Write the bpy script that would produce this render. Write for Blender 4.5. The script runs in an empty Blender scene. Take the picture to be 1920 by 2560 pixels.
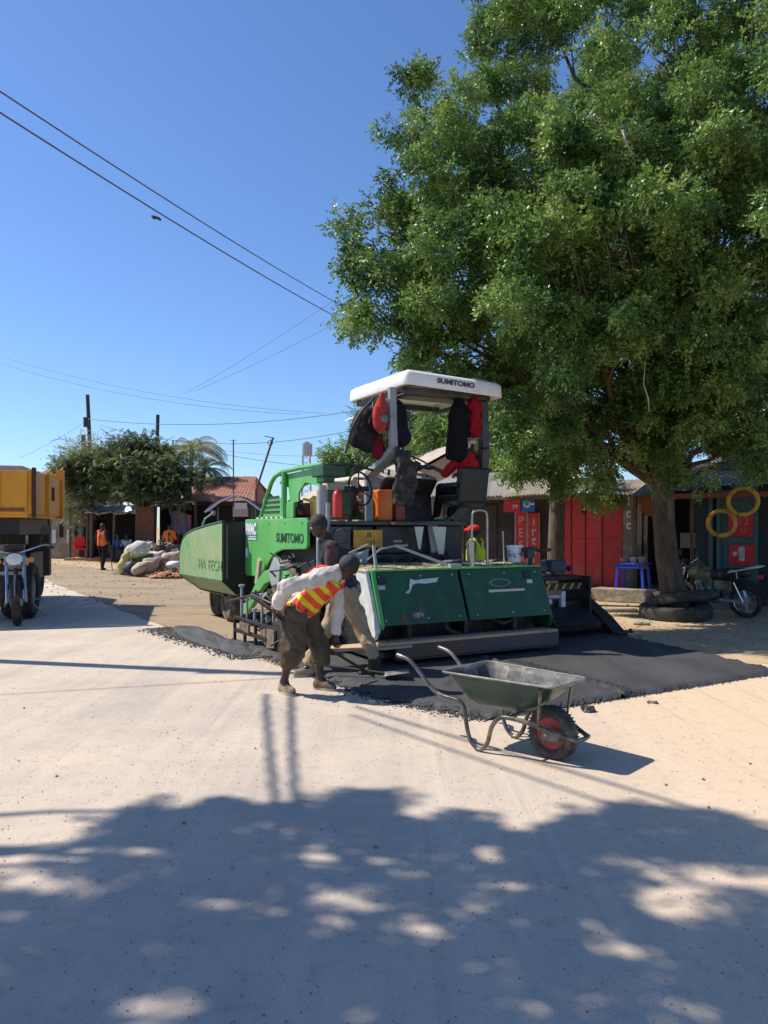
import bpy, math, random
import numpy as np
from mathutils import Vector, Matrix
rad = math.radians
scene = bpy.context.scene
C = scene.collection
random.seed(7)
RNG = np.random.default_rng(11)

# ------------------------------------------------------------ camera, sky, sun, exposure
CAM_Z = 1.64
cam_data = bpy.data.cameras.new('camera')
cam = bpy.data.objects.new('camera', cam_data); C.objects.link(cam)
cam.location = (0, 0, CAM_Z); cam.rotation_euler = (rad(90), 0, 0)
cam_data.sensor_fit = 'VERTICAL'; cam_data.sensor_height = 36; cam_data.lens = 26.016
cam_data.shift_y = 37 / 2560
cam_data.clip_start = 0.05; cam_data.clip_end = 3000
scene.camera = cam
SUN_EL, SUN_AZ = rad(50), (-0.977, 0.215)          # direction towards the sun on the ground plane
world = bpy.data.worlds.new('World'); scene.world = world; world.use_nodes = True
wn = world.node_tree
sky = wn.nodes.new('ShaderNodeTexSky'); sky.sky_type = 'NISHITA'; sky.sun_disc = False
sky.sun_elevation = SUN_EL; sky.sun_rotation = math.atan2(SUN_AZ[0], SUN_AZ[1])
sky.air_density = 1.0; sky.dust_density = 0.3; sky.ozone_density = 2.0; sky.altitude = 0
wn.nodes['Background'].inputs[1].default_value = 0.104
skc = wn.nodes.new('ShaderNodeMix'); skc.data_type = 'RGBA'; skc.blend_type = 'MULTIPLY'; skc.inputs[0].default_value = 1; skc.inputs[7].default_value = (0.79, 1.0, 1.31, 1)
wn.links.new(sky.outputs[0], skc.inputs[6]); wn.links.new(skc.outputs[2], wn.nodes['Background'].inputs[0])
sun_data = bpy.data.lights.new('sun', 'SUN'); sun_data.energy = 5.0; sun_data.angle = rad(0.6); sun_data.color = (1.0, 0.93, 0.82)
sun = bpy.data.objects.new('sun', sun_data); C.objects.link(sun)
tosun = Vector((SUN_AZ[0] * math.cos(SUN_EL), SUN_AZ[1] * math.cos(SUN_EL), math.sin(SUN_EL))).normalized()
sun.rotation_euler = tosun.to_track_quat('Z', 'Y').to_euler()
scene.view_settings.view_transform = 'Standard'; scene.view_settings.look = 'None'
scene.view_settings.exposure = 0.3; scene.view_settings.gamma = 1
scene.cycles.max_bounces = 6

# ------------------------------------------------------------ pixel helpers (V = photograph scaled to 1659 wide)
K = 1920 / 1659; F = 1850
def WX(vx, D): return (vx * K - 960) / F * D
def WZ(vy, D): return CAM_Z - (vy * K - 1317) / F * D
def W(vx, vy, D): return (WX(vx, D), D, WZ(vy, D))
def G(vx, vy, z=0.0):
    D = (CAM_Z - z) * F / (vy * K - 1317)
    return (WX(vx, D), D, z)

# ------------------------------------------------------------ object helpers
def tag(o, label=None, cat=None, group=None, kind=None):
    if label: o['label'] = label
    if cat: o['category'] = cat
    if group: o['group'] = group
    if kind: o['kind'] = kind
    return o
def empty(name, loc=(0, 0, 0), rz=0.0, label=None, cat=None, group=None, kind=None):
    o = bpy.data.objects.new(name, None); C.objects.link(o)
    o.location = loc; o.rotation_euler = (0, 0, rz); o.empty_display_size = 0.2
    return tag(o, label, cat, group, kind)
def children(o): return list(o.children)
def explode(o):
    """give every loose piece of a small mesh an object of its own"""
    me = o.data; n = len(me.vertices); par = list(range(n))
    def find(i):
        while par[i] != i: par[i] = par[par[i]]; i = par[i]
        return i
    for p in me.polygons:
        a = find(p.vertices[0])
        for v in p.vertices[1:]: par[find(v)] = a
    groups = {}
    for p in me.polygons: groups.setdefault(find(p.vertices[0]), []).append(p)
    if len(groups) < 2: return
    for ps in groups.values():
        idx = {}; V = []; F_ = []; sm = []
        for p in ps:
            f = []
            for v in p.vertices:
                if v not in idx: idx[v] = len(V); V.append(tuple(me.vertices[v].co))
                f.append(idx[v])
            F_.append(f); sm.append(p.use_smooth)
        m2 = bpy.data.meshes.new(me.name.split('.')[0]); m2.from_pydata(V, [], F_)
        for q in me.materials: m2.materials.append(q)
        m2.polygons.foreach_set('use_smooth', sm); m2.update()
        c = o.copy(); c.data = m2; C.objects.link(c)
    bpy.data.objects.remove(o)
def copy_tree(o, parent=None):
    c = o.copy(); C.objects.link(c); c.parent = parent
    for ch in children(o): copy_tree(ch, c)
    return c

class MB:
    def __init__(s): s.v = []; s.f = []; s.m = []; s.mi = 0
    def add(s, vs, fs):
        n = len(s.v); s.v += [tuple(p) for p in vs]; s.f += [tuple(i + n for i in f) for f in fs]; s.m += [s.mi] * len(fs); return s
    def mat(s, i): s.mi = i; return s
    def box(s, c, d, rot=None, taper=1.0):
        x, y, z = d[0] / 2, d[1] / 2, d[2] / 2; t = taper
        vs = [Vector(p) for p in ((-x, -y, -z), (x, -y, -z), (x, y, -z), (-x, y, -z), (-x * t, -y * t, z), (x * t, -y * t, z), (x * t, y * t, z), (-x * t, y * t, z))]
        if rot is not None:
            R = rot if isinstance(rot, Matrix) else (Matrix.Rotation(rot[2], 3, 'Z') @ Matrix.Rotation(rot[1], 3, 'Y') @ Matrix.Rotation(rot[0], 3, 'X'))
            vs = [R @ p for p in vs]
        c = Vector(c)
        return s.add([p + c for p in vs], [(3, 2, 1, 0), (4, 5, 6, 7), (0, 1, 5, 4), (1, 2, 6, 5), (2, 3, 7, 6), (3, 0, 4, 7)])
    def b2(s, lo, hi): return s.box([(a + b) / 2 for a, b in zip(lo, hi)], [abs(b - a) for a, b in zip(lo, hi)])
    def bar(s, a, b, w, h=None, up=(0, 0, 1)):
        a, b = Vector(a), Vector(b); d = b - a; L = d.length
        if L < 1e-6: return s
        z = d.normalized(); u = Vector(up)
        if abs(z.dot(u)) > 0.97: u = Vector((0, 1, 0))
        x = u.cross(z).normalized(); y = z.cross(x)
        R = Matrix((x, y, z)).transposed()
        return s.box((a + b) / 2, (w, h or w, L), R)
    def tube(s, path, r, n=10, cap=True, closed=False):
        P = [Vector(p) for p in path]; m = len(P)
        rs = r if isinstance(r, (list, tuple)) else [r] * m
        tang = []
        for i in range(m):
            if closed: t = P[(i + 1) % m] - P[i - 1]
            else: t = P[min(i + 1, m - 1)] - P[max(i - 1, 0)]
            tang.append(t.normalized() if t.length > 1e-9 else Vector((0, 0, 1)))
        u = Vector((0, 0, 1)) if abs(tang[0].z) < 0.9 else Vector((1, 0, 0))
        x = u.cross(tang[0]).normalized(); vs = []; fs = []
        for i in range(m):
            x = (x - tang[i] * x.dot(tang[i])).normalized(); y = tang[i].cross(x)
            for k in range(n):
                a = 2 * math.pi * k / n
                vs.append(P[i] + (x * math.cos(a) + y * math.sin(a)) * rs[i])
        seg = m if closed else m - 1
        for i in range(seg):
            j = (i + 1) % m
            for k in range(n):
                k2 = (k + 1) % n; fs.append((i * n + k, i * n + k2, j * n + k2, j * n + k))
        if cap and not closed:
            fs.append(tuple(range(n - 1, -1, -1))); fs.append(tuple((m - 1) * n + k for k in range(n)))
        return s.add(vs, fs)
    def cyl(s, a, b, r, n=16, r2=None): return s.tube([a, b], [r, r2 if r2 is not None else r], n)
    def prism(s, pts, lo, hi, plane='yz', fn=None):
        n = len(pts)
        def q(p, h):
            v = {'yz': (h, p[0], p[1]), 'xz': (p[0], h, p[1]), 'xy': (p[0], p[1], h)}[plane]
            return fn(v) if fn else v
        vs = [q(p, lo) for p in pts] + [q(p, hi) for p in pts]
        fs = [tuple(range(n)), tuple(range(2 * n - 1, n - 1, -1))] + [(i, n + i, n + (i + 1) % n, (i + 1) % n) for i in range(n)]
        return s.add(vs, fs)
    def lathe(s, prof, c=(0, 0, 0), axis='z', n=24, cap=True):
        vs = []; fs = []; m = len(prof)
        for r, h in prof:
            for k in range(n):
                a = 2 * math.pi * k / n; x, y = r * math.cos(a), r * math.sin(a)
                p = {'z': (x, y, h), 'x': (h, x, y), 'y': (x, h, y)}[axis]
                vs.append((p[0] + c[0], p[1] + c[1], p[2] + c[2]))
        for i in range(m - 1):
            for k in range(n):
                k2 = (k + 1) % n; fs.append((i * n + k, i * n + k2, (i + 1) * n + k2, (i + 1) * n + k))
        if cap: fs.append(tuple(range(n))); fs.append(tuple((m - 1) * n + k for k in range(n)))
        return s.add(vs, fs)
    def torus(s, c, R, r, axis='x', n=32, k=12, sx=1.0):
        path = []
        for i in range(n):
            a = 2 * math.pi * i / n; x, y = R * math.cos(a), R * math.sin(a)
            p = {'x': (0, x, y), 'y': (x, 0, y), 'z': (x, y, 0)}[axis]
            path.append((p[0] + c[0], p[1] + c[1], p[2] + c[2]))
        return s.tube(path, r, k, closed=True)
    def sheet(s, o, u, v, nu, nv, fz=None, th=0.0):
        o, u, v = Vector(o), Vector(u), Vector(v); nrm = u.cross(v).normalized(); vs = []; fs = []
        for j in range(nv + 1):
            for i in range(nu + 1):
                p = o + u * (i / nu) + v * (j / nv)
                if fz: p += nrm * fz(i / nu, j / nv)
                vs.append(p)
        w = nu + 1
        for j in range(nv):
            for i in range(nu): fs.append((j * w + i, j * w + i + 1, (j + 1) * w + i + 1, (j + 1) * w + i))
        return s.add(vs, fs)
    def build(s, name, mats, parent=None, smooth=None, bevel=0.0, seg=2, loc=None, rot=None, solid=0.0):
        me = bpy.data.meshes.new(name); me.from_pydata(s.v, [], s.f)
        mats = mats if isinstance(mats, (list, tuple)) else [mats]
        for m in mats: me.materials.append(m)
        if len(mats) > 1: me.polygons.foreach_set('material_index', s.m)
        fix_normals(me)
        if smooth is not None:
            me.polygons.foreach_set('use_smooth', [True] * len(me.polygons))
            if smooth < 180: me.set_sharp_from_angle(angle=rad(smooth))
        me.update()
        o = bpy.data.objects.new(name, me); C.objects.link(o)
        if parent: o.parent = parent
        if loc is not None: o.location = loc
        if rot is not None: o.rotation_euler = rot
        if solid: md = o.modifiers.new('solid', 'SOLIDIFY'); md.thickness = solid; md.offset = 0
        if bevel:
            md = o.modifiers.new('bevel', 'BEVEL'); md.width = bevel; md.segments = seg; md.limit_method = 'ANGLE'; md.angle_limit = rad(35)
        return o
import bmesh
def fix_normals(me):
    bm = bmesh.new(); bm.from_mesh(me); bmesh.ops.recalc_face_normals(bm, faces=bm.faces); bm.to_mesh(me); bm.free()
def npmesh(name, V, Fq, mats, parent=None, smooth=False, mi=None):
    me = bpy.data.meshes.new(name); n = len(V); m = len(Fq); k = Fq.shape[1]
    me.vertices.add(n); me.vertices.foreach_set('co', np.asarray(V, dtype=np.float32).ravel())
    me.loops.add(m * k); me.loops.foreach_set('vertex_index', Fq.astype(np.int32).ravel())
    me.polygons.add(m); me.polygons.foreach_set('loop_start', np.arange(m, dtype=np.int32) * k)
    me.update(calc_edges=True); me.validate()
    mats = mats if isinstance(mats, (list, tuple)) else [mats]
    for q in mats: me.materials.append(q)
    if mi is not None: me.polygons.foreach_set('material_index', np.asarray(mi, dtype=np.int32))
    if smooth: me.polygons.foreach_set('use_smooth', np.ones(len(me.polygons), dtype=bool))
    o = bpy.data.objects.new(name, me); C.objects.link(o)
    if parent: o.parent = parent
    return o
def text(name, body, size, m, parent, loc, rot, ext=0.002, sx=1.0, space=1.0, align='CENTER', offset=0.0):
    cu = bpy.data.curves.new(name, 'FONT'); cu.body = body; cu.size = size; cu.extrude = ext; cu.space_character = space
    cu.align_x = align; cu.align_y = 'CENTER'; cu.offset = offset; cu.materials.append(m)
    tmp = bpy.data.objects.new(name, cu); C.objects.link(tmp); bpy.context.view_layer.update()
    me = bpy.data.meshes.new_from_object(tmp); bpy.data.objects.remove(tmp); me.name = name
    for q in me.vertices: q.co.x *= sx
    o = bpy.data.objects.new(name, me); C.objects.link(o); o.location = loc; o.rotation_euler = rot
    if parent: o.parent = parent
    return o

# ------------------------------------------------------------ materials
MATS = {}
def M(name, col, rough=0.7, metal=0.0, col2=None, scale=4.0, bump=0.0, bscale=40.0, thr=(0.4, 0.62), det=6, spec=0.5, trans=0.0, emit=None, col3=None, scale3=1.0, thr3=(0.5, 0.7), stretch=None, coat=0.0, speck=None, rotz=0.0):
    if name in MATS: return MATS[name]
    m = bpy.data.materials.new(name); m.use_nodes = True; nt = m.node_tree; N = nt.nodes; L = nt.links
    b = N['Principled BSDF']; b.inputs['Roughness'].default_value = rough; b.inputs['Metallic'].default_value = metal
    b.inputs['Specular IOR Level'].default_value = spec; b.inputs['Coat Weight'].default_value = coat
    c4 = lambda c: (c[0], c[1], c[2], 1)
    b.inputs['Base Color'].default_value = c4(col)
    tc = N.new('ShaderNodeTexCoord'); src = tc.outputs['Object']
    if stretch:
        mp = N.new('ShaderNodeMapping'); mp.inputs['Scale'].default_value = stretch; mp.inputs['Rotation'].default_value = (0, 0, rad(rotz)); L.new(src, mp.inputs[0]); src = mp.outputs[0]
    last = None
    def noise(sc, d=det):
        n = N.new('ShaderNodeTexNoise'); n.inputs['Scale'].default_value = sc; n.inputs['Detail'].default_value = d; n.inputs['Roughness'].default_value = 0.62
        L.new(src, n.inputs['Vector']); return n
    def mixin(prev, colb, sc, th):
        n = noise(sc); r = N.new('ShaderNodeMapRange'); r.inputs[1].default_value = th[0]; r.inputs[2].default_value = th[1]; L.new(n.outputs[0], r.inputs[0])
        mx = N.new('ShaderNodeMix'); mx.data_type = 'RGBA'; L.new(r.outputs[0], mx.inputs[0])
        if prev is None: mx.inputs[6].default_value = c4(col)
        else: L.new(prev, mx.inputs[6])
        mx.inputs[7].default_value = c4(colb); return mx.outputs[2]
    if col2: last = mixin(last, col2, scale, thr)
    if col3: last = mixin(last, col3, scale3, thr3)
    if speck: last = mixin(last, speck[0], speck[1], speck[2])
    if last is not None: L.new(last, b.inputs['Base Color'])
    if bump:
        n = noise(bscale, 4); bp = N.new('ShaderNodeBump'); bp.inputs['Strength'].default_value = bump; bp.inputs['Distance'].default_value = 0.02
        L.new(n.outputs[0], bp.inputs['Height']); L.new(bp.outputs[0], b.inputs['Normal'])
    if emit: b.inputs['Emission Color'].default_value = c4(emit[0]); b.inputs['Emission Strength'].default_value = emit[1]
    MATS[name] = m; return m
def leafmat(name, cols, rough=0.4, trans=0.35, scale=1.2):
    m = bpy.data.materials.new(name); m.use_nodes = True; nt = m.node_tree; N = nt.nodes; L = nt.links
    b = N['Principled BSDF']; b.inputs['Roughness'].default_value = rough; b.inputs['Specular IOR Level'].default_value = 0.45
    g = N.new('ShaderNodeNewGeometry'); tc = N.new('ShaderNodeTexCoord')
    n = N.new('ShaderNodeTexNoise'); n.inputs['Scale'].default_value = scale; n.inputs['Detail'].default_value = 3; L.new(tc.outputs['Object'], n.inputs['Vector'])
    at = N.new('ShaderNodeAttribute'); at.attribute_name = 'rnd'
    add = N.new('ShaderNodeMath'); add.operation = 'MULTIPLY_ADD'; L.new(at.outputs['Fac'], add.inputs[0]); add.inputs[1].default_value = 0.45; L.new(n.outputs[0], add.inputs[2])
    r = N.new('ShaderNodeValToRGB'); L.new(add.outputs[0], r.inputs[0])
    e = r.color_ramp.elements; e[0].position = 0.42; e[0].color = (*cols[0], 1); e[1].position = 0.9; e[1].color = (*cols[-1], 1)
    for i, c in enumerate(cols[1:-1]):
        q = e.new(0.42 + 0.48 * (i + 1) / (len(cols) - 1)); q.color = (*c, 1)
    L.new(r.outputs[0], b.inputs['Base Color'])
    t = N.new('ShaderNodeBsdfTranslucent'); hs = N.new('ShaderNodeHueSaturation'); hs.inputs['Value'].default_value = 1.9; hs.inputs['Hue'].default_value = 0.485
    L.new(r.outputs[0], hs.inputs['Color']); L.new(hs.outputs[0], t.inputs[0])
    mx = N.new('ShaderNodeMixShader'); mx.inputs[0].default_value = trans
    L.new(b.outputs[0], mx.inputs[1]); L.new(t.outputs[0], mx.inputs[2]); L.new(mx.outputs[0], N['Material Output'].inputs[0])
    MATS[name] = m; return m

GREEN = M('green_paint', (0.075, 0.37, 0.085), 0.42, col2=(0.12, 0.40, 0.12), scale=2.5, bump=0.04, bscale=12, col3=(0.30, 0.32, 0.16), scale3=4, thr3=(0.52, 0.85), speck=((0.02, 0.05, 0.02), 26, (0.66, 0.72)), stretch=(1, 1, 0.6))
GREEN_PALE = M('faded_green_paint', (0.19, 0.37, 0.17), 0.6, col2=(0.33, 0.38, 0.20), scale=2.2, thr=(0.38, 0.6), speck=((0.10, 0.11, 0.06), 17, (0.62, 0.72)), bump=0.05, bscale=14, col3=(0.16, 0.26, 0.12), scale3=7, thr3=(0.6, 0.75), stretch=(1, 1, 0.6))
GREEN_DARK = M('shaded_dark_green', (0.010, 0.085, 0.026), 0.42, col2=(0.012, 0.06, 0.02), scale=3, bump=0.05, bscale=8, col3=(0.12, 0.14, 0.07), scale3=5, thr3=(0.58, 0.9), stretch=(1, 1, 0.35), speck=((0.004, 0.008, 0.006), 22, (0.6, 0.7)))  # dark green boxes and trim; on the screed rear, shade put into the green
BLACKM = M('black_metal', (0.018, 0.018, 0.02), 0.5, col2=(0.06, 0.055, 0.045), scale=9, thr=(0.5, 0.8), bump=0.1, bscale=30)
DARKG = M('charcoal_metal', (0.035, 0.038, 0.045), 0.5, col2=(0.06, 0.06, 0.06), scale=5, bump=0.05)
TARRY = M('tarred_steel', (0.014, 0.013, 0.014), 0.6, col2=(0.07, 0.055, 0.04), scale=14, thr=(0.52, 0.75), bump=0.5, bscale=35)
STEEL = M('worn_steel', (0.42, 0.40, 0.37), 0.38, 0.7, col2=(0.22, 0.18, 0.14), scale=12, thr=(0.5, 0.75), bump=0.08)
GALV = M('pale_steel', (0.60, 0.63, 0.63), 0.5, 0.0, col2=(0.42, 0.44, 0.40), scale=7, thr=(0.45, 0.7), bump=0.08, col3=(0.12, 0.11, 0.09), scale3=13, thr3=(0.66, 0.78))
GREYP = M('grey_paint', (0.30, 0.32, 0.33), 0.5, col2=(0.2, 0.19, 0.17), scale=9, thr=(0.55, 0.8), bump=0.03)
WHITE = M('cream_canopy_paint', (0.80, 0.79, 0.74), 0.45, col2=(0.66, 0.63, 0.56), scale=3, thr=(0.5, 0.8))
RUBBER = M('rubber', (0.022, 0.021, 0.02), 0.8, col2=(0.11, 0.095, 0.075), scale=7, thr=(0.5, 0.8), bump=0.2, bscale=60)
DUSTY_RUBBER = M('dusty_rubber', (0.07, 0.06, 0.05), 0.9, col2=(0.22, 0.18, 0.13), scale=6, thr=(0.4, 0.7), bump=0.3, bscale=50)
REDP = M('red_paint', (0.55, 0.03, 0.02), 0.4)
ORANGE = M('orange_plastic', (0.85, 0.20, 0.01), 0.4, col2=(0.6, 0.11, 0.01), scale=3)
YELLOWP = M('yellow_paint', (0.75, 0.42, 0.02), 0.5)
PLASTICW = M('white_plastic', (0.78, 0.78, 0.8), 0.4)
WOODT = M('planks', (0.36, 0.25, 0.15), 0.8, col2=(0.2, 0.13, 0.08), scale=6, bump=0.3, bscale=30, stretch=(0.4, 3, 3))
SKIN = M('dark_skin', (0.055, 0.028, 0.018), 0.42, col2=(0.04, 0.02, 0.014), scale=9)
SKIN2 = M('brown_skin', (0.10, 0.048, 0.03), 0.45)
HAIR = M('black_hair', (0.020, 0.017, 0.016), 0.6, bump=0.5, bscale=160)
EYEW = M('eye_white', (0.7, 0.66, 0.6), 0.3)
# ------------------------------------------------------------ surface nets
def _sdf(P, prims, k):
    d = None
    for q in prims:
        if q[0] == 'c':
            a = np.array(q[1], float); b = np.array(q[2], float); ab = b - a; L2 = max(ab @ ab, 1e-9)
            t = np.clip(((P - a) @ ab) / L2, 0, 1)
            e = np.linalg.norm(P - a - t[..., None] * ab, axis=-1) - (q[3] + t * (q[4] - q[3]))
        elif q[0] == 'e':
            c = np.array(q[1], float); r = np.array(q[2], float); X = P - c
            if len(q) > 3: X = X @ np.array(q[3], float)
            n = np.linalg.norm(X / r, axis=-1); n2 = np.linalg.norm(X / (r * r), axis=-1) + 1e-9
            e = n * (n - 1) / n2
        elif q[0] == 'k': k = q[1]; continue
        elif q[0] == 'cut':
            c = np.array(q[1], float); n_ = np.array(q[2], float); n_ = n_ / np.linalg.norm(n_); e = (P - c) @ n_
            d = np.maximum(d, e); continue
        if d is None: d = e
        else:
            h = np.clip(0.5 + 0.5 * (e - d) / k, 0, 1); d = e * (1 - h) + d * h - k * h * (1 - h)
    return d
def nets(prims, h=0.014, k=0.04, wr=0.0, wf=22.0, seed=0, pad=None, dirw=(1, 1, 1)):
    pts = []
    for q in prims:
        if q[0] == 'c': pts += [np.array(q[1]) - q[3], np.array(q[1]) + q[3], np.array(q[2]) - q[4], np.array(q[2]) + q[4]]
        elif q[0] == 'e': pts += [np.array(q[1]) - max(q[2]), np.array(q[1]) + max(q[2])]
    pts = np.array(pts, float); lo = pts.min(0) - 3 * h - wr; hi = pts.max(0) + 3 * h + wr
    n = np.ceil((hi - lo) / h).astype(int) + 1
    ax = [lo[i] + h * np.arange(n[i]) for i in range(3)]
    P = np.stack(np.meshgrid(*ax, indexing='ij'), -1)
    d = _sdf(P, prims, k)
    if wr:
        r = np.random.default_rng(seed); w = 0
        for i in range(7):
            kv = r.normal(size=3) * np.array(dirw); kv *= wf * (0.5 + 0.35 * i) / np.linalg.norm(kv)
            w = w + np.sin(P @ kv + r.uniform(0, 6.28) + 1.3 * np.sin(P @ (kv[[1, 2, 0]] * 0.6))) / (1 + 0.5 * i)
        d = d + wr * w * 0.45
    s = d < 0; cs = tuple(np.array(d.shape) - 1)
    acc = np.zeros(cs + (3,)); cnt = np.zeros(cs); quads = []
    idx = np.arange(np.prod(cs)).reshape(cs)
    for a in range(3):
        sl0 = [slice(None)] * 3; sl1 = [slice(None)] * 3; sl0[a] = slice(0, -1); sl1[a] = slice(1, None)
        d0 = d[tuple(sl0)]; d1 = d[tuple(sl1)]; cr = (d0 < 0) != (d1 < 0)
        ii = np.argwhere(cr); t = (d0[cr] / (d0[cr] - d1[cr]))
        pos = lo + h * ii.astype(float); pos[:, a] += h * t
        b, c = (a + 1) % 3, (a + 2) % 3
        ok = np.ones(len(ii), bool); cells = []
        for (ob, oc) in ((0, 0), (-1, 0), (-1, -1), (0, -1)):
            j = ii.copy(); j[:, b] += ob; j[:, c] += oc
            good = (j[:, b] >= 0) & (j[:, c] >= 0) & (j[:, b] < cs[b]) & (j[:, c] < cs[c])
            ok &= good; jj = j[good]
            np.add.at(acc, tuple(jj.T), pos[good]); np.add.at(cnt, tuple(jj.T), 1); cells.append(j)
        fl = (d0[cr] < 0)
        q = np.stack([idx[tuple(np.clip(j, 0, np.array(cs) - 1).T)] for j in cells], 1)[ok]; fl = fl[ok]
        q[~fl] = q[~fl][:, ::-1]; quads.append(q)
    Q = np.concatenate(quads); m = cnt.ravel() > 0
    mp = -np.ones(m.size, int); mp[m] = np.arange(m.sum())
    V = (acc.reshape(-1, 3)[m] / cnt.ravel()[m][:, None])
    return V, mp[Q]
def blob(name, prims, m, parent=None, h=0.014, k=0.04, wr=0.0, wf=22.0, seed=0, mi=None, dirw=(1, 1, 1)):
    V, Q = nets(prims, h, k, wr, wf, seed, dirw=dirw)
    idx = mi(V[Q].mean(1)) if mi else None
    return npmesh(name, V, Q, m, parent, True, idx)
# ============================================================ GROUND
SAND = M('sand', (0.50, 0.36, 0.21), 0.95, col2=(0.36, 0.25, 0.14), scale=0.9, thr=(0.4, 0.7), bump=0.5, bscale=14, col3=(0.26, 0.19, 0.12), scale3=5, thr3=(0.6, 0.8))
MILLED = M('milled_roadbed', (0.34, 0.25, 0.155), 0.95, col2=(0.22, 0.165, 0.11), scale=0.55, thr=(0.38, 0.66), bump=0.35, bscale=25, col3=(0.42, 0.31, 0.19), scale3=2.2, thr3=(0.5, 0.72), stretch=(0.5, 1.6, 1))
ASPH = M('fresh_asphalt', (0.050, 0.050, 0.054), 0.6, col2=(0.078, 0.078, 0.080), scale=1.2, thr=(0.4, 0.62), bump=1.0, bscale=60, spec=0.45, col3=(0.09, 0.089, 0.087), scale3=1.6, thr3=(0.45, 0.8), stretch=(1.6, 0.7, 1), rotz=-28, speck=((0.02, 0.02, 0.022), 30, (0.6, 0.72)))
GRANULE = M('asphalt_granules', (0.04, 0.04, 0.043), 0.5, col2=(0.06, 0.06, 0.065), scale=20)
def road_material():
    m = bpy.data.materials.new('dusty_road'); m.use_nodes = True; nt = m.node_tree; N = nt.nodes; L = nt.links
    b = N['Principled BSDF']; b.inputs['Roughness'].default_value = 0.85; b.inputs['Specular IOR Level'].default_value = 0.25
    tc = N.new('ShaderNodeTexCoord'); sep = N.new('ShaderNodeSeparateXYZ'); L.new(tc.outputs['Object'], sep.inputs[0])
    def nz(sc, det, vec=None, rough=0.6):
        n = N.new('ShaderNodeTexNoise'); n.inputs['Scale'].default_value = sc; n.inputs['Detail'].default_value = det; n.inputs['Roughness'].default_value = rough
        L.new(vec or tc.outputs['Object'], n.inputs['Vector']); return n.outputs[0]
    def mr(v, a, c, lo=0.0, hi=1.0):
        r = N.new('ShaderNodeMapRange'); r.inputs[1].default_value = a; r.inputs[2].default_value = c; r.inputs[3].default_value = lo; r.inputs[4].default_value = hi; L.new(v, r.inputs[0]); return r.outputs[0]
    def mix(f, a, c, mode='MIX'):
        x = N.new('ShaderNodeMix'); x.data_type = 'RGBA'; x.blend_type = mode; L.new(f, x.inputs[0])
        if isinstance(a, tuple): x.inputs[6].default_value = (*a, 1)
        else: L.new(a, x.inputs[6])
        if isinstance(c, tuple): x.inputs[7].default_value = (*c, 1)
        else: L.new(c, x.inputs[7])
        return x.outputs[2]
    def math2(op, a, c):
        x = N.new('ShaderNodeMath'); x.operation = op
        for i, q in enumerate((a, c)):
            if isinstance(q, (int, float)): x.inputs[i].default_value = q
            else: L.new(q, x.inputs[i])
        return x.outputs[0]
    # streaks along the driving direction
    mp = N.new('ShaderNodeMapping'); mp.inputs['Rotation'].default_value = (0, 0, rad(-38)); mp.inputs['Scale'].default_value = (3.4, 0.10, 1); L.new(tc.outputs['Object'], mp.inputs[0])
    st = nz(1.0, 6, mp.outputs[0])
    side = math2('ADD', sep.outputs[0], math2('MULTIPLY', nz(0.5, 5), 3.0))
    sand = mr(side, 1.8, 4.6)
    c0 = mix(mr(st, 0.38, 0.66), (0.46, 0.395, 0.335), (0.60, 0.505, 0.41))
    c1 = mix(mr(nz(0.7, 6), 0.4, 0.7), c0, (0.67, 0.545, 0.42))
    c2 = mix(sand, c1, (0.71, 0.53, 0.35))
    c3 = mix(mr(nz(9.0, 6, None, 0.7), 0.52, 0.78, 0, 0.45), c2, (0.28, 0.235, 0.20))
    v = N.new('ShaderNodeTexVoronoi'); v.inputs['Scale'].default_value = 1.9; v.inputs['Randomness'].default_value = 1
    L.new(tc.outputs['Object'], v.inputs['Vector'])
    spot = mr(v.outputs['Distance'], 0.015, 0.05, 1, 0)
    c4 = mix(math2('MULTIPLY', spot, mr(nz(1.1, 2), 0.5, 0.6)), c3, (0.12, 0.10, 0.09))
    fine = nz(140, 3)
    mp2 = N.new('ShaderNodeMapping'); mp2.inputs['Rotation'].default_value = (0, 0, rad(-36)); mp2.inputs['Scale'].default_value = (6.5, 0.22, 1); L.new(tc.outputs['Object'], mp2.inputs[0])
    c4 = mix(mr(nz(1.0, 4, mp2.outputs[0]), 0.56, 0.68, 0, 0.30), c4, (0.33, 0.29, 0.255))
    c5 = mix(mr(fine, 0.35, 0.65, 0, 0.30), c4, (0.2, 0.17, 0.15))
    L.new(c5, b.inputs['Base Color'])
    bp = N.new('ShaderNodeBump'); bp.inputs['Strength'].default_value = 0.25; bp.inputs['Distance'].default_value = 0.01
    L.new(math2('ADD', math2('MULTIPLY', fine, 0.6), math2('MULTIPLY', nz(18, 5), 0.8)), bp.inputs['Height']); L.new(bp.outputs[0], b.inputs['Normal'])
    return m
ROAD = road_material()
def wavy(pts, amp, step=0.25, seed=0, closed=True):
    r = random.Random(seed); out = []
    n = len(pts)
    for i in range(n if closed else n - 1):
        a, b = Vector(pts[i]), Vector(pts[(i + 1) % n]); L = (b - a).length; k = max(1, min(60, int(L / step)))
        nn = Vector((-(b - a).y, (b - a).x)).normalized() if L > 0 else Vector((0, 0))
        for j in range(k):
            out.append(a.lerp(b, j / k) + nn * r.uniform(-amp, amp))
    return out
def flat(name, pts, z, m, kind='structure', th=0.0):
    b = MB(); n = len(pts)
    if th: b.prism([(p[0], p[1]) for p in pts], z, z + th, 'xy')
    else: b.add([(p[0], p[1], z) for p in pts], [tuple(range(n))])
    o = b.build(name, m); o['kind'] = kind; return o
g = MB(); g.add([(-400, -60, 0), (400, -60, 0), (400, 900, 0), (-400, 900, 0)], [(0, 1, 2, 3)])
tag(g.build('ground', SAND), kind='structure')
RZ = 28.0
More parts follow.
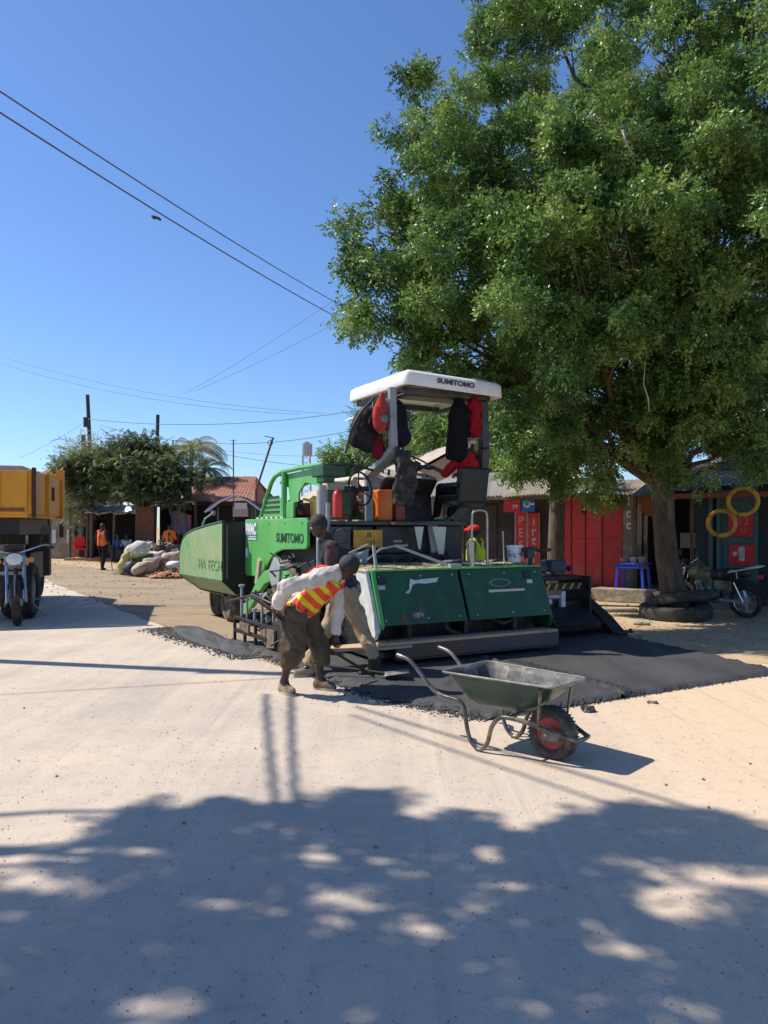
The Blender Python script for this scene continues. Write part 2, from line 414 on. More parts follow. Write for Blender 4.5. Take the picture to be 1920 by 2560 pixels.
TH = rad(RZ); FW = Vector((-math.sin(TH), math.cos(TH), 0)); RT = Vector((math.cos(TH), math.sin(TH), 0)); A0 = Vector((-0.08, 8.3, 0))
def LW(v, u, z=0.0): p = A0 + RT * v + FW * u; return Vector((p.x, p.y, z))
edge = [(-0.1, 7.2), (-1.6, 9.2), (-3.4, 11.8), (-5.2, 14.6), (-7.6, 18.4), (-10.7, 23.3), (-15.5, 29.5), (-24, 38)]
flat('road', [(-60, -12), (16, -12), (8.7, 1.3)] + wavy([(8.7, 1.3), (6.2, 5.7), (4.65, 8.75)], 0.03, 0.3, 3, False) + [(4.65, 8.75), (2.5, 9.9)] + wavy(edge, 0.035, 0.3, 4, False) + [(-24, 38), (-60, 60)], 0.004, ROAD)
flat('dirt_road', wavy([(-24, 38), (-15.5, 29.5), (-10.7, 23.3), (-5.2, 14.6), (-1.6, 9.2), (3.6, 10.2), (1.4, 14.4), (-1.8, 18.4), (-6.3, 24.0), (-12.0, 30.0), (-18, 36.5), (-22, 42)], 0.08, 0.5, 5), 0.008, MILLED)
# fresh mat: a thick sheet with a ragged edge and a raised lane joint
def asphalt_mat():
    L0 = [LW(*p) for p in ((-0.08, -2.25), (-0.55, -1.15), (-0.66, 0.2), (-0.75, 1.6), (-1.0, 2.6))]
    R0 = [LW(*p) for p in ((3.95, -2.15), (4.2, -0.9), (4.35, 0.3), (4.3, 1.3), (4.2, 2.0))]
    nu, nv = 150, 130; r = np.random.default_rng(5)
    def samp(P, t):
        x = t * (len(P) - 1); i = min(int(x), len(P) - 2); return P[i].lerp(P[i + 1], x - i)
    V = []; ph = r.uniform(0, 6.28, 40)
    for j in range(nv + 1):
        a, b = samp(L0, j / nv), samp(R0, j / nv); d = (b - a).normalized()
        a = a + d * (0.05 * math.sin(j * .9 + ph[0]) + 0.03 * math.sin(j * 2.3 + ph[1])); b = b + d * (0.04 * math.sin(j * .7 + ph[2]) + 0.02 * math.sin(j * 2.9))
        for i in range(nu + 1):
            t = i / nu; p = a.lerp(b, t)
            if j == 0: p = p + FW * r.uniform(-.014, .014)
            e = min(t * 4.3, (1 - t) * 4.3, (j / nv) * 4.4 + 0.0)
            z = 0.010 + 0.042 * min(1, max(0, e / 0.05)) ** 0.5 + r.uniform(0, 0.004)
            s = t - (0.40 + 0.02 * math.sin(j * .13)); z += 0.030 * math.exp(-(s / 0.008) ** 2) * (0.3 + 1.2 * r.random())
            if s < 0: z += r.uniform(0, 0.006)
            V.append((p.x, p.y, z))
    V = np.array(V); w = nu + 1
    I = np.arange(nv)[:, None] * w + np.arange(nu)[None, :]
    Q = np.stack([I, I + 1, I + w + 1, I + w], -1).reshape(-1, 4)
    o = npmesh('asphalt_road', V, Q, ASPH, None, False); o['kind'] = 'structure'
asphalt_mat()
def stones(name, pts, sizes, m, seed=0, flat_=0.6):
    r = np.random.default_rng(seed)
    base = np.array([(1, 0, 0), (-1, 0, 0), (0, 1, 0), (0, -1, 0), (0, 0, 1), (0, 0, -1)], float)
    T = np.array([(0, 2, 4), (2, 1, 4), (1, 3, 4), (3, 0, 4), (2, 0, 5), (1, 2, 5), (3, 1, 5), (0, 3, 5)])
    n = len(pts); V = base[None] * (0.6 + 0.6 * r.random((n, 6, 1))) * np.array(sizes)[:, None, None]; V[:, :, 2] *= flat_
    a = r.uniform(0, 6.28, n); c, s = np.cos(a), np.sin(a)
    x = V[:, :, 0] * c[:, None] - V[:, :, 1] * s[:, None]; y = V[:, :, 0] * s[:, None] + V[:, :, 1] * c[:, None]
    V = np.stack([x, y, V[:, :, 2]], -1) + np.array(pts)[:, None, :]
    Fq = (T[None] + 6 * np.arange(n)[:, None, None]).reshape(-1, 3)
    return npmesh(name, V.reshape(-1, 3), Fq, m)
pts = []; sz = []
def scatter(a, b, n, spread, s0, s1, z=0.006, one=False):
    a, b = Vector(a), Vector(b); nn = Vector((-(b - a).y, (b - a).x, 0)).normalized()
    for _ in range(n):
        q = a.lerp(b, random.random()) + nn * (abs(random.gauss(0, spread)) if one else random.gauss(0, spread)); s = random.uniform(s0, s1)
        pts.append((q.x, q.y, z + s * 0.3)); sz.append(s)
for a, b, n in (((-0.08, -2.25), (-0.55, -1.15), 900), ((-0.55, -1.15), (-0.66, 0.2), 700), ((-0.66, 0.2), (-0.75, 1.6), 900)):
    scatter(LW(*a), LW(*b), n, 0.06, 0.005, 0.016)
scatter(LW(-0.08, -2.25), LW(3.95, -2.15), 1500, 0.02, 0.004, 0.012)
scatter(LW(-1.0, 2.6), LW(-1.45, 4.9), 2600, 0.15, 0.006, 0.02)
scatter(LW(-0.95, 1.5), LW(-1.35, 4.3), 2400, 0.12, 0.006, 0.022)
scatter(LW(1.63, -2.2), LW(1.66, 0.0), 900, 0.045, 0.006, 0.014, 0.055)
for _ in range(9000):
    q = LW(random.uniform(-.5, 1.66), random.uniform(-2.2, .6)); s = random.uniform(.003, .008); pts.append((q.x, q.y, .052)); sz.append(s)
scatter(LW(4.0, -2.1), LW(4.35, 0.8), 900, 0.05, 0.005, 0.016)
scatter(LW(-0.5, -1.9), LW(-0.9, -0.6), 160, 0.22, 0.003, 0.009)
o = stones('asphalt_crumbs', pts, sz, GRANULE, 1); tag(o, 'loose black asphalt granules along the edge of the fresh mat', 'gravel', kind='stuff')
# low heap of loose mix ahead of the machine
hv = MB()
def heap(b, c, ax, ay, h, rot, seed, n=26):
    r = random.Random(seed); vs = []; fs = []
    for j in range(n + 1):
        for i in range(n + 1):
            x, y = 2 * i / n - 1, 2 * j / n - 1; d = math.hypot(x, y)
            z = h * max(0, 1 - d ** 1.6) * (1 + 0.25 * math.sin(7 * x + seed) * math.cos(6 * y)) + (r.uniform(-0.2, 0.3) * h * 0.25 if d < 1 else -0.02)
            px, py = x * ax, y * ay; vs.append((c[0] + px * math.cos(rot) - py * math.sin(rot), c[1] + px * math.sin(rot) + py * math.cos(rot), z + 0.004))
    for j in range(n):
        for i in range(n): fs.append((j * (n + 1) + i, j * (n + 1) + i + 1, (j + 1) * (n + 1) + i + 1, (j + 1) * (n + 1) + i))
    b.add(vs, fs)
p = LW(-1.05, 3.6); heap(hv, p, 0.28, 1.45, 0.10, TH + 0.02, 2)
p = LW(-0.9, 2.4); heap(hv, p, 0.25, 0.7, 0.09, TH, 5)
tag(hv.build('asphalt_rubble', ASPH, smooth=180), 'low dark windrow of loose asphalt beside the paver', 'asphalt heap', kind='stuff')
# small stones on the road and verge
pts = []; sz = []
for _ in range(2600):
    D = random.uniform(2.2, 9); pts.append((random.uniform(-0.5, 0.5) * D * 1.1, D, 0.007)); sz.append(random.uniform(0.002, 0.006))
for _ in range(25):
    D = random.uniform(3, 9); pts.append((random.uniform(-0.5, 0.5) * D, D, 0.010)); sz.append(random.uniform(0.008, 0.016))
tag(stones('gravel', pts, sz, M('grit', (0.16, 0.13, 0.11), 0.9, col2=(0.4, 0.34, 0.28), scale=3), 2), 'scattered grit and pebbles on the dusty road', 'gravel', kind='stuff')
pts = []; sz = []
for _ in range(700):
    u = random.uniform(-1, 9); v = random.uniform(4.4, 9.5); q = LW(v, u); pts.append((q.x, q.y, 0.004)); sz.append(random.uniform(0.008, 0.035))
for _ in range(2500):
    q = (random.uniform(-20, 2), random.uniform(16, 36)); pts.append((q[0], q[1], 0.012)); sz.append(random.uniform(0.01, 0.04))
tag(stones('rubble', pts, sz, M('rubble', (0.42, 0.32, 0.2), 0.95, col2=(0.22, 0.16, 0.1), scale=2), 3), 'stones and dry clods on the sandy verge', 'rubble', kind='stuff')
# dry leaf litter under the tree
LITTER = M('leaf_litter', (0.16, 0.11, 0.05), 0.9, col2=(0.09, 0.07, 0.03), scale=5)
pts = []; sz = []
for _ in range(500):
    a = random.uniform(0, 6.28); d = 2.2 * math.sqrt(random.random()); pts.append((5.0 + d * math.cos(a), 12.6 + d * 0.9 * math.sin(a), 0.008)); sz.append(random.uniform(0.008, 0.02))
tag(stones('leaf_litter', pts, sz, LITTER, 4, 0.25), 'dry fallen leaves under the big tree', 'leaves', kind='stuff')
# ============================================================ PAVER   local axes: x = right (v), y = forward (u)
def smoothpath_(P, n=4):
    P = [Vector(p) for p in P]; out = []
    for i in range(len(P) - 1):
        p0 = P[max(i - 1, 0)]; p1 = P[i]; p2 = P[i + 1]; p3 = P[min(i + 2, len(P) - 1)]
        for j in range(n):
            t = j / n; out.append(0.5 * ((2 * p1) + (p2 - p0) * t + (2 * p0 - 5 * p1 + 4 * p2 - p3) * t * t + (3 * p1 - p0 - 3 * p2 + p3) * t ** 3))
    out.append(P[-1]); return out
PV = empty('asphalt_paver', tuple(A0), TH, 'green wheeled asphalt paver with cream canopy and grey screed', 'asphalt paver')
def part(mb, name, m, smooth=None, bevel=0.0, par=None, label=None, **k):
    o = mb.build(name, m, par or PV, smooth=smooth, bevel=bevel, **k)
    if label: o['label'] = label
    return o
# --- side panels (left one as in the picture, right mirrored about v = 1.2)
panel = [(4.49, 1.73), (4.45, 1.76), (1.84, 1.76), (1.78, 1.70), (1.78, 1.38), (1.84, 1.34), (2.72, 1.31), (3.0, 1.26), (3.2, 1.18), (3.42, 1.05), (3.6, 0.95), (3.8, 0.86), (4.45, 0.84), (4.49, 0.95)]
sp = part(MB().prism(panel, -0.12, -0.07), 'side_panel', GREEN, bevel=0.012)
DKTXT = M('dark_lettering', (0.01, 0.05, 0.03), 0.5)
text('lettering', 'SUMITOMO', 0.185, DKTXT, sp, (-0.123, 2.43, 1.475), (rad(90), 0, rad(-90)), sx=1.12, offset=0.004)
STK = M('sticker_white', (0.75, 0.76, 0.82), 0.5, col2=(0.5, 0.5, 0.62), scale=6)
BLU = M('sticker_blue', (0.03, 0.05, 0.30), 0.5)
stc = part(MB().b2((-0.1225, 3.84, 1.42), (-0.1212, 4.44, 1.70)), 'sticker', M('sticker_green', (0.05, 0.2, 0.12), 0.5), par=sp)
text('lettering', 'PMAC', 0.235, STK, sp, (-0.125, 4.16, 1.595), (rad(90), 0, rad(-90)), sx=0.86, offset=0.014)
part(MB().b2((-0.1255, 3.90, 1.435), (-0.1235, 4.32, 1.455)).b2((-0.1255, 3.90, 1.475), (-0.1235, 4.28, 1.487)), 'sticker_line', STK, par=sp)
part(MB().lathe([(0.0, -0.126), (0.085, -0.126), (0.085, -0.121), (0, -0.121)], (0, 4.38, 1.22), 'x', 20), 'round_sticker', M('sticker_pale_blue', (0.25, 0.4, 0.75), 0.5, col2=(0.8, 0.8, 0.85), scale=9, thr=(0.45, 0.5)), par=sp)
part(MB().prism(panel, 2.10, 2.15), 'side_panel', GREEN, bevel=0.012)
# --- body core behind the panels
b = MB(); b.b2((0.0, 1.75, 0.95), (2.05, 4.35, 1.70)).b2((0.3, 1.2, 0.55), (1.8, 4.9, 1.0)).b2((0.15, 1.6, 0.75), (2.0, 1.74, 1.66))
part(b, 'chassis', TARRY, bevel=0.02)
# --- hood with louvres and tubular guard
b = MB()
b.prism([(4.12, 1.76), (3.98, 2.1), (3.1, 2.08), (3.1, 1.76)], 0.02, 0.06)
b.prism([(2.95, 1.76), (2.95, 2.0), (2.65, 2.0), (2.65, 1.76)], 0.02, 0.06)
b.prism([(4.1, 1.765), (3.95, 2.02), (3.1, 1.98), (3.1, 1.765)], 0.9, 2.3)
hood = part(b, 'hood', GREEN, bevel=0.012)
b = MB()
for i in range(4): b.b2((0.005, 3.22, 1.86 + i * 0.075), (0.0185, 3.92, 1.885 + i * 0.075))
part(b, 'louvre', BLACKM, par=hood)
for i in range(6): part(MB().b2((-0.05, 2.9 + i * 0.22, 1.765), (0.0, 3.02 + i * 0.22, 1.79)), 'hood_clip', M('cream_dust', (0.6, 0.56, 0.42), 0.8), par=hood)
b = MB()
b.tube([(0.02, 4.12, 1.76), (0.02, 3.75, 2.16), (0.02, 3.58, 2.33), (0.02, 3.42, 2.41), (0.02, 3.1, 2.46), (0.02, 2.4, 2.47), (0.02, 1.55, 2.46)], 0.034, 10)
b.tube([(0.02, 3.02, 1.76), (0.02, 3.02, 2.46)], 0.045, 8)
b.tube([(1.85, 4.05, 1.76), (1.9, 3.75, 2.16), (1.9, 3.5, 2.36), (1.9, 3.1, 2.44), (1.9, 2.9, 2.44)], 0.03, 8)
b.bar((0.02, 3.2, 2.42), (1.9, 3.2, 2.40), 0.04)
part(b, 'guard_rail', GREEN, smooth=40)
b = MB(); b.prism([(3.35, 2.30), (3.1, 2.42), (1.75, 2.44), (1.75, 2.18), (2.3, 2.26), (2.55, 2.12), (2.55, 2.0), (2.9, 1.98), (2.95, 2.22)], 0.06, 0.09)
b.tube([(0.4, 3.9, 2.0), (0.4, 3.3, 2.28), (0.4, 2.3, 2.36)], 0.03, 8)
part(b, 'brace_plate', GREEN, bevel=0.006)
b = MB(); b.b2((-0.03, 1.45, 2.30), (0.30, 1.85, 2.46)); b.b2((0.0, 1.5, 2.22), (0.16, 1.75, 2.31))
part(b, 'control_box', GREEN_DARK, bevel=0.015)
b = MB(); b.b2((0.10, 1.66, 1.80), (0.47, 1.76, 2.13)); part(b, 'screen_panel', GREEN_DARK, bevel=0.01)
b = MB(); b.tube([(0.02, 1.5, 2.45), (0.35, 1.35, 2.45), (0.72, 1.5, 2.40)], 0.016, 8); part(b, 'hand_rail', BLACKM, smooth=60)
# engine clutter seen through the guard
b = MB(); r = random.Random(3)
for i in range(26):
    c = (r.uniform(0.3, 2.2), r.uniform(2.0, 3.9), r.uniform(1.76, 2.08)); d = (r.uniform(.06, .3), r.uniform(.06, .3), r.uniform(.05, .25)); b.box(c, d, (0, 0, r.uniform(0, 1)))
part(b, 'engine', M('engine_grime', (0.10, 0.06, 0.035), 0.7, col2=(0.04, 0.035, 0.03), scale=6), bevel=0.01)
b = MB(); b.tube([(0.35, 2.6, 2.05), (0.5, 2.3, 2.26), (0.7, 2.1, 2.30), (0.9, 2.2, 2.1)], 0.07, 10); b.box((0.45, 2.25, 2.2), (0.3, 0.35, 0.16)); part(b, 'air_duct', M('pale_duct', (0.6, 0.52, 0.42), 0.6), smooth=50, bevel=0.02)
b = MB(); b.box((0.5, 2.55, 1.97), (0.5, 0.5, 0.03), (0.1, 0.2, 0.3)); part(b, 'cover_sheet', M('yellow_sheet', (0.8, 0.7, 0.06), 0.6))
# exhausts and extinguisher
b = MB(); b.cyl((-0.02, 1.50, 1.45), (-0.02, 1.50, 2.11), 0.075, 16); b.lathe([(0.03, 0), (0.055, 0.0), (0.055, 0.08), (0.03, 0.08)], (-0.02, 1.5, 2.1)); part(b, 'exhaust_stack', GREYP, smooth=40)
b = MB(); b.cyl((0.0, 1.36, 0.55), (0.0, 1.36, 1.95), 0.03, 12); b.cyl((-0.02, 1.62, 0.5), (-0.02, 1.62, 1.6), 0.03, 10); part(b, 'riser_pipe', GREYP, smooth=40)
b = MB(); b.lathe([(0.0, 0), (0.055, 0), (0.06, 0.02), (0.06, 0.27), (0.045, 0.31), (0.02, 0.33), (0.02, 0.36), (0, 0.36)], (-0.03, 1.0, 1.76)); part(b, 'extinguisher', REDP, smooth=50)
# platform deck and rear wall
b = MB(); b.b2((-0.08, 1.36, 1.66), (2.14, 2.9, 1.715)); b.b2((0.9, 1.2, 1.66), (1.95, 1.36, 1.70)); part(b, 'deck', DARKG, bevel=0.01)
b = MB(); b.b2((0.72, 1.40, 1.28), (1.85, 1.52, 1.65)); b.b2((0.0, 1.44, 0.8), (2.0, 1.6, 1.28)); b.b2((0.05, 1.3, 1.32), (0.62, 1.45, 1.64)); b.b2((1.85, 1.42, 0.9), (2.10, 1.7, 1.655))
part(b, 'rear_wall', BLACKM, bevel=0.015)
b = MB(); b.b2((0.30, 1.225, 1.37), (0.72, 1.25, 1.60)); pl = part(b, 'plate', M('yellow_plate', (0.55, 0.30, 0.01), 0.5, col2=(0.35, 0.19, 0.02), scale=7), bevel=0.004)
PT = M('plate_text', (0.02, 0.015, 0.01), 0.6)
text('lettering', 'III', 0.09, PT, pl, (0.52, 1.222, 1.53), (rad(90), 0, 0)); text('lettering', '111', 0.09, PT, pl, (0.55, 1.222, 1.43), (rad(90), 0, 0))
b = MB(); b.b2((0.18, 1.2, 1.16), (0.5, 1.23, 1.32)); part(b, 'step_plate', GREYP)
b = MB(); b.lathe([(0, -0.01), (0.09, -0.01), (0.11, 0.02), (0.11, 0.10), (0, 0.10)], (0.10, 1.2, 1.52), 'y', 20); b.box((0.1, 1.27, 1.5), (0.3, 0.1, 0.28)); part(b, 'motor_cover', DARKG, smooth=40)
b = MB(); b.prism([(1.28, 1.28), (1.38, 1.66), (1.36, 1.66), (1.24, 1.30)], 1.50, 1.66, 'yz'); part(b, 'drip_flap', M('pale_cloth', (0.5, 0.5, 0.42), 0.9))
b = MB(); b.add([(1.46, 1.18, 1.64), (1.68, 1.18, 1.64), (1.64, 1.18, 1.27), (1.56, 1.18, 1.27)], [(0, 1, 2, 3)]).add([(1.18, 1.18, 1.64), (1.32, 1.18, 1.64), (1.27, 1.18, 1.33), (1.24, 1.18, 1.35)], [(0, 1, 2, 3)])
part(b, 'hanging_strip', M('pale_strip', (0.55, 0.57, 0.48), 0.8), solid=0.012)
b = MB(); b.b2((0.97, 1.38, 1.43), (1.10, 1.398, 1.46)); part(b, 'name_plate', GREYP)
# canopy
def canopy():
    b = MB(); nx, ny = 10, 12; x0, x1, y0, y1 = 0.95, 2.52, 1.0, 2.75
    prof = []
    def ring(o, z, r=0.085):
        pts = []
        for cx, cy, a0 in ((x1 - r, y1 - r, 0), (x0 + r, y1 - r, 90), (x0 + r, y0 + r, 180), (x1 - r, y0 + r, 270)):
            for k in range(5):
                a = rad(a0 + 22.5 * k); px = cx + (r + o) * math.cos(a); py = cy + (r + o) * math.sin(a)
                pts.append((px, py, z - 0.055 * (px - x0) / (x1 - x0) + 0.01 * (py - y0)))
        return pts
    rings = [ring(0.0, 3.50), ring(0.012, 3.52), ring(0.0, 3.655), ring(-0.012, 3.675), ring(-0.07, 3.71), ring(-0.45, 3.735)]
    n = len(rings[0]); vs = [p for rr in rings for p in rr]; fs = []
    for i in range(len(rings) - 1):
        for k in range(n): fs.append((i * n + k, i * n + (k + 1) % n, (i + 1) * n + (k + 1) % n, (i + 1) * n + k))
    fs.append(tuple(range((len(rings) - 1) * n, len(rings) * n)))
    b.add(vs, fs)
    inner = [(x, y, z - 0.0) for x, y, z in ring(-0.09, 3.55)]
    b.add(rings[0] + inner, [(k, (k + 1) % n, n + (k + 1) % n, n + k) for k in range(n)] + [tuple(range(n, 2 * n))])
    return b
cn = part(canopy(), 'canopy', WHITE, smooth=50)
text('lettering', 'SUMITOMO', 0.092, M('grey_lettering', (0.06, 0.07, 0.09), 0.6), cn, (1.72, 0.985, 3.575), (rad(90), rad(2), 0), sx=1.25, offset=0.004)
b = MB()
b.b2((1.0, 1.15, 3.42), (2.4, 1.23, 3.50)); b.b2((1.0, 2.5, 3.44), (2.4, 2.58, 3.52)); b.b2((1.0, 1.15, 3.44), (1.08, 2.58, 3.50)); b.b2((2.32, 1.15, 3.40), (2.4, 2.58, 3.46))
b.b2((1.1, 1.24, 3.40), (2.3, 1.55, 3.44))
part(b, 'canopy_frame', DARKG, bevel=0.008)
POST = M('post_grey', (0.26, 0.28, 0.30), 0.45, col2=(0.17, 0.17, 0.17), scale=5, thr=(0.5, 0.8))
b = MB()
pp = [(0.86, 1.22, 3.45), (0.88, 1.24, 2.9), (0.90, 1.26, 2.66), (0.86, 1.40, 2.54), (0.80, 1.78, 2.34), (0.80, 1.80, 1.70)]
for a, c, w in zip(pp[:-1], pp[1:], (0.10, 0.11, 0.14, 0.15, 0.11)): q = (Vector(c) - Vector(a)).normalized() * .035; b.bar(Vector(a) - q, Vector(c) + q, 0.08 + w * .01, w, up=(1, 0, 0))
part(b, 'canopy_post', POST, bevel=0.012)
b = MB()
pp = [(2.30, 1.2, 3.40), (2.33, 1.2, 2.75), (2.36, 1.28, 2.30), (2.02, 1.5, 1.72)]
for a, c, w in zip(pp[:-1], pp[1:], (0.12, 0.13, 0.12)): b.bar(a, c, 0.12, w)
part(b, 'canopy_post', DARKG, bevel=0.012)
# steering wheels and console
def steer(c, R, rot, name='steering_wheel'):
    b = MB(); b.torus((0, 0, 0), R, 0.014, 'z', 32, 8)
    for k in range(3):
        a = rad(90 + 120 * k); b.tube([(0, 0, -0.03), (R * math.cos(a), R * math.sin(a), 0)], 0.010, 6)
    b.lathe([(0, -0.05), (0.04, -0.05), (0.05, 0.0), (0, 0.01)])
    o = part(b, name, BLACKM, smooth=60); o.location = c; o.rotation_euler = rot; return o
steer((0.53, 1.5, 2.15), 0.225, (rad(82), 0, rad(22)))
steer((1.66, 1.9, 2.58), 0.20, (rad(28), rad(14), 0))
b = MB(); b.bar((0.54, 1.53, 2.15), (0.56, 1.85, 2.0), 0.04); b.bar((0.56, 1.85, 2.02), (0.56, 1.9, 1.7), 0.06); b.b2((0.36, 1.6, 2.12), (0.72, 1.66, 2.19)); b.bar((1.68, 1.92, 2.55), (1.72, 2.3, 2.1), 0.05)
b.prism([(1.8, 2.32), (2.4, 2.48), (2.4, 1.71), (1.95, 1.71), (2.0, 2.1)], 1.05, 1.95)
cs = part(b, 'console', BLACKM, bevel=0.02)
b = MB(); r = random.Random(9)
b.prism([(1.80, 2.33), (2.38, 2.485), (2.38, 2.50), (1.8, 2.35)], 1.08, 1.92)
part(b, 'console_top', M('dusty_grey', (0.3, 0.29, 0.25), 0.8, col2=(0.45, 0.42, 0.34), scale=9), par=cs)
for i in range(18): x, y = r.uniform(1.15, 1.88), r.uniform(1.84, 2.32); z = 2.35 + (y - 1.8) * 0.265; part(MB().cyl((x, y, z), (x, y, z + r.uniform(.015, .06)), r.uniform(.01, .022), 8), 'knob', BLACKM, par=cs)
# operator seat (seen from behind)
b = MB(); b.prism([(1.22, 1.98), (1.14, 2.46), (1.22, 2.48), (1.34, 2.10), (1.8, 2.10), (1.8, 1.98), (1.34, 1.92)], 1.92, 2.40)
st = part(b, 'seat', M('dark_vinyl', (0.012, 0.02, 0.02), 0.5), bevel=0.04, seg=3)
b = MB(); b.box((2.16, 1.56, 1.83), (0.2, 0.2, 0.24)); part(MB().b2((1.87, 1.25, 2.2), (1.91, 1.62, 2.26)), 'armrest', BLACKM); part(b, 'seat_base', BLACKM, bevel=0.01)
# orange tank and red can on the deck
b = MB(); b.b2((0.93, 1.75, 1.72), (1.17, 2.05, 2.16)); part(b, 'tank', ORANGE, bevel=0.03, seg=3)
b = MB(); b.lathe([(0, 0), (.25, 0), (.29, .08), (.29, .30), (.2, .38), (0, .4)], (0.55, 2.55, 1.75)); part(b, 'fuel_drum', M('amber_drum', (0.85, 0.33, 0.03), 0.4, col2=(0.75, 0.5, 0.25), scale=4), smooth=50)
b = MB(); b.b2((1.19, 1.7, 1.72), (1.34, 1.9, 2.0)); part(b, 'tool_box', M('dull_red', (0.30, 0.05, 0.03), 0.5), bevel=0.02)
# hopper: two wings, front apron
def wing(sgn):
    cv = 1.0
    def fn(p):
        x, u, z = p; fl = max(0, (u - 4.5)) * 0.10
        x = x - fl - (0.0 if z > 0.74 else -(0.74 - z) * 1.2)
        return (x, u, z) if sgn < 0 else (2 * cv - x, u, z)
    out = [(4.50, 1.72), (5.2, 1.66), (5.9, 1.58), (6.25, 1.51), (6.45, 1.42), (6.58, 1.28), (6.64, 1.1), (6.65, 0.76), (4.50, 0.76)]
    b = MB(); b.prism(out, -0.50, -0.46, 'yz', fn); b.prism([(4.50, 0.755), (6.65, 0.755), (6.35, 0.50), (4.6, 0.50)], -0.50, -0.46, 'yz', fn)
    w = part(b, 'hopper_wing', GREEN_PALE, bevel=0.006)
    b = MB(); path = [fn((-0.48, u, z)) for u, z in out[:-1]]; b.tube(path, 0.028, 8)
    b.tube([fn((-0.48, 6.65, 0.76)), fn((-0.48, 6.35, 0.50)), fn((-0.48, 5.3, 0.46))], 0.03, 8)
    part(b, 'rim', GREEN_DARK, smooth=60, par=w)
    b = MB(); b.prism([(-0.50, 1.72), (0.0, 1.72), (0.0, 0.52), (-0.26, 0.52), (-0.50, 0.75)], 4.50, 4.54, 'xz', (lambda p: p) if sgn < 0 else (lambda p: (2 * cv - p[0], p[1], p[2])))
    part(b, 'back_plate', M('blackened_plate', (0.008, 0.012, 0.014), 0.55, col2=(0.014, 0.018, 0.02), scale=4), par=w)
    b = MB(); b.prism([(4.4, 1.68), (6.4, 1.35), (6.4, 0.8), (4.4, 0.8)], -0.44, -0.41, 'yz', fn); part(b, 'inner_face', TARRY, par=w)
    return w
hw = wing(-1)
text('lettering', 'HA TECH', 0.24, M('faded_lettering', (0.21, 0.28, 0.14), 0.7, col2=(0.26, 0.37, 0.18), scale=14, thr=(0.4, 0.5)), hw, (-0.566, 5.05, 1.0), (rad(90), 0, rad(-84.5)), sx=1.1)
wing(1)
b = MB(); b.b2((-0.2, 5.1, 0.42), (2.2, 6.5, 0.62)); b.b2((0.0, 4.4, 0.5), (2.0, 5.2, 1.0)); b.prism([(6.5, 0.5), (6.75, 0.9), (6.8, 0.88), (6.6, 0.42)], -0.2, 2.2); part(b, 'hopper_floor', TARRY, bevel=0.02)
b = MB(); b.cyl((-0.1, 6.85, 0.5), (0.9, 6.85, 0.5), 0.07, 14); b.cyl((1.5, 6.85, 0.5), (2.5, 6.85, 0.5), 0.07, 14); part(b, 'push_roller', TARRY, smooth=40)
b = MB(); b.tube([(-0.55, 5.55, 1.66), (-0.52, 5.5, 1.78), (-0.45, 5.42, 1.84), (-0.40, 5.38, 1.9)], 0.018, 8); b.box((-0.40, 5.38, 1.88), (0.05, 0.05, 0.08)); part(b, 'lamp_arm', GREYP, smooth=50)
# wheels
def wheel(c, R, w, tm, rm, lug=0, name='wheel', dish=0.5):
    e = bpy.data.objects.new(name, None); C.objects.link(e); e.parent = PV; e.location = c
    b = MB(); r = R * dish
    b.lathe([(r, -w * .42), (r * 1.06, -w * .5), (R * .86, -w * .5), (R * .97, -w * .36), (R, -w * .2), (R, w * .2), (R * .97, w * .36), (R * .86, w * .5), (r * 1.06, w * .5), (r, w * .42)], (0, 0, 0), 'x', 40, cap=False)
    if lug:
        for k in range(lug):
            a = 2 * math.pi * k / lug
            for sx in (-1, 1):
                aa = a + (0.5 * 2 * math.pi / lug if sx > 0 else 0); R3 = Matrix.Rotation(aa, 3, 'X') @ Matrix.Rotation(0.5 * sx, 3, 'Z')
                p = Matrix.Rotation(aa, 3, 'X') @ Vector((sx * w * .24, 0, R + 0.012)); b.box(p, (w * .52, R * .11, 0.05), R3)
    b.build('tyre', tm, e, smooth=40)
    b = MB(); b.lathe([(0, -w * .25), (r * .35, -w * .27), (r * .4, -w * .12), (r * .8, -w * .12), (r * .95, -w * .40), (r * 1.0, -w * .42), (r * 1.0, w * .4), (0, w * .4)], (0, 0, 0), 'x', 32)
    for k in range(8): a = 2 * math.pi * k / 8; b.cyl((-w * .17, r * .55 * math.cos(a), r * .55 * math.sin(a)), (-w * .10, r * .55 * math.cos(a), r * .55 * math.sin(a)), r * .05, 6)
    b.build('rim', rm, e, smooth=35)
    return e
RIMG = M('dusty_rim', (0.20, 0.15, 0.09), 0.8, col2=(0.12, 0.09, 0.06), scale=8)
wheel((-0.05, 6.05, 0.36), 0.36, 0.34, RUBBER, RIMG); wheel((-0.07, 5.2, 0.36), 0.36, 0.34, DUSTY_RUBBER, M('bright_dusty_rim', (0.36, 0.27, 0.17), 0.9, col2=(0.2, 0.15, 0.1), scale=8))
wheel((2.05, 6.0, 0.31), 0.31, 0.30, RUBBER, RIMG); wheel((2.05, 5.15, 0.31), 0.31, 0.30, RUBBER, RIMG)
wheel((0.12, 2.75, 0.60), 0.60, 0.42, DUSTY_RUBBER, RIMG, 18); wheel((1.95, 2.75, 0.60), 0.60, 0.42, RUBBER, RIMG, 18)
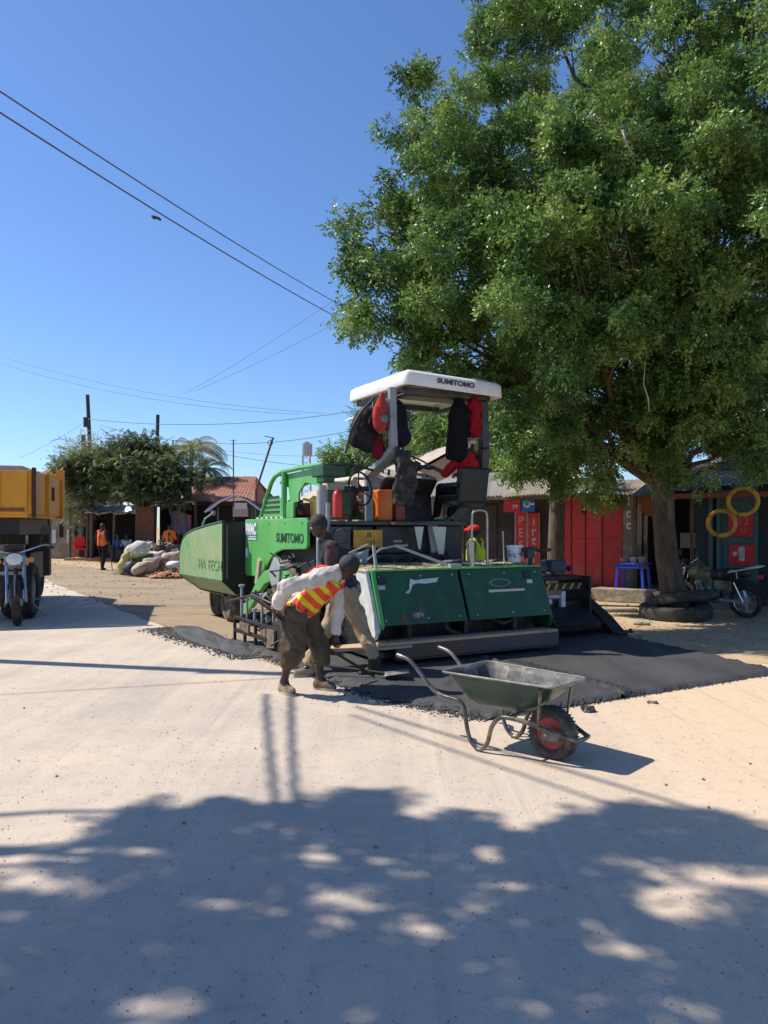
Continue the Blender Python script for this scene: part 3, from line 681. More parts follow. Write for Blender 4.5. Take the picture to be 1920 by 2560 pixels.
# tow arm
def curve_band(pts, w, x0, x1):
    b = MB(); up = []; dn = []
    for i, p in enumerate(pts):
        q0 = Vector(pts[max(i - 1, 0)]); q1 = Vector(pts[min(i + 1, len(pts) - 1)]); t = (q1 - q0).normalized(); n = Vector((-t.y, t.x))
        ww = w * (1 - 0.25 * abs(i / (len(pts) - 1) - .5)); up.append(Vector(p) + n * ww / 2); dn.append(Vector(p) - n * ww / 2)
    b.prism([tuple(p) for p in up] + [tuple(p) for p in reversed(dn)], x0, x1); return b
part(curve_band([(4.15, 0.32), (3.9, 0.36), (3.62, 0.52), (3.3, 0.74), (3.0, 0.9), (2.6, 0.98), (2.2, 0.95), (1.6, 0.7)], 0.19, -0.30, -0.22), 'tow_arm', GREEN, bevel=0.01)
part(curve_band([(4.15, 0.32), (3.6, 0.5), (3.0, 0.85), (2.2, 0.9), (1.6, 0.7)], 0.19, 2.22, 2.30), 'tow_arm', GREEN, bevel=0.01)
b = MB(); b.prism([(2.75, 1.0), (2.5, 1.22), (2.25, 1.1), (2.3, 0.85), (2.6, 0.8)], -0.33, -0.24); part(b, 'bracket', GREYP, bevel=0.01); part(MB().box((-0.2, 3.55, 0.95), (0.05, 0.12, 0.42), (0.35, 0, 0)), 'link_plate', M('beige_plate', (.35, .31, .22), .8), bevel=.006)
# screed: green rear hood, pale left end, top, walkway
b = MB(); b.prism([(0.36, 1.10), (0.37, 1.125), (1.15, 1.17), (1.15, 1.14)], 0.02, 2.62)
stp = part(b, 'screed_top', M('dusty_tread_plate', (0.42, 0.40, 0.2), 0.85, col2=(0.25, 0.2, 0.12), scale=4, thr=(0.4, 0.6), col3=(0.16, 0.3, 0.1), scale3=3, thr3=(0.6, 0.7)), bevel=0.004)
def rear_fn(p): return p
b = MB()
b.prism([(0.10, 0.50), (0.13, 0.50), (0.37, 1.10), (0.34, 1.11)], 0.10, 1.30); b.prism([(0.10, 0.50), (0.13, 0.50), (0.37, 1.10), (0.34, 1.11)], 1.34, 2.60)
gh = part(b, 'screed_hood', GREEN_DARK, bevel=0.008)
b = MB(); b.prism([(0.085, 0.46), (0.10, 0.50), (0.335, 1.11), (0.33, 1.14), (0.30, 1.12), (0.06, 0.50)], 0.085, 0.135); b.b2((0.10, 0.325, 1.112), (2.60, 0.375, 1.135)); part(b, 'screed_edge', GREEN, bevel=0.005)
def on_hood(v, z): t = (z - 0.50) / 0.61; return (v, 0.10 + 0.24 * t - 0.006, z)
tl = math.atan2(0.24, 0.61)
b = MB(); 
b.box(on_hood(1.95, 0.80), (0.56, 0.03, 0.035), (-tl, 0, 0)); b.lathe([(0, -0.006), (0.13, -0.006), (0.15, 0.01), (0, 0.01)], (0, 0, 0), 'y', 24); 
hd = part(MB().box(on_hood(1.98, 0.83), (0.56, 0.02, 0.03), (-tl, 0, 0)).cyl(Vector(on_hood(1.72, 0.83)) + Vector((0, -0.01, 0)), Vector(on_hood(1.72, 0.83)) + Vector((0, 0.03, 0)), 0.02, 8), 'pull_bar', M('cream_paint', (0.6, 0.55, 0.42), 0.6), par=gh)
b = MB(); n = 24; c = Vector(on_hood(1.90, 0.93)); vs = []
for rr in (0.8, 1.0):
    for k in range(n): a = 2 * math.pi * k / n; vs.append((c.x + 0.17 * rr * math.cos(a), c.y + 0.055 * rr * math.sin(a) * math.sin(tl) - 0.004, c.z + 0.055 * rr * math.sin(a) * math.cos(tl)))
part(b.add(vs, [(k, (k + 1) % n, n + (k + 1) % n, n + k) for k in range(n)]) if False else MB().add(vs, [(k, (k + 1) % n, n + (k + 1) % n, n + k) for k in range(n)]), 'hand_hole', M('hole_grey', (0.16, 0.22, 0.18), 0.6), par=gh)
b = MB()
for v in (0.22, 2.36): b.box(on_hood(v, 1.02), (0.11, 0.012, 0.10), (-tl, 0, 0))
part(b, 'latch', BLACKM, par=gh)
b = MB()
for v in (0.20, 2.38): b.box(on_hood(v, 0.93), (0.09, 0.008, 0.05), (-tl, 0, 0))
pts2 = [(0.50, 0.86), (0.56, 0.90), (0.60, 1.02), (0.66, 1.00), (0.78, 1.01), (1.0, 1.02), (0.96, 0.97), (0.80, 0.955), (0.70, 0.965), (0.62, 0.95), (0.58, 0.88), (0.54, 0.85)]
b.add([(lambda q: (q[0], q[1] - 0.004, q[2]))(on_hood(*p)) for p in pts2], [tuple(range(len(pts2)))])
explode(part(b, 'peeled_patch', GALV, par=gh))
part(MB().box(on_hood(0.62, 0.60), (0.16, 0.008, 0.07), (-tl, 0, 0)), 'warning_plate', REDP if False else M('red_plate', (0.10, 0.03, 0.03), 0.6, col2=(0.4, 0.38, 0.35), scale=30), par=gh)
part(MB().lathe([(0, -0.004), (0.04, -0.004), (0, 0.004)], on_hood(0.42, 0.58), 'y', 16), 'red_mark', M('dull_red_mark', (0.2, 0.03, 0.02), 0.6), par=gh)
b = MB(); b.prism([(0.06, 0.44), (0.10, 0.40), (0.14, 0.34), (0.55, 0.38), (0.78, 0.9), (0.82, 1.14), (0.36, 1.13), (0.08, 0.5)], 0.03, 0.082); part(b, 'end_plate', GALV, bevel=0.008)
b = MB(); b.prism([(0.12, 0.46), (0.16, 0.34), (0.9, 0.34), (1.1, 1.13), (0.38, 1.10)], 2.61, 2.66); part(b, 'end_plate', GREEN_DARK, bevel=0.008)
b = MB(); b.b2((0.1, 0.45, 0.10), (2.6, 1.25, 0.50)); b.b2((0.12, 0.6, 0.5), (2.58, 1.1, 1.08)); b.b2((0.15, 0.12, 0.12), (2.5, 0.45, 0.20))
b.b2((-0.62, 1.25, 0.05), (3.4, 1.75, 0.42)); 
for v in (0.5, 1.3, 2.05): b.b2((v, 0.18, 0.2), (v + 0.06, 0.5, 0.55))
b.tube([(1.0, 0.2, 0.55), (1.05, 0.18, 0.4), (1.2, 0.2, 0.33), (1.35, 0.3, 0.33)], 0.035, 8); b.tube([(1.7, 0.3, 0.5), (1.9, 0.2, 0.42), (2.2, 0.22, 0.48)], 0.03, 8)
part(b, 'screed_frame', TARRY, bevel=0.01)
# walkway: planks on steel, a gap at the left
b = MB(); b.b2((0.05, -0.02, 0.29), (2.62, 0.24, 0.325)); b.prism([(-0.62, 0.12), (-0.05, 0.02), (0.05, -0.05), (0.45, -0.03), (0.45, 0.36), (-0.6, 0.38)], 0.255, 0.285, 'xy')
wk = part(b, 'walkway', M('tarry_planks', (0.50, 0.34, 0.20), 0.85, col2=(0.12, 0.08, 0.05), scale=3.5, thr=(0.55, 0.8), bump=0.3, bscale=20, stretch=(0.5, 3, 2)), bevel=0.01)
b = MB(); b.b2((0.25, -0.005, 0.13), (2.64, 0.02, 0.288)); b.b2((0.28, -0.01, 0.11), (2.6, 0.18, 0.125)); part(b, 'walkway_skirt', M('blued_steel', (0.05, 0.05, 0.065), 0.5, col2=(0.09, 0.05, 0.03), scale=3, bump=0.1), bevel=0.004)
# hazard striped right extension
b = MB(); b.b2((2.70, 1.15, 0.84), (4.15, 1.75, 0.90)); b.b2((2.70, 1.2, 0.30), (4.12, 1.75, 0.52)); b.b2((4.12, 1.0, 0.05), (4.16, 1.9, 0.9)); b.prism([(0.6, 0.03), (1.9, 0.03), (1.9, 0.55), (1.3, 0.55), (0.9, 0.3)], 4.12, 4.36, 'yz', lambda p: (p[0] + (0.9 - p[2]) * 0.18, p[1], p[2]))
b.b2((4.3, 0.6, 0.06), (4.62, 0.75, 0.09)); b.cyl((4.62, 0.67, 0.06), (4.62, 0.67, 0.12), 0.025, 8); b.b2((2.75, 1.3, 0.1), (4.1, 1.7, 0.3)); b.box((3.6, 0.9, 0.3), (0.9, 0.5, 0.12), (0.4, 0, 0))
ext = part(b, 'screed_extension', TARRY, bevel=0.008)
b = MB(); b.b2((2.72, 1.13, 0.70), (4.12, 1.148, 0.80)); hz = part(b, 'hazard_board', M('board_black', (0.015, 0.014, 0.012), 0.6), par=ext)
b = MB()
for k in range(9):
    x = 2.78 + k * 0.15; b.add([(x, 1.127, 0.705), (x + 0.05, 1.127, 0.705), (x + 0.11, 1.127, 0.795), (x + 0.06, 1.127, 0.795)], [(0, 1, 2, 3)])
part(b, 'stripe', M('stripe_yellow', (0.55, 0.36, 0.08), 0.7, col2=(0.25, 0.17, 0.06), scale=12), par=ext)
b = MB(); b.tube([(2.75, 1.14, 0.62), (3.72, 1.14, 0.60)], 0.022, 8); b.b2((3.66, 1.1, 0.40), (3.74, 1.16, 0.68)); b.b2((2.85, 1.12, 0.50), (3.5, 1.15, 0.57)); part(b, 'slide_rod', GALV, par=ext)
b = MB(); b.b2((2.72, 1.3, 0.905), (3.2, 1.7, 0.93)); part(b, 'tread', M('pale_tread', (0.35, 0.31, 0.26), 0.8), par=ext)
b = MB(); b.box((3.85, 1.5, 1.04), (0.30, 0.25, 0.18)); b.cyl((4.05, 1.4, 1.0), (4.12, 1.4, 1.0), 0.05, 10); b.bar((3.85, 1.5, 0.9), (3.85, 1.5, 1.0), 0.06); part(b, 'control_head', M('navy_box', (0.02, 0.03, 0.06), 0.5), bevel=0.015)
# hoop hand rail on the screed
b = MB(); b.tube([(1.60, 0.45, 1.12), (1.60, 0.45, 1.72), (1.605, 0.45, 1.80), (1.63, 0.45, 1.84), (1.72, 0.45, 1.855), (1.81, 0.45, 1.84), (1.835, 0.45, 1.80), (1.84, 0.45, 1.72), (1.84, 0.45, 1.0)], 0.016, 8); b.cyl((1.60, 0.45, 1.12), (1.60, 0.45, 1.45), 0.035, 10)
part(b, 'hoop_rail', STEEL, smooth=60)
b = MB(); b.tube([(0.35, 1.0, 1.2), (0.55, 0.95, 1.36), (0.75, 0.9, 1.40), (0.9, 0.88, 1.40)], 0.014, 6); b.bar((0.72, 0.88, 1.40), (1.25, 0.42, 1.15), 0.03); b.box((1.3, 0.40, 1.15), (0.16, 0.09, 0.05)); b.bar((0.25, 0.5, 1.12), (0.24, 0.55, 1.42), 0.03); b.bar((0.1, 0.7, 1.3), (0.3, 0.8, 1.36), 0.02); b.bar((0.0, 0.9, 1.28), (0.4, 1.0, 1.42), 0.02)
b.tube([(-0.1, 0.9, 1.25), (0.05, 0.8, 1.18), (0.25, 0.9, 1.2), (0.35, 1.1, 1.25)], 0.012, 6); part(b, 'linkage', GREYP, smooth=50)
# left end gate and its clutter of screws, cylinders and hoses
b = MB()
g0, g1 = (-0.60, 1.55), (-0.78, 2.85)
def eg(t, z, o=0.0): return (g0[0] + (g1[0] - g0[0]) * t + o, g0[1] + (g1[1] - g0[1]) * t, z)
b.bar(eg(0, .33), eg(1, .37), 0.04); b.bar(eg(0, .17), eg(1, .19), 0.05); 
for t in (0, .25, .5, .75, 1): b.bar(eg(t, 0.02), eg(t, 0.36), 0.035, 0.05)
b.bar(eg(0, .03), eg(1.02, .03), 0.06, 0.04)
eo = part(b, 'end_gate', TARRY, bevel=0.004)
b = MB(); b.prism([(g1[1] - .15, .22), (g1[1] - .15, .33), (g1[1] - .55, .32), (g1[1] - .55, .2)], -0.76, -0.73); b.prism([(g0[1] + .55, .2), (g0[1] + .55, .32), (g0[1] + .02, .32), (g0[1] + .02, .1), (g0[1] + .3, .06)], -0.66, -0.63); part(b, 'shield', M('rusty_shield', (0.22, 0.16, 0.12), 0.7, col2=(0.1, 0.07, 0.05), scale=7), par=eo)
b = MB()
b = None
for t, h, r_ in ((0.93, .80, .022), (0.80, .62, .018), (0.45, .72, .02), (0.2, .6, .018), (0.62, .5, .02)):
    part(MB().tube([eg(t, .3, .06), eg(t, h - .001, .06), eg(t, h, .06), eg(t, h + .03, .06)], [r_, r_, r_ * 2, r_ * 2], 8), 'adjuster_screw', GREYP, smooth=40)
b = MB(); r = random.Random(21)
for i in range(46):
    c = (r.uniform(-0.62, -0.15), r.uniform(1.35, 2.75), r.uniform(0.2, 0.95)); a = (r.uniform(0, 3), r.uniform(0, 3), r.uniform(0, 3))
    if r.random() < .5: b.box(c, (r.uniform(.03, .12), r.uniform(.03, .14), r.uniform(.03, .12)), a)
    else:
        d = Vector((r.uniform(-1, 1), r.uniform(-1, 1), r.uniform(-1, 1))).normalized() * r.uniform(.08, .25); b.cyl(c, Vector(c) + d, r.uniform(.01, .028), 8)
part(b, 'linkage', M('greasy_linkage', (0.16, 0.14, 0.11), 0.55, 0.2, col2=(0.05, 0.045, 0.04), scale=9), bevel=0.004)
b = MB(); r = random.Random(22)
for i in range(10):
    p0 = Vector((r.uniform(-.5, .1), r.uniform(1.2, 1.6), r.uniform(.8, 1.3))); pts_ = [p0]
    for k in range(5): pts_.append(pts_[-1] + Vector((r.uniform(-.12, .12), r.uniform(0, .25), r.uniform(-.16, .08))))
    b.tube(pts_, .012, 6)
part(b, 'hose', BLACKM, smooth=60)
b = MB(); b.tube([eg(1.35, .55, .1), eg(.55, .72, .0), eg(.1, .62, .05), eg(.02, .5, .05)], .018, 8); part(b, 'grab_bar', BLACKM, smooth=60)

# spilled mix on the walkway, the screed top and the extension
pts = []; sz = []; r = random.Random(77)
for _ in range(420): pts.append((r.uniform(.1, 2.55), abs(r.gauss(.16, .06)), .335)); sz.append(r.uniform(.004, .013))
for _ in range(260): u = r.uniform(.45, 1.1); pts.append((r.uniform(.1, 2.5), u, 1.133 + (u - .36) * .055)); sz.append(r.uniform(.004, .014))
for _ in range(160): pts.append((r.uniform(2.75, 4.05), r.uniform(1.2, 1.7), .91)); sz.append(r.uniform(.005, .02))
o = stones('spilled_mix', pts, sz, GRANULE, 12); o.parent = PV; o['kind'] = 'stuff'
r = random.Random(5)
for i in range(5): part(MB().box((r.uniform(.5, 2.2), r.uniform(.6, 1.0), 1.185), (r.uniform(.08, .3), r.uniform(.05, .12), .03), (0, .1, r.uniform(0, 3))), 'scrap_plate', BLACKM if i % 2 else GREYP, bevel=.004)
for i in range(7): part(MB().tube(smoothpath_([(.1 + i * .27, 1.4, 1.24), (.15 + i * .27, 1.3, 1.1 + .05 * (i % 3)), (.3 + i * .22, 1.15, 1.22), (.25 + i * .25, 1.0, 1.18)]), .014, 6), 'hose', BLACKM, smooth=180)
for v in (.18, .75, 1.2, 1.45, 2.0, 2.5):
    for z in (.56, 1.05): part(MB().lathe([(0, -.006), (.013, -.006), (.013, .004), (0, .004)], on_hood(v, z), 'y', 8), 'bolt', GREYP, par=gh)
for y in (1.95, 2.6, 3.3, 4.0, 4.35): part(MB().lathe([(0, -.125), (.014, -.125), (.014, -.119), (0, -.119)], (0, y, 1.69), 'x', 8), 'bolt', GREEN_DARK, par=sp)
# ============================================================ WHEELBARROW  x forward, y away, origin under the wheel
WBR = math.atan2(-.69, .72)
WB = empty('wheelbarrow', (1.2, 5.22, 0), WBR, 'dark green wheelbarrow with red wheel hub standing by the fresh asphalt', 'wheelbarrow')
def wpart(mb, name, m, smooth=None, bevel=0.0, **k): return mb.build(name, m, WB, smooth=smooth, bevel=bevel, **k)
TUBE = M('worn_tube', (0.10, 0.095, 0.085), 0.38, 0.6, col2=(0.30, 0.26, 0.21), scale=9, thr=(0.42, 0.66), bump=0.08)
def smoothpath(P, n=5):
    P = [Vector(p) for p in P]; out = []
    for i in range(len(P) - 1):
        p0 = P[max(i - 1, 0)]; p1 = P[i]; p2 = P[i + 1]; p3 = P[min(i + 2, len(P) - 1)]
        for j in range(n):
            t = j / n; out.append(0.5 * ((2 * p1) + (p2 - p0) * t + (2 * p0 - 5 * p1 + 4 * p2 - p3) * t * t + (3 * p1 - p0 - 3 * p2 + p3) * t ** 3))
    out.append(P[-1]); return out
for s in (-1, 1):
    hp = [(-1.27, .26 * s, .62), (-1.14, .255 * s, .59), (-1.04, .25 * s, .51), (-.92, .24 * s, .40), (-.81, .24 * s, .36), (-.66, .24 * s, .345), (-.605, .24 * s, .28), (-.595, .23 * s, .17), (-.56, .23 * s, .07), (-.48, .23 * s, .018), (-.41, .23 * s, .08), (-.37, .235 * s, .20), (-.31, .235 * s, .275), (-.22, .23 * s, .295), (-.05, .19 * s, .27), (.12, .12 * s, .215), (.22, .075 * s, .19)]
    wpart(MB().tube(smoothpath(hp), 0.0165, 10), 'handle', TUBE, smooth=180)
    wpart(MB().tube([(.02, .215 * s, .53), (-.01, .19 * s, .27)], .011, 8), 'stay', TUBE, smooth=60)
    wpart(MB().box((.02, .085 * s, .185), (.13, .012, .07)), 'axle_plate', M('muddy_plate', (0.25, 0.2, 0.15), 0.85, col2=(0.12, 0.1, 0.08), scale=20), bevel=.004)
wpart(MB().tube([(.22, -.085, .19), (.235, 0, .19), (.22, .085, .19)], .016, 8).tube([(-.24, -.23, .295), (-.24, .23, .295)], .012, 8), 'cross_bar', TUBE, smooth=60)
TRAY = M('tray_green', (0.020, 0.052, 0.042), 0.35, col2=(0.06, 0.075, 0.065), scale=5, thr=(0.5, 0.8), bump=0.05, bscale=9, col3=(0.16, 0.15, 0.13), scale3=14, thr3=(0.66, 0.85))
TRAYI = M('tray_inside', (0.13, 0.125, 0.12), 0.6, col2=(0.04, 0.04, 0.04), scale=6, thr=(0.42, 0.6), bump=0.2, col3=(0.3, 0.28, 0.25), scale3=10, thr3=(0.55, 0.75))
def tray(off=0.0):
    rings = []
    for z, xr, xf, yr, yf, rr in ((.555, -.79, .13, .30, .235, .05), (.545, -.765, .105, .285, .22, .06), (.50, -.745, .055, .265, .205, .09), (.42, -.71, -.03, .225, .175, .10), (.36, -.675, -.11, .195, .145, .10), (.325, -.63, -.18, .155, .12, .09), (.31, -.56, -.25, .11, .09, .07)):
        R = []; xr += off; xf -= off; yr -= off; yf -= off; z += off
        for cx, cy, a0 in ((xf - rr, yf - rr, 0), (xr + rr, yr - rr, 90), (xr + rr, -yr + rr, 180), (xf - rr, -yf + rr, 270)):
            for k in range(6): a = rad(a0 + 18 * k); R.append((cx + rr * math.cos(a), cy + rr * math.sin(a), z))
        rings.append(R)
    n = len(rings[0]); vs = [p for R in rings for p in R]; fs = []
    for i in range(len(rings) - 1):
        for k in range(n): fs.append((i * n + k, i * n + (k + 1) % n, (i + 1) * n + (k + 1) % n, (i + 1) * n + k))
    fs.append(tuple(range((len(rings) - 1) * n, len(rings) * n))); return MB().add(vs, fs), rings[0]
t_, rim = tray(); t2_, rim2 = tray(0.006)
ty = wpart(t_, 'tray', TRAY, smooth=50); tyi = t2_.build('tray_lining', TRAYI, ty, smooth=50)
MB().tube(rim, .009, 8, closed=True).build('rim', M('rim_grey', (0.13, 0.14, 0.13), 0.5, col2=(0.3, 0.27, 0.22), scale=12), ty, smooth=180)
we = bpy.data.objects.new('wheel', None); C.objects.link(we); we.parent = WB; we.location = (-.01, 0, .188)
b = MB(); b.lathe([(.115, -.035), (.135, -.048), (.165, -.044), (.183, -.025), (.188, 0), (.183, .025), (.165, .044), (.135, .048), (.115, .035)], (0, 0, 0), 'y', 40, cap=False)
for k in range(44):
    a = 6.283 * k / 44; R3 = Matrix.Rotation(-a, 3, 'Y')
    for sy in (-1, 1): b.box(R3 @ Vector((.185, .02 * sy, 0)), (.007, .030, .010), R3)
b.build('tyre', M('muddy_rubber', (0.045, 0.042, 0.038), 0.85, col2=(0.18, 0.155, 0.12), scale=9, thr=(0.45, 0.7), bump=0.2), we, smooth=40)
b = MB(); b.lathe([(0, -.05), (.02, -.05), (.025, -.03), (.06, -.025), (.085, -.034), (.108, -.036), (.118, -.03), (.118, .03), (.108, .036), (.085, .034), (.06, .025), (.025, .03), (.02, .05), (0, .05)], (0, 0, 0), 'y', 32)
b.build('hub', M('red_hub', (0.36, 0.035, 0.025), 0.5, col2=(0.10, 0.06, 0.045), scale=9, thr=(0.42, 0.6), speck=((0.3, 0.22, 0.16), 22, (0.6, 0.7))), we, smooth=35)
wpart(MB().cyl((-.01, -.1, .188), (-.01, .1, .188), .011, 10), 'axle', STEEL, smooth=40)

# ============================================================ PEOPLE
def unit(v): v = Vector(v); return v.normalized()
def hand(b, wr, d, n, curl=0.6, side=1, s=1.0):
    """palm and five fingers; wr wrist, d pointing direction, n palm normal (towards what it holds)."""
    wr, d, n = Vector(wr), unit(d), Vector(n); n = (n - d * n.dot(d)).normalized(); w = d.cross(n) * side
    b.tube([wr - d * .02, wr + d * .02, wr + d * .06, wr + d * .088], [.024 * s, .030 * s, .036 * s, .030 * s], 8)
    for i, (o, L) in enumerate(((-.032, .075), (-.011, .085), (.011, .080), (.031, .062))):
        p = wr + d * .085 + w * o; pts_ = [p - d * .02]; dd = d.copy()
        for k in range(4):
            pts_.append(pts_[-1] + dd * (L / 3.2)); a = curl * (0.55 + .2 * k); dd = (dd * math.cos(a) + n * math.sin(a)).normalized()
        b.tube(pts_, [.011 * s, .010 * s, .0095 * s, .009 * s, .007 * s], 7)
    p = wr + d * .03 - w * .03; t = (d * .6 - w * .8 + n * .3).normalized(); t2 = (d * .8 + n * .6 * (1 if curl > .3 else .3)).normalized()
    b.tube([p, p + t * .03, p + t * .045 + t2 * .025, p + t * .045 + t2 * .05], [.014 * s, .012 * s, .010 * s, .008 * s], 7)
def person(root_xy, label, J, cat='person', skin=SKIN, hair=HAIR, res=.014, group=None, face=True, z0=0.0):
    e = empty('person', (root_xy[0], root_xy[1], z0), 0, label, cat, group)
    O = Vector((root_xy[0], root_xy[1], z0)); P = {k: (Vector(v) - O if k not in ('fd', 'up', 'hl', 'hr', 'nl', 'nr') else Vector(v)) for k, v in J.items() if hasattr(v, '__len__')}
    s = J.get('s', 1.0); fd = unit(P['fd']); up = P.get('up', Vector((0, 0, 1))); up = (up - fd * up.dot(fd)).normalized(); sd = fd.cross(up)
    R = np.array([list(fd), list(sd), list(up)]).T
    h = P['head']; pr = []
    pr += [('c', h - up * .06 * s - fd * .01, P['neck'], .052 * s, .058 * s), ('c', P['neck'], P['chest'], .075 * s, .13 * s), ('c', P['chest'], P['pelvis'], .13 * s, .125 * s)]
    for q in 'LR':
        pr += [('c', P['neck'].lerp(P['sh' + q], .4), P['sh' + q], .06 * s, .058 * s), ('c', P['sh' + q], P['el' + q], .052 * s, .040 * s), ('c', P['el' + q], P['wr' + q], .040 * s, .026 * s)]
        pr += [('c', P['pelvis'].lerp(P['hip' + q], .6), P['hip' + q], .10 * s, .095 * s), ('c', P['hip' + q], P['kn' + q], .088 * s, .058 * s), ('c', P['kn' + q], P['an' + q], .055 * s, .036 * s), ('c', P['an' + q], P['to' + q], .036 * s, .028 * s)]
    pr += [('k', .018)]
    pr += [('e', h + up * .02 * s - fd * .008 * s, (.098 * s, .078 * s, .105 * s), R), ('e', h - up * .055 * s + fd * .028 * s, (.062 * s, .055 * s, .062 * s), R)]
    if face:
        pr += [('k', .008), ('c', h + fd * .082 * s + up * .012 * s, h + fd * .104 * s - up * .022 * s, .008 * s, .014 * s), ('c', h + fd * .085 * s + up * .03 * s - sd * .035 * s, h + fd * .085 * s + up * .03 * s + sd * .035 * s, .010 * s, .010 * s), ('c', h + fd * .082 * s - up * .055 * s - sd * .02 * s, h + fd * .082 * s - up * .055 * s + sd * .02 * s, .009 * s, .009 * s)]
        for k in (-1, 1): pr += [('e', h + sd * .080 * s * k - fd * .008 * s - up * .005, (.020 * s, .010 * s, .032 * s), R)]
    V, Q = nets([(q[0],) + tuple(tuple(x) if isinstance(x, Vector) else x for x in q[1:]) for q in pr], res, .035)
    hb = MB()
    for q in 'LR':
        if 'h' + q.lower() in J: hand(hb, P['wr' + q], P['h' + q.lower()], P['n' + q.lower()], J.get('curl', .75), 1 if q == 'L' else -1, s)
    hv_ = np.array([tuple(v) for v in hb.v]).reshape(-1, 3)
    Fs = [tuple(int(i) for i in q) for q in Q] + [tuple(i + len(V) for i in f) for f in hb.f]
    me = bpy.data.meshes.new('body'); me.from_pydata([tuple(v) for v in V] + [tuple(v) for v in hv_], [], Fs); me.materials.append(skin)
    me.polygons.foreach_set('use_smooth', [True] * len(me.polygons)); me.update()
    o = bpy.data.objects.new('body', me); C.objects.link(o); o.parent = e
    if hair: blob('hair', [('e', tuple(h + up * .032 * s - fd * .018 * s), (.102 * s, .086 * s, .105 * s), R), ('cut', tuple(h + fd * .045 * s + up * .02 * s), tuple(fd * .75 - up * .65))], hair, e, .010, .01, wr=.0015, wf=120)
    if face:
        for k in (-1, 1):
            b = MB(); b.lathe([(0, -.012), (.008, -.009), (.012, 0), (.008, .009), (0, .012)]); eo_ = b.build('eye', EYEW, e, smooth=180); eo_.location = h + fd * .082 * s + sd * .032 * s * k + up * .012 * s
            b = MB(); b.lathe([(0, -.006), (.005, -.004), (.006, 0), (.005, .004), (0, .006)]); b.build('iris', BLACKM, eo_, smooth=180).location = fd * .009
    return e, P, O
def cloth(name, prims, m, e, wr=.011, seed=1, res=.013, k=.03, wf=46, mi=None, dirw=(1, 1, 1)):
    return blob(name, [(q[0],) + tuple(tuple(x) if isinstance(x, Vector) else x for x in q[1:]) for q in prims], m, e, res, k, wr=wr, wf=wf, seed=seed, mi=mi, dirw=dirw)
def shoe(e, an, to, m, sole=None, h=.0):
    an, to = Vector(an), Vector(to); d = to - an; d.z = 0; d.normalize(); g = min(an.z, to.z) - .0
    base = Vector((an.x, an.y, 0)); hz = max(0, to.z - .03)
    pr = [('c', base + Vector((0, 0, .045 + hz)) - d * .035, base + Vector((0, 0, .04 + hz)) + d * .14, .042, .040), ('c', base + Vector((0, 0, .06 + hz)) - d * .02, base + Vector((0, 0, .05 + hz)) + d * .09, .044, .040), ('c', base + Vector((0, 0, .05 + hz)) - d * .02, an + Vector((0, 0, h)), .045, .045), ('cut', (0, 0, .006 + hz), (0, 0, -1))]
    o = cloth('shoe', pr, m, e, .001, 3, .010, .02)
    if sole:
        s_ = Vector((-d.y, d.x, 0)); b = MB(); c = base + d * .05; n = 20; ring = []
        for k in range(n): a = 6.283 * k / n; w = .048 if math.cos(a) > 0 else .042; ring.append((c + d * .135 * math.cos(a) + s_ * w * math.sin(a)))
        b.prism([(p.x, p.y) for p in ring], .002 + hz, .022 + hz, 'xy'); b.build('sole', sole, o, smooth=30)
    return o
def fab(name, c, c2=None, **k): return M(name, c, 0.9, col2=c2 or tuple(x * .75 for x in c), scale=k.get('scale', 9), thr=(0.45, 0.75), bump=0.25, bscale=k.get('bs', 60), spec=.2)
SHIRTW = fab('dusty_white_shirt', (0.62, 0.57, 0.50), (0.45, 0.40, 0.33), scale=5)
KHAKI = fab('grubby_khaki', (0.105, 0.082, 0.05), (0.055, 0.045, 0.032), scale=5)
VEST = fab('safety_orange', (0.80, 0.085, 0.045), (0.6, 0.06, 0.04)); VESTY = fab('safety_yellow', (0.70, 0.62, 0.03), (0.5, 0.45, 0.03))
# ---- worker in the safety vest bending over a rake
J = dict(head=(-.355, 7.27, 1.235), fd=(.62, .12, -.75), up=(.75, 0, .62), neck=(-.455, 7.30, 1.19), chest=(-.60, 7.31, 1.075), pelvis=(-.84, 7.34, .84),
    shL=(-.50, 7.47, 1.12), elL=(-.475, 7.47, .80), wrL=(-.49, 7.43, .56), hl=(.15, -.1, -1), nl=(.2, .9, .2),
    shR=(-.60, 7.12, 1.15), elR=(-.93, 7.03, 1.07), wrR=(-1.045, 7.12, .86), hr=(.1, .25, -1), nr=(.8, .5, 0),
    hipL=(-.81, 7.44, .80), knL=(-.66, 7.46, .46), anL=(-.645, 7.45, .10), toL=(-.50, 7.38, .035),
    hipR=(-.87, 7.22, .80), knR=(-.90, 7.14, .45), anR=(-.985, 7.28, .11), toR=(-.88, 7.16, .035), curl=.85)
w1, P, O = person((-.8, 7.3), 'bending man in white shirt and red and yellow safety vest, khaki trousers, holding a rake', J)
def ext_(a, b_, t): return a.lerp(b_, t)
Sy = Vector((0, .075, 0))
cloth('shirt', [('c', P['pelvis'] + Sy, P['chest'] + Sy, .120, .135), ('c', P['pelvis'] - Sy, P['chest'] - Sy, .120, .135), ('c', P['chest'], P['neck'], .145, .085), ('c', P['neck'].lerp(P['shL'], .3), P['shL'], .085, .078), ('c', P['neck'].lerp(P['shR'], .3), P['shR'], .085, .078),
    ('c', P['shL'], P['elL'], .072, .062), ('c', P['elL'], P['elL'].lerp(P['wrL'], .85), .060, .052), ('c', P['shR'], P['elR'], .078, .07), ('c', P['elR'], P['elR'].lerp(P['wrR'], .72), .068, .062)], SHIRTW, w1, .019, 5, .011, .035, 42)
ax = (P['chest'] - P['pelvis']).normalized(); axn = np.array(ax); pel = np.array(P['pelvis'])
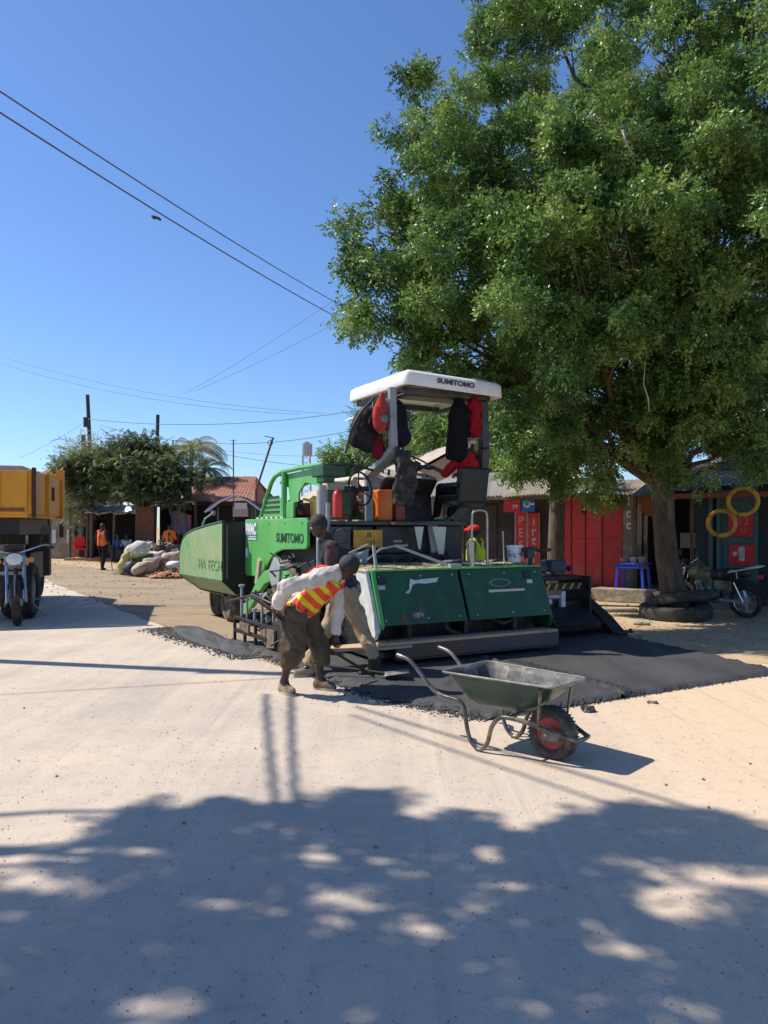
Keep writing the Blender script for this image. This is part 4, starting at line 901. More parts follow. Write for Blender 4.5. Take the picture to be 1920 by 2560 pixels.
def stripe_ix(c):
    t = (c - pel) @ axn; return (((t * 8.6 + .15) % 1.0) < .42).astype(int)
bn = Vector((-.70, 0, .71))
cloth('vest', [('c', P['pelvis'] + Sy - ax * .01, P['chest'] + Sy + ax * .04, .138, .153), ('c', P['pelvis'] - Sy - ax * .01, P['chest'] - Sy + ax * .04, .138, .153), ('cut', P['pelvis'] - ax * .02, -ax), ('cut', P['chest'] + ax * .12, ax), ('cut', P['pelvis'].lerp(P['chest'], .5) + bn * .085, bn + ax * .12)], [VEST, VESTY], w1, .019, 5, .010, .03, 42, mi=stripe_ix)
b = MB()
def fan(P0, P1, P2, w): return smoothpath([P0, P1, P2], 6)
def strap(b, pts_, w, nrm):
    pts_ = smoothpath(pts_, 5)
    for a, c in zip(pts_[:-1], pts_[1:]): b.bar(a, c + (c - a) * .15, w, .012, up=nrm)
ys = -.245
b.tube(smoothpath([P['chest'] + Vector((.115, ys + .07, -.10)), P['chest'] + Vector((.06, ys + .015, .02)), P['chest'] + Vector((.035, ys + .035, .10)), P['chest'] + Vector((.02, ys + .115, .165)), P['chest'] + Vector((-.04, ys + .17, .17)), P['chest'] + Vector((-.16, ys + .16, .09))], 5), .019, 8)
b.tube(smoothpath([P['chest'] + Vector((.16, .12, -.06)), P['chest'] + Vector((.19, .14, .04)), P['chest'] + Vector((.12, .12, .13)), P['chest'] + Vector((.0, .09, .16))], 5), .024, 8)
b.build('vest_strap', VEST, w1, smooth=180)
cloth('trousers', [('c', P['pelvis'] - ax * .02 + Vector((0, .07, -.02)), P['hipL'], .135, .125), ('c', P['pelvis'] - ax * .02 - Vector((0, .07, .02)), P['hipR'], .135, .125), ('c', P['hipL'], P['knL'], .122, .10), ('c', P['knL'], P['knL'].lerp(P['anL'], .52), .10, .092), ('c', P['hipR'], P['knR'] + Vector((.02, 0, 0)), .122, .105), ('c', P['knR'] + Vector((.02, 0, 0)), P['knR'].lerp(P['anR'], .52), .105, .09), ('cut', (0, 0, .265), (0, 0, -1))], KHAKI, w1, .026, 9, .011, .03, 36, dirw=(1, 1, .5))
b = MB(); b.tube([P['pelvis'] + Vector((.10, -.19, -.02)), P['pelvis'] + Vector((.02, -.215, .02)), P['pelvis'] + Vector((-.06, -.18, .06))], .014, 6); b.build('belt', BLACKM, w1, smooth=60)
SHOE = fab('beige_canvas_shoe', (0.42, 0.34, 0.22), (0.25, 0.2, 0.14)); SOLE = M('rubber_sole', (0.5, 0.4, 0.28), .8)
shoe(w1, P['anR'], P['toR'], SHOE, SOLE); shoe(w1, P['anL'], P['toL'], fab('brown_shoe', (0.20, 0.14, 0.09), (0.1, 0.08, 0.06)), SOLE)
# ---- rake held in both hands
rk = empty('rake', (-.48, 7.4, 0), 0, 'long handled steel rake held low by the bending man', 'rake')
Ro = Vector((-.48, 7.4, 0)); a_, c_ = Vector((-1.27, 7.06, .98)) - Ro, Vector((-.10, 7.62, .10)) - Ro
MB().tube([a_, a_.lerp(c_, .5) + Vector((0, 0, -.03)), c_], .015, 8).build('handle', M('dark_wood', (0.05, 0.035, 0.025), .7), rk, smooth=180)
b = MB(); b.bar(c_ + Vector((-.10, -.16, -.05)), c_ + Vector((.10, .16, -.05)), .05, .012)
for k in range(9): q = (c_ + Vector((-.10, -.16, -.05))).lerp(c_ + Vector((.10, .16, -.05)), k / 8); b.bar(q, q + Vector((.02, -.01, -.05)), .008)
b.bar(c_ + Vector((0, 0, .01)), c_ + Vector((.0, 0, -.05)), .02); b.build('head', STEEL, rk, bevel=.002)
# ---- shovel lying on the mix
sh = empty('shovel', (.05, 7.75, 0.05), 0, 'tarry shovel resting on the fresh mix behind the bending man', 'shovel')
b = MB(); b.tube([(-.75, .15, .12), (-.05, -.02, .06)], .016, 8); b.build('handle', M('tarry_wood', (0.03, 0.025, 0.02), .6), sh, smooth=60)
b = MB(); b.sheet((-.05, -.12, .02), (.26, -.02, .02), (0.01, .22, 0), 8, 6, lambda u, v: .03 * (2 * v - 1) ** 2 + .02 * u); b.build('blade', STEEL, sh, smooth=60, solid=.004)

# ---- second man stepping behind him, seen from the side
Y2 = 8.25
J = dict(head=(-.745, Y2 - .05, 1.645), fd=(-.86, -.25, -.38), up=(-.2, 0, 1), neck=(-.66, Y2, 1.505), chest=(-.56, Y2, 1.30), pelvis=(-.42, Y2 + .02, .93),
    shL=(-.58, Y2 - .19, 1.41), elL=(-.60, Y2 - .22, 1.10), wrL=(-.74, Y2 - .16, .90), hl=(-.5, .3, -.8), nl=(-.3, .9, 0),
    shR=(-.63, Y2 + .17, 1.42), elR=(-.72, Y2 + .22, 1.12), wrR=(-.90, Y2 + .10, .95), hr=(-.7, -.1, -.6), nr=(-.2, -.9, 0),
    hipL=(-.40, Y2 - .08, .88), knL=(-.24, Y2 - .08, .50), anL=(-.09, 8.02, .16), toL=(-.19, 7.94, .09),
    hipR=(-.44, Y2 + .10, .88), knR=(-.66, 8.2, .50), anR=(-.84, 8.12, .10), toR=(-.98, 8.06, .035), curl=.9)
J = {k: ((v[0] * .965 - .01, v[1], v[2]) if hasattr(v, '__len__') and k not in ('fd', 'up', 'hl', 'hr', 'nl', 'nr') else v) for k, v in J.items()}
w2, P, O = person((-.45, 8.2), 'man in dark sleeveless top and beige trousers with black boots behind the bending man', J)
Sy = Vector((.02, .08, 0))
cloth('vest_top', [('c', P['pelvis'] + Sy, P['chest'] + Sy, .125, .135), ('c', P['pelvis'] - Sy, P['chest'] - Sy, .125, .135), ('c', P['chest'], P['neck'] - Vector((0, 0, .03)), .14, .085), ('c', P['neck'].lerp(P['shL'], .3) - Vector((0, 0, .03)), P['shL'], .08, .075), ('c', P['neck'].lerp(P['shR'], .3) - Vector((0, 0, .03)), P['shR'], .08, .075)], fab('navy_vest', (0.03, 0.035, 0.055), (0.02, 0.02, 0.03)), w2, .014, 12)
cloth('sleeve', [('c', P['shL'], P['elL'], .078, .062), ('c', P['elL'], P['wrL'], .060, .045)], fab('plum_sleeve', (0.10, 0.055, 0.06), (0.06, 0.035, 0.04)), w2, .007, 13)
cloth('sleeve', [('c', P['shR'], P['elR'], .078, .062), ('c', P['elR'], P['wrR'], .060, .045)], fab('plum_sleeve', (0.1, 0.055, 0.06)), w2, .007, 14)
BEIGE = fab('beige_trousers', (0.36, 0.275, 0.175), (0.24, 0.18, 0.115))
cloth('trousers', [('c', P['pelvis'] + Sy, P['hipR'], .128, .12), ('c', P['pelvis'] - Sy, P['hipL'], .128, .12), ('c', P['hipL'], P['knL'], .115, .082), ('c', P['knL'], P['anL'] + Vector((-.02, 0, .10)), .082, .07), ('c', P['hipR'], P['knR'], .115, .082), ('c', P['knR'], P['anR'] + Vector((0, 0, .06)), .08, .07), ('cut', (0, 0, .15), (0, 0, -1))], BEIGE, w2, .019, 15, dirw=(1, 1, .5))
o = cloth('boot', [('c', P['anL'] + Vector((-.01, 0, .05)), P['anL'] + Vector((0, 0, -.06)), .072, .06), ('c', P['anL'] + Vector((0, 0, -.09)), P['anL'] + Vector((-.14, -.07, -.10)), .05, .045), ('cut', (0, 0, .03), (0, 0, -1))], M('black_boot', (.012, .012, .013), .5, bump=.1), w2, .001, 16, .011)
shoe(w2, P['anR'], P['toR'], fab('grey_shoe', (0.30, 0.27, 0.22)), SOLE, .06)
# ---- seated operator
def LP(v, u, z): p = LW(v, u, z); return tuple(p)
J = dict(head=LP(2.15, 1.36, 2.76), fd=tuple(FW * .9 - RT * .4), neck=LP(2.19, 1.34, 2.63), chest=LP(2.20, 1.38, 2.50), pelvis=LP(2.20, 1.46, 2.20),
    shL=LP(2.03, 1.36, 2.60), elL=LP(1.91, 1.56, 2.40), wrL=LP(1.87, 1.80, 2.50), hl=tuple(FW + Vector((0, 0, .2))), nl=(0, 0, -1),
    shR=LP(2.36, 1.40, 2.60), elR=LP(2.44, 1.56, 2.36), wrR=LP(2.31, 1.80, 2.42), hr=tuple(FW), nr=(0, 0, -1),
    hipL=LP(2.10, 1.50, 2.17), knL=LP(2.07, 1.92, 2.20), anL=LP(2.07, 2.04, 1.84), toL=LP(2.07, 2.18, 1.77),
    hipR=LP(2.30, 1.50, 2.17), knR=LP(2.32, 1.92, 2.20), anR=LP(2.32, 2.04, 1.84), toR=LP(2.32, 2.18, 1.77), s=.93)
rx = LW(2.2, 1.55, 1.72)
op, P, O = person((rx.x, rx.y), 'operator in red shirt sitting with his back turned under the cream canopy', J, z0=1.72, res=.018)
cloth('shirt', [('c', P['pelvis'], P['chest'], .15, .16), ('c', P['chest'], P['neck'], .15, .08), ('c', P['chest'], P['shL'], .10, .085), ('c', P['chest'], P['shR'], .10, .085), ('c', P['shL'], P['elL'], .078, .066), ('c', P['shR'], P['elR'], .078, .066)], fab('red_shirt', (0.42, 0.015, 0.02), (0.25, 0.01, 0.012)), op, .008, 20, .016)
cloth('trousers', [('c', P['pelvis'], P['hipL'], .14, .12), ('c', P['pelvis'], P['hipR'], .14, .12), ('c', P['hipL'], P['knL'], .11, .08), ('c', P['hipR'], P['knR'], .11, .08), ('c', P['knL'], P['anL'], .075, .06), ('c', P['knR'], P['anR'], .075, .06)], fab('black_trousers', (.015, .017, .022)), op, .006, 21, .016)
def simple_man(x, y, yaw, label, shirt, trous, hgt=1.72, hat=None, vest=None, stride=.12, lean=0.0, armout=.05, group=None, skin=SKIN, res=.02, z0=0.0, shirt_long=0, face=False):
    c, s_ = math.cos(yaw), math.sin(yaw)
    def T(f, l, z): return (x + f * c - l * s_, y + f * s_ + l * c, z0 + z * hgt / 1.72)
    J = dict(head=T(.03 + lean, 0, 1.60), fd=(c, s_, -.08), neck=T(lean * .9, 0, 1.46), chest=T(lean * .7, 0, 1.27), pelvis=T(0, 0, .94),
        shL=T(lean * .8, .18, 1.40), elL=T(-.02 + lean * .5, .22 + armout, 1.12), wrL=T(.08 + lean, .20 + armout, .88), hl=(c * .2, s_ * .2, -1), nl=(-s_ * -1, c * -1, 0),
        shR=T(lean * .8, -.18, 1.40), elR=T(-.04 + lean * .5, -.22 - armout, 1.12), wrR=T(.06 + lean, -.20 - armout, .88), hr=(c * .2, s_ * .2, -1), nr=(-s_, c, 0),
        hipL=T(0, .09, .90), knL=T(.04 + stride * .6, .10, .50), anL=T(stride, .10, .09), toL=T(stride + .13, .11, .035),
        hipR=T(0, -.09, .90), knR=T(-stride * .2, -.10, .50), anR=T(-stride, -.10, .09), toR=T(-stride + .13, -.11, .035), curl=.5, s=hgt / 1.72)
    e, P, O = person((x, y), label, J, res=res, face=face, z0=z0, skin=skin, group=group)
    f, l = Vector((c, s_, 0)), Vector((-s_, c, 0)); dn = Vector((0, 0, shirt_long))
    cloth('shirt', [('c', P['pelvis'] + l * .06 - dn, P['chest'] + l * .06, .12, .125), ('c', P['pelvis'] - l * .06 - dn, P['chest'] - l * .06, .12, .125), ('c', P['chest'], P['neck'], .12, .075), ('c', P['neck'], P['shL'], .07, .075), ('c', P['neck'], P['shR'], .07, .075), ('c', P['shL'], P['elL'], .07, .062), ('c', P['shR'], P['elR'], .07, .062), ('cut', P['pelvis'] - dn - Vector((0, 0, .06)), (0, 0, -1))], shirt, e, .007, int(abs(x * 10)), res * .9)
    cloth('trousers', [('c', P['pelvis'], P['hipL'], .12, .11), ('c', P['pelvis'], P['hipR'], .12, .11), ('c', P['hipL'], P['knL'], .10, .075), ('c', P['knL'], P['anL'] + Vector((0, 0, .04)), .075, .062), ('c', P['hipR'], P['knR'], .10, .075), ('c', P['knR'], P['anR'] + Vector((0, 0, .04)), .075, .062), ('cut', (0, 0, .06), (0, 0, -1))], trous, e, .006, int(abs(y * 10)), res * .9)
    if vest: cloth('vest', [('c', P['pelvis'] + l * .06, P['chest'] + l * .06, .130, .135), ('c', P['pelvis'] - l * .06, P['chest'] - l * .06, .130, .135), ('c', P['chest'], P['neck'] - Vector((0, 0, .04)), .13, .08), ('c', P['chest'], P['shL'].lerp(P['neck'], .3), .1, .085), ('c', P['chest'], P['shR'].lerp(P['neck'], .3), .1, .085), ('cut', P['pelvis'] - Vector((0, 0, .05)), (0, 0, -1))], vest, e, .004, 3, res * .9)
    h = P['head']
    if hat: cloth('cap', [('e', h + Vector((0, 0, .05)), (.115, .10, .085)), ('c', h + f * .08 + Vector((0, 0, .05)), h + f * .15 + Vector((0, 0, .035)), .045, .03), ('cut', h + Vector((0, 0, .02)), (0, 0, -1))], hat, e, 0, 1, .012, .02)
    for q in 'LR': shoe(e, P['an' + q], P['to' + q], M('dark_shoe', (.03, .025, .022), .7), None, 0)
    return e
FLUO = fab('fluorescent_yellow', (0.62, 0.78, 0.04), (0.5, 0.65, 0.05))
simple_man(1.50, 12.1, rad(150), 'man in red cap and fluorescent yellow vest standing behind the screed', fab('grey_shirt', (0.10, 0.10, 0.09)), fab('dark_trousers', (0.03, 0.03, 0.035)), 1.66, hat=fab('red_cap', (0.75, 0.04, 0.03)), vest=FLUO, res=.017, face=True)
ORV = fab('orange_bib', (0.85, 0.14, 0.03), (0.75, 0.25, 0.10))
wk_ = simple_man(W(221, 1180, 28)[0], 28, rad(75), 'man in orange vest walking away along the dirt road with a long stick', fab('black_tee', (.02, .02, .022)), fab('black_jeans', (.015, .015, .018)), 1.76, vest=ORV, stride=.14, res=.02)
st_ = W(238, 1200, 28); MB().tube([(0, 0, 0), (-.12, 0, 1.15)], .015, 6).build('walking_stick', M('stick_wood', (.08, .05, .03), .8), None, loc=(st_[0] + .12, 27.9, 0)); stick = bpy.data.objects['walking_stick']; tag(stick, 'thin long stick carried by the walking man in the orange vest', 'stick')
simple_man(W(366, 1150, 33)[0], 33, rad(100), 'man in plain orange shirt and pale trousers standing at the dim shop front', fab('orange_tee', (0.75, 0.20, 0.03)), fab('grey_green_trousers', (.12, .13, .10)), 1.7, res=.024)
# ============================================================ THINGS HANGING ON THE CANOPY
def at_l(v, u, z): return LW(v, u, z)
def hung(name, label, cat, c, prims, m, parts=(), wr=.02, k=.04, res=.013, seed=2, wf=42, mi=None, dirw=(1, 1, .25)):
    if not parts:
        o = cloth(name, prims, m, None, wr, seed, res, k, wf, mi, dirw); o.location = c; o.rotation_euler = (0, 0, TH); return tag(o, label, cat)
    e = empty(name, tuple(c), TH, label, cat)
    o = cloth('shell', prims, m, e, wr * .6, seed, res, k, wf, mi)
    for nm, mb, mm in parts: mb.build(nm, mm, e, smooth=180)
    return e
NAVY = fab('navy_nylon', (.012, .014, .028)); BLK = fab('black_nylon', (.018, .018, .022), (.05, .05, .055))
c = at_l(0.62, 1.55, 2.95)
hung('backpack', 'grey and black backpack hanging outside the bent canopy post', 'backpack', c, [('e', (-.02, 0, .02), (.17, .14, .30), np.array(Matrix.Rotation(rad(-28), 3, 'Y').transposed())), ('e', (.06, 0, -.15), (.17, .13, .17)), ('c', (.13, 0, .30), (.0, 0, .15), .05, .12)], BLK,
    [('strap', MB().tube(smoothpath([(.10, -.1, .42), (-.12, -.12, .2), (-.24, -.1, -.02), (-.28, -.08, -.2), (-.31, -.05, -.34)]), .016, 6), BLACKM), ('strap', MB().tube(smoothpath([(.15, .05, .42), (.05, -.14, .25), (-.02, -.16, .05)]), .014, 6), BLACKM)], seed=4)
c = at_l(0.74, 1.28, 3.10)
hung('red_bag', 'small red bag with grey mesh pocket tied in front of the backpack', 'bag', c, [('e', (-.03, 0, -.02), (.11, .08, .19)), ('c', (0, 0, .30), (-.02, 0, .1), .02, .08)], fab('red_nylon', (.42, .045, .04), (.2, .02, .02)), [('pocket', MB().lathe([(0, -.02), (.05, -.015), (.06, 0), (0, .01)], (0.0, -.075, -.04), 'y', 14), fab('grey_mesh', (.2, .2, .22)))], seed=7)
c = at_l(0.80, 1.45, 2.62)
hung('red_scarf', 'dark red fringed cloth hanging below the backpack', 'cloth', c, [('c', (0, 0, .22), (-.02, 0, .02), .05, .09), ('c', (-.05, 0, .1), (-.10, 0, -.05), .04, .03), ('c', (.02, 0, .05), (.02, 0, -.1), .05, .03)], fab('wine_cloth', (.16, .01, .02)), seed=8)
c = at_l(1.10, 1.55, 3.02)
hung('shoulder_bag', 'large navy blue bag hanging inside the bent canopy post', 'bag', c, [('e', (0, 0, .08), (.17, .12, .30)), ('e', (.05, 0, -.14), (.19, .12, .14)), ('c', (-.06, 0, .36), (-.02, 0, .2), .05, .12)], NAVY, [('strap', MB().tube([(.10, 0, -.2), (.12, 0, -.60)], .012, 6), BLACKM)], seed=9)
c = at_l(0.98, 1.12, 2.30)
hung('jacket', 'dusty black jacket slung over the bend of the canopy post', 'jacket', c, [('c', (-.05, .05, .34), (-.02, 0, .1), .04, .09), ('c', (.02, 0, .30), (.08, 0, -.05), .06, .11), ('c', (-.03, 0, .1), (-.05, 0, -.30), .08, .10), ('c', (.08, 0, .05), (.06, 0, -.30), .09, .09), ('c', (.03, 0, -.1), (.02, 0, -.34), .08, .07)], fab('dusty_black_cloth', (.035, .032, .03), (.14, .12, .10)), seed=10, wr=.034, wf=36, dirw=(1, 1, .4))
c = at_l(1.93, 1.25, 3.05)
hung('coat', 'long black coat hanging from the canopy frame next to the red jacket', 'coat', c, [('c', (0, 0, .38), (0, 0, .15), .07, .13), ('c', (0, 0, .15), (-.08, 0, -.38), .13, .10), ('c', (.03, 0, .1), (.02, 0, -.42), .12, .08), ('c', (.06, 0, .25), (.14, 0, -.12), .06, .06)], fab('black_cloth', (.008, .008, .010)), seed=11, wr=.03)
c = at_l(2.16, 1.2, 3.23)
hung('red_jacket', 'dark red jacket hanging beside the straight canopy post', 'jacket', c, [('c', (0, 0, .28), (0, 0, .1), .05, .11), ('c', (0, 0, .1), (0, 0, -.26), .10, .09)], fab('deep_red_cloth', (.28, .008, .014)), seed=12, wr=.028)
c = at_l(2.12, 1.3, 2.78)
hung('white_rag', 'crumpled white rag behind the operator head', 'cloth', c, [('c', (-.08, 0, -.02), (.08, 0, .06), .05, .06)], fab('white_cloth', (.6, .57, .5)), seed=13, wr=.015)
# bucket on the screed
c = at_l(2.42, 0.62, 1.165)
bk = empty('bucket', tuple(c), 0, 'white plastic bucket with blue label standing on the screed', 'bucket')
MB().lathe([(0, 0), (.085, 0), (.105, .2), (.118, .205), (.118, .225), (.108, .225), (.09, .02), (0, .015)], n=28).build('shell', PLASTICW, bk, smooth=40)
b = MB(); b.lathe([(.092, .05), (.1035, .16)], n=28, cap=False); b.build('label_band', M('blue_band', (.12, .16, .5), .4, col2=(.7, .7, .75), scale=14, thr=(.45, .5)), bk, smooth=60).scale = (1.012, 1.012, 1)
MB().tube(smoothpath([(-.117, 0, .2), (-.09, -.09, .14), (0, -.13, .11), (.09, -.09, .14), (.117, 0, .2)]), .003, 6).build('bail', STEEL, bk, smooth=180)
c = at_l(2.34, .75, 1.16); MB().tube([(0, 0, 0), (-.02, 0, .42)], .009, 6).build('level_rod', GALV, None, loc=tuple(c)); tag(bpy.data.objects['level_rod'], 'thin pale rod standing behind the white bucket', 'rod')
c = at_l(2.55, .45, 1.13)
b = MB(); b.tube([(0, 0, 0), (0, 0, .14)], .03, 8); b.tube([(-.14, 0, .20), (.0, 0, .23), (.14, -.02, .19), (.30, -.05, .20)], .022, 8); b.box((-.02, 0, .15), (.12, .08, .12)); b.build('control_handset', BLACKM, None, loc=tuple(c), smooth=60, rot=(0, 0, TH)); tag(bpy.data.objects['control_handset'], 'black control handset with a cranked arm clamped on the screed corner', 'handset')
# ============================================================ TREES
BARK = M('bark', (0.10, 0.072, 0.048), 0.9, col2=(0.055, 0.04, 0.028), scale=6, bump=1.0, bscale=16, stretch=(2.2, 2.2, 0.5), col3=(0.2, 0.16, 0.115), scale3=2.0, thr3=(0.5, 0.75))
NEEM = leafmat('neem_leaf', [(0.016, 0.045, 0.012), (0.045, 0.11, 0.024), (0.11, 0.21, 0.042), (0.26, 0.36, 0.10)], 0.42, 0.22, 1.3)  # palest stop paints leaf gloss and highlights into the colour
NEEM2 = leafmat('shade_leaf', [(0.03, 0.07, 0.02), (0.08, 0.15, 0.04)], 0.4, 0.3)
ACAC = leafmat('flat_crown_leaf', [(0.018, 0.035, 0.016), (0.05, 0.08, 0.028), (0.12, 0.15, 0.05)], 0.5, 0.3, 0.5)
PALML = leafmat('palm_leaf', [(0.07, 0.11, 0.05), (0.16, 0.19, 0.09), (0.26, 0.28, 0.15)], 0.45, 0.3, 1.0)
def frond_template(L=0.28, n=6, lw=0.022, ll=0.075, droop=0.25, seed=0, chaos=0.0):
    V = []; F = []; q_ = np.random.default_rng(seed)
    for i in range(n):
        t = (i + 0.8) / n; x = L * t; z = -droop * L * t * t
        for s in (-1, 1):
            if i == n - 1 and s > 0: pass
            a = s * (1.05 - 0.35 * t); l = ll * (1.05 - 0.35 * abs(t - .5) * 2)
            d = np.array((math.cos(a), math.sin(a), -0.35)); d /= np.linalg.norm(d); d = d + q_.normal(size=3) * chaos * .6; d /= np.linalg.norm(d); w = np.array((-d[1], d[0], 0.15)) + q_.normal(size=3) * chaos; w -= d * (w @ d); w = w / (np.linalg.norm(w) + 1e-9) * lw * .5
            p = np.array((x, 0, z)) + q_.normal(size=3) * chaos * .012; k = len(V)
            V += [p, p + d * l * .45 + w, p + d * l, p + d * l * .45 - w]; F.append((k, k + 1, k + 2, k + 3))
    return np.array(V), np.array(F)
def crown(name, tips, dirs, per, m, parent, L=0.28, n=6, lw=0.024, ll=0.08, droop=0.3, spread=0.9, seed=0, jit=0.10, chaos=0.0):
    r = np.random.default_rng(seed); TT = [frond_template(L, n, lw, ll, droop, 10 + i, chaos) for i in range(8)]; TF = TT[0][1]; TV = np.stack([t[0] for t in TT])
    P = np.repeat(np.array(tips), per, 0); D = np.repeat(np.array(dirs), per, 0); N = len(P)
    d = D + r.normal(size=(N, 3)) * spread; d[:, 2] -= 0.15; d /= np.linalg.norm(d, axis=1)[:, None]
    up = np.array((0, 0, 1.0)) + r.normal(size=(N, 3)) * 0.35
    y = np.cross(up, d); y /= np.linalg.norm(y, axis=1)[:, None] + 1e-9; z = np.cross(d, y)
    sc = r.uniform(0.7, 1.3, N); R = np.stack([d, y, z], -1) * sc[:, None, None]
    P = P + r.normal(size=(N, 3)) * jit
    V = np.einsum('nij,nkj->nki', R, TV[r.integers(0, 8, N)]) + P[:, None, :]
    F = (TF[None] + (np.arange(N) * TV.shape[1])[:, None, None]).reshape(-1, 4)
    o = npmesh(name, V.reshape(-1, 3), F, m, parent)
    at = o.data.attributes.new('rnd', 'FLOAT', 'FACE'); tip_r = np.repeat(r.random(len(tips)), per); fr = 0.55 * tip_r + 0.45 * r.random(N)
    at.data.foreach_set('value', (np.repeat(fr, len(TF)) * .62 + .38 * r.random(N * len(TF))).astype(np.float32)); return o
def limb(b, p0, p1, r0, r1, seed, k=7, wob=0.12):
    r = random.Random(seed); p0, p1 = Vector(p0), Vector(p1); L = (p1 - p0).length; pts = []
    for i in range(k + 1):
        t = i / k; q = p0.lerp(p1, t); q = q + Vector((r.uniform(-1, 1), r.uniform(-1, 1), r.uniform(-.5, .9))) * wob * L * 0.35 * math.sin(math.pi * t); pts.append(q)
    b.tube(pts, [r0 + (r1 - r0) * (i / k) ** 0.8 for i in range(k + 1)], 8); return pts
def lobes_tips(lobes, dens, rnd, shell=0.55, zmin=None, clump=0, cr=.3):
    T = []; Dd = []
    for (c, rr) in lobes:
        rr = np.array(rr if hasattr(rr, '__len__') else (rr,) * 3, float); c = np.array(c, float)
        n = int(dens * (rr[0] * rr[1] * rr[2]) ** (2 / 3)); v = rnd.normal(size=(n, 3)); v /= np.linalg.norm(v, axis=1)[:, None]
        rad_ = shell + (1 - shell) * rnd.random(n) ** 0.7; rad_ *= 1 + 0.16 * np.sin(v[:, 0] * 7 + c[0]) * np.cos(v[:, 2] * 6 + c[2]) + rnd.normal(size=n) * 0.06
        p = c + v * rr * rad_[:, None]
        if zmin is not None: k = p[:, 2] > zmin; p = p[k]; v = v[k]
        if clump:
            m_ = max(1, len(p) // clump); q = p[rnd.integers(0, len(p), m_)]; vq = (q - c); vq /= np.linalg.norm(vq, axis=1)[:, None] + 1e-9
            k_ = rnd.integers(0, m_, len(p)); v = rnd.normal(size=p.shape); v /= np.linalg.norm(v, axis=1)[:, None]
            p = q[k_] + v * (cr * rnd.random((len(p), 1)) ** 0.5) * np.array((1.15, 1.15, .75)); v = v * .6 + vq[k_] * .5 + np.array((0, 0, .15))
        T.append(p); Dd.append(v)
    return np.concatenate(T), np.concatenate(Dd)
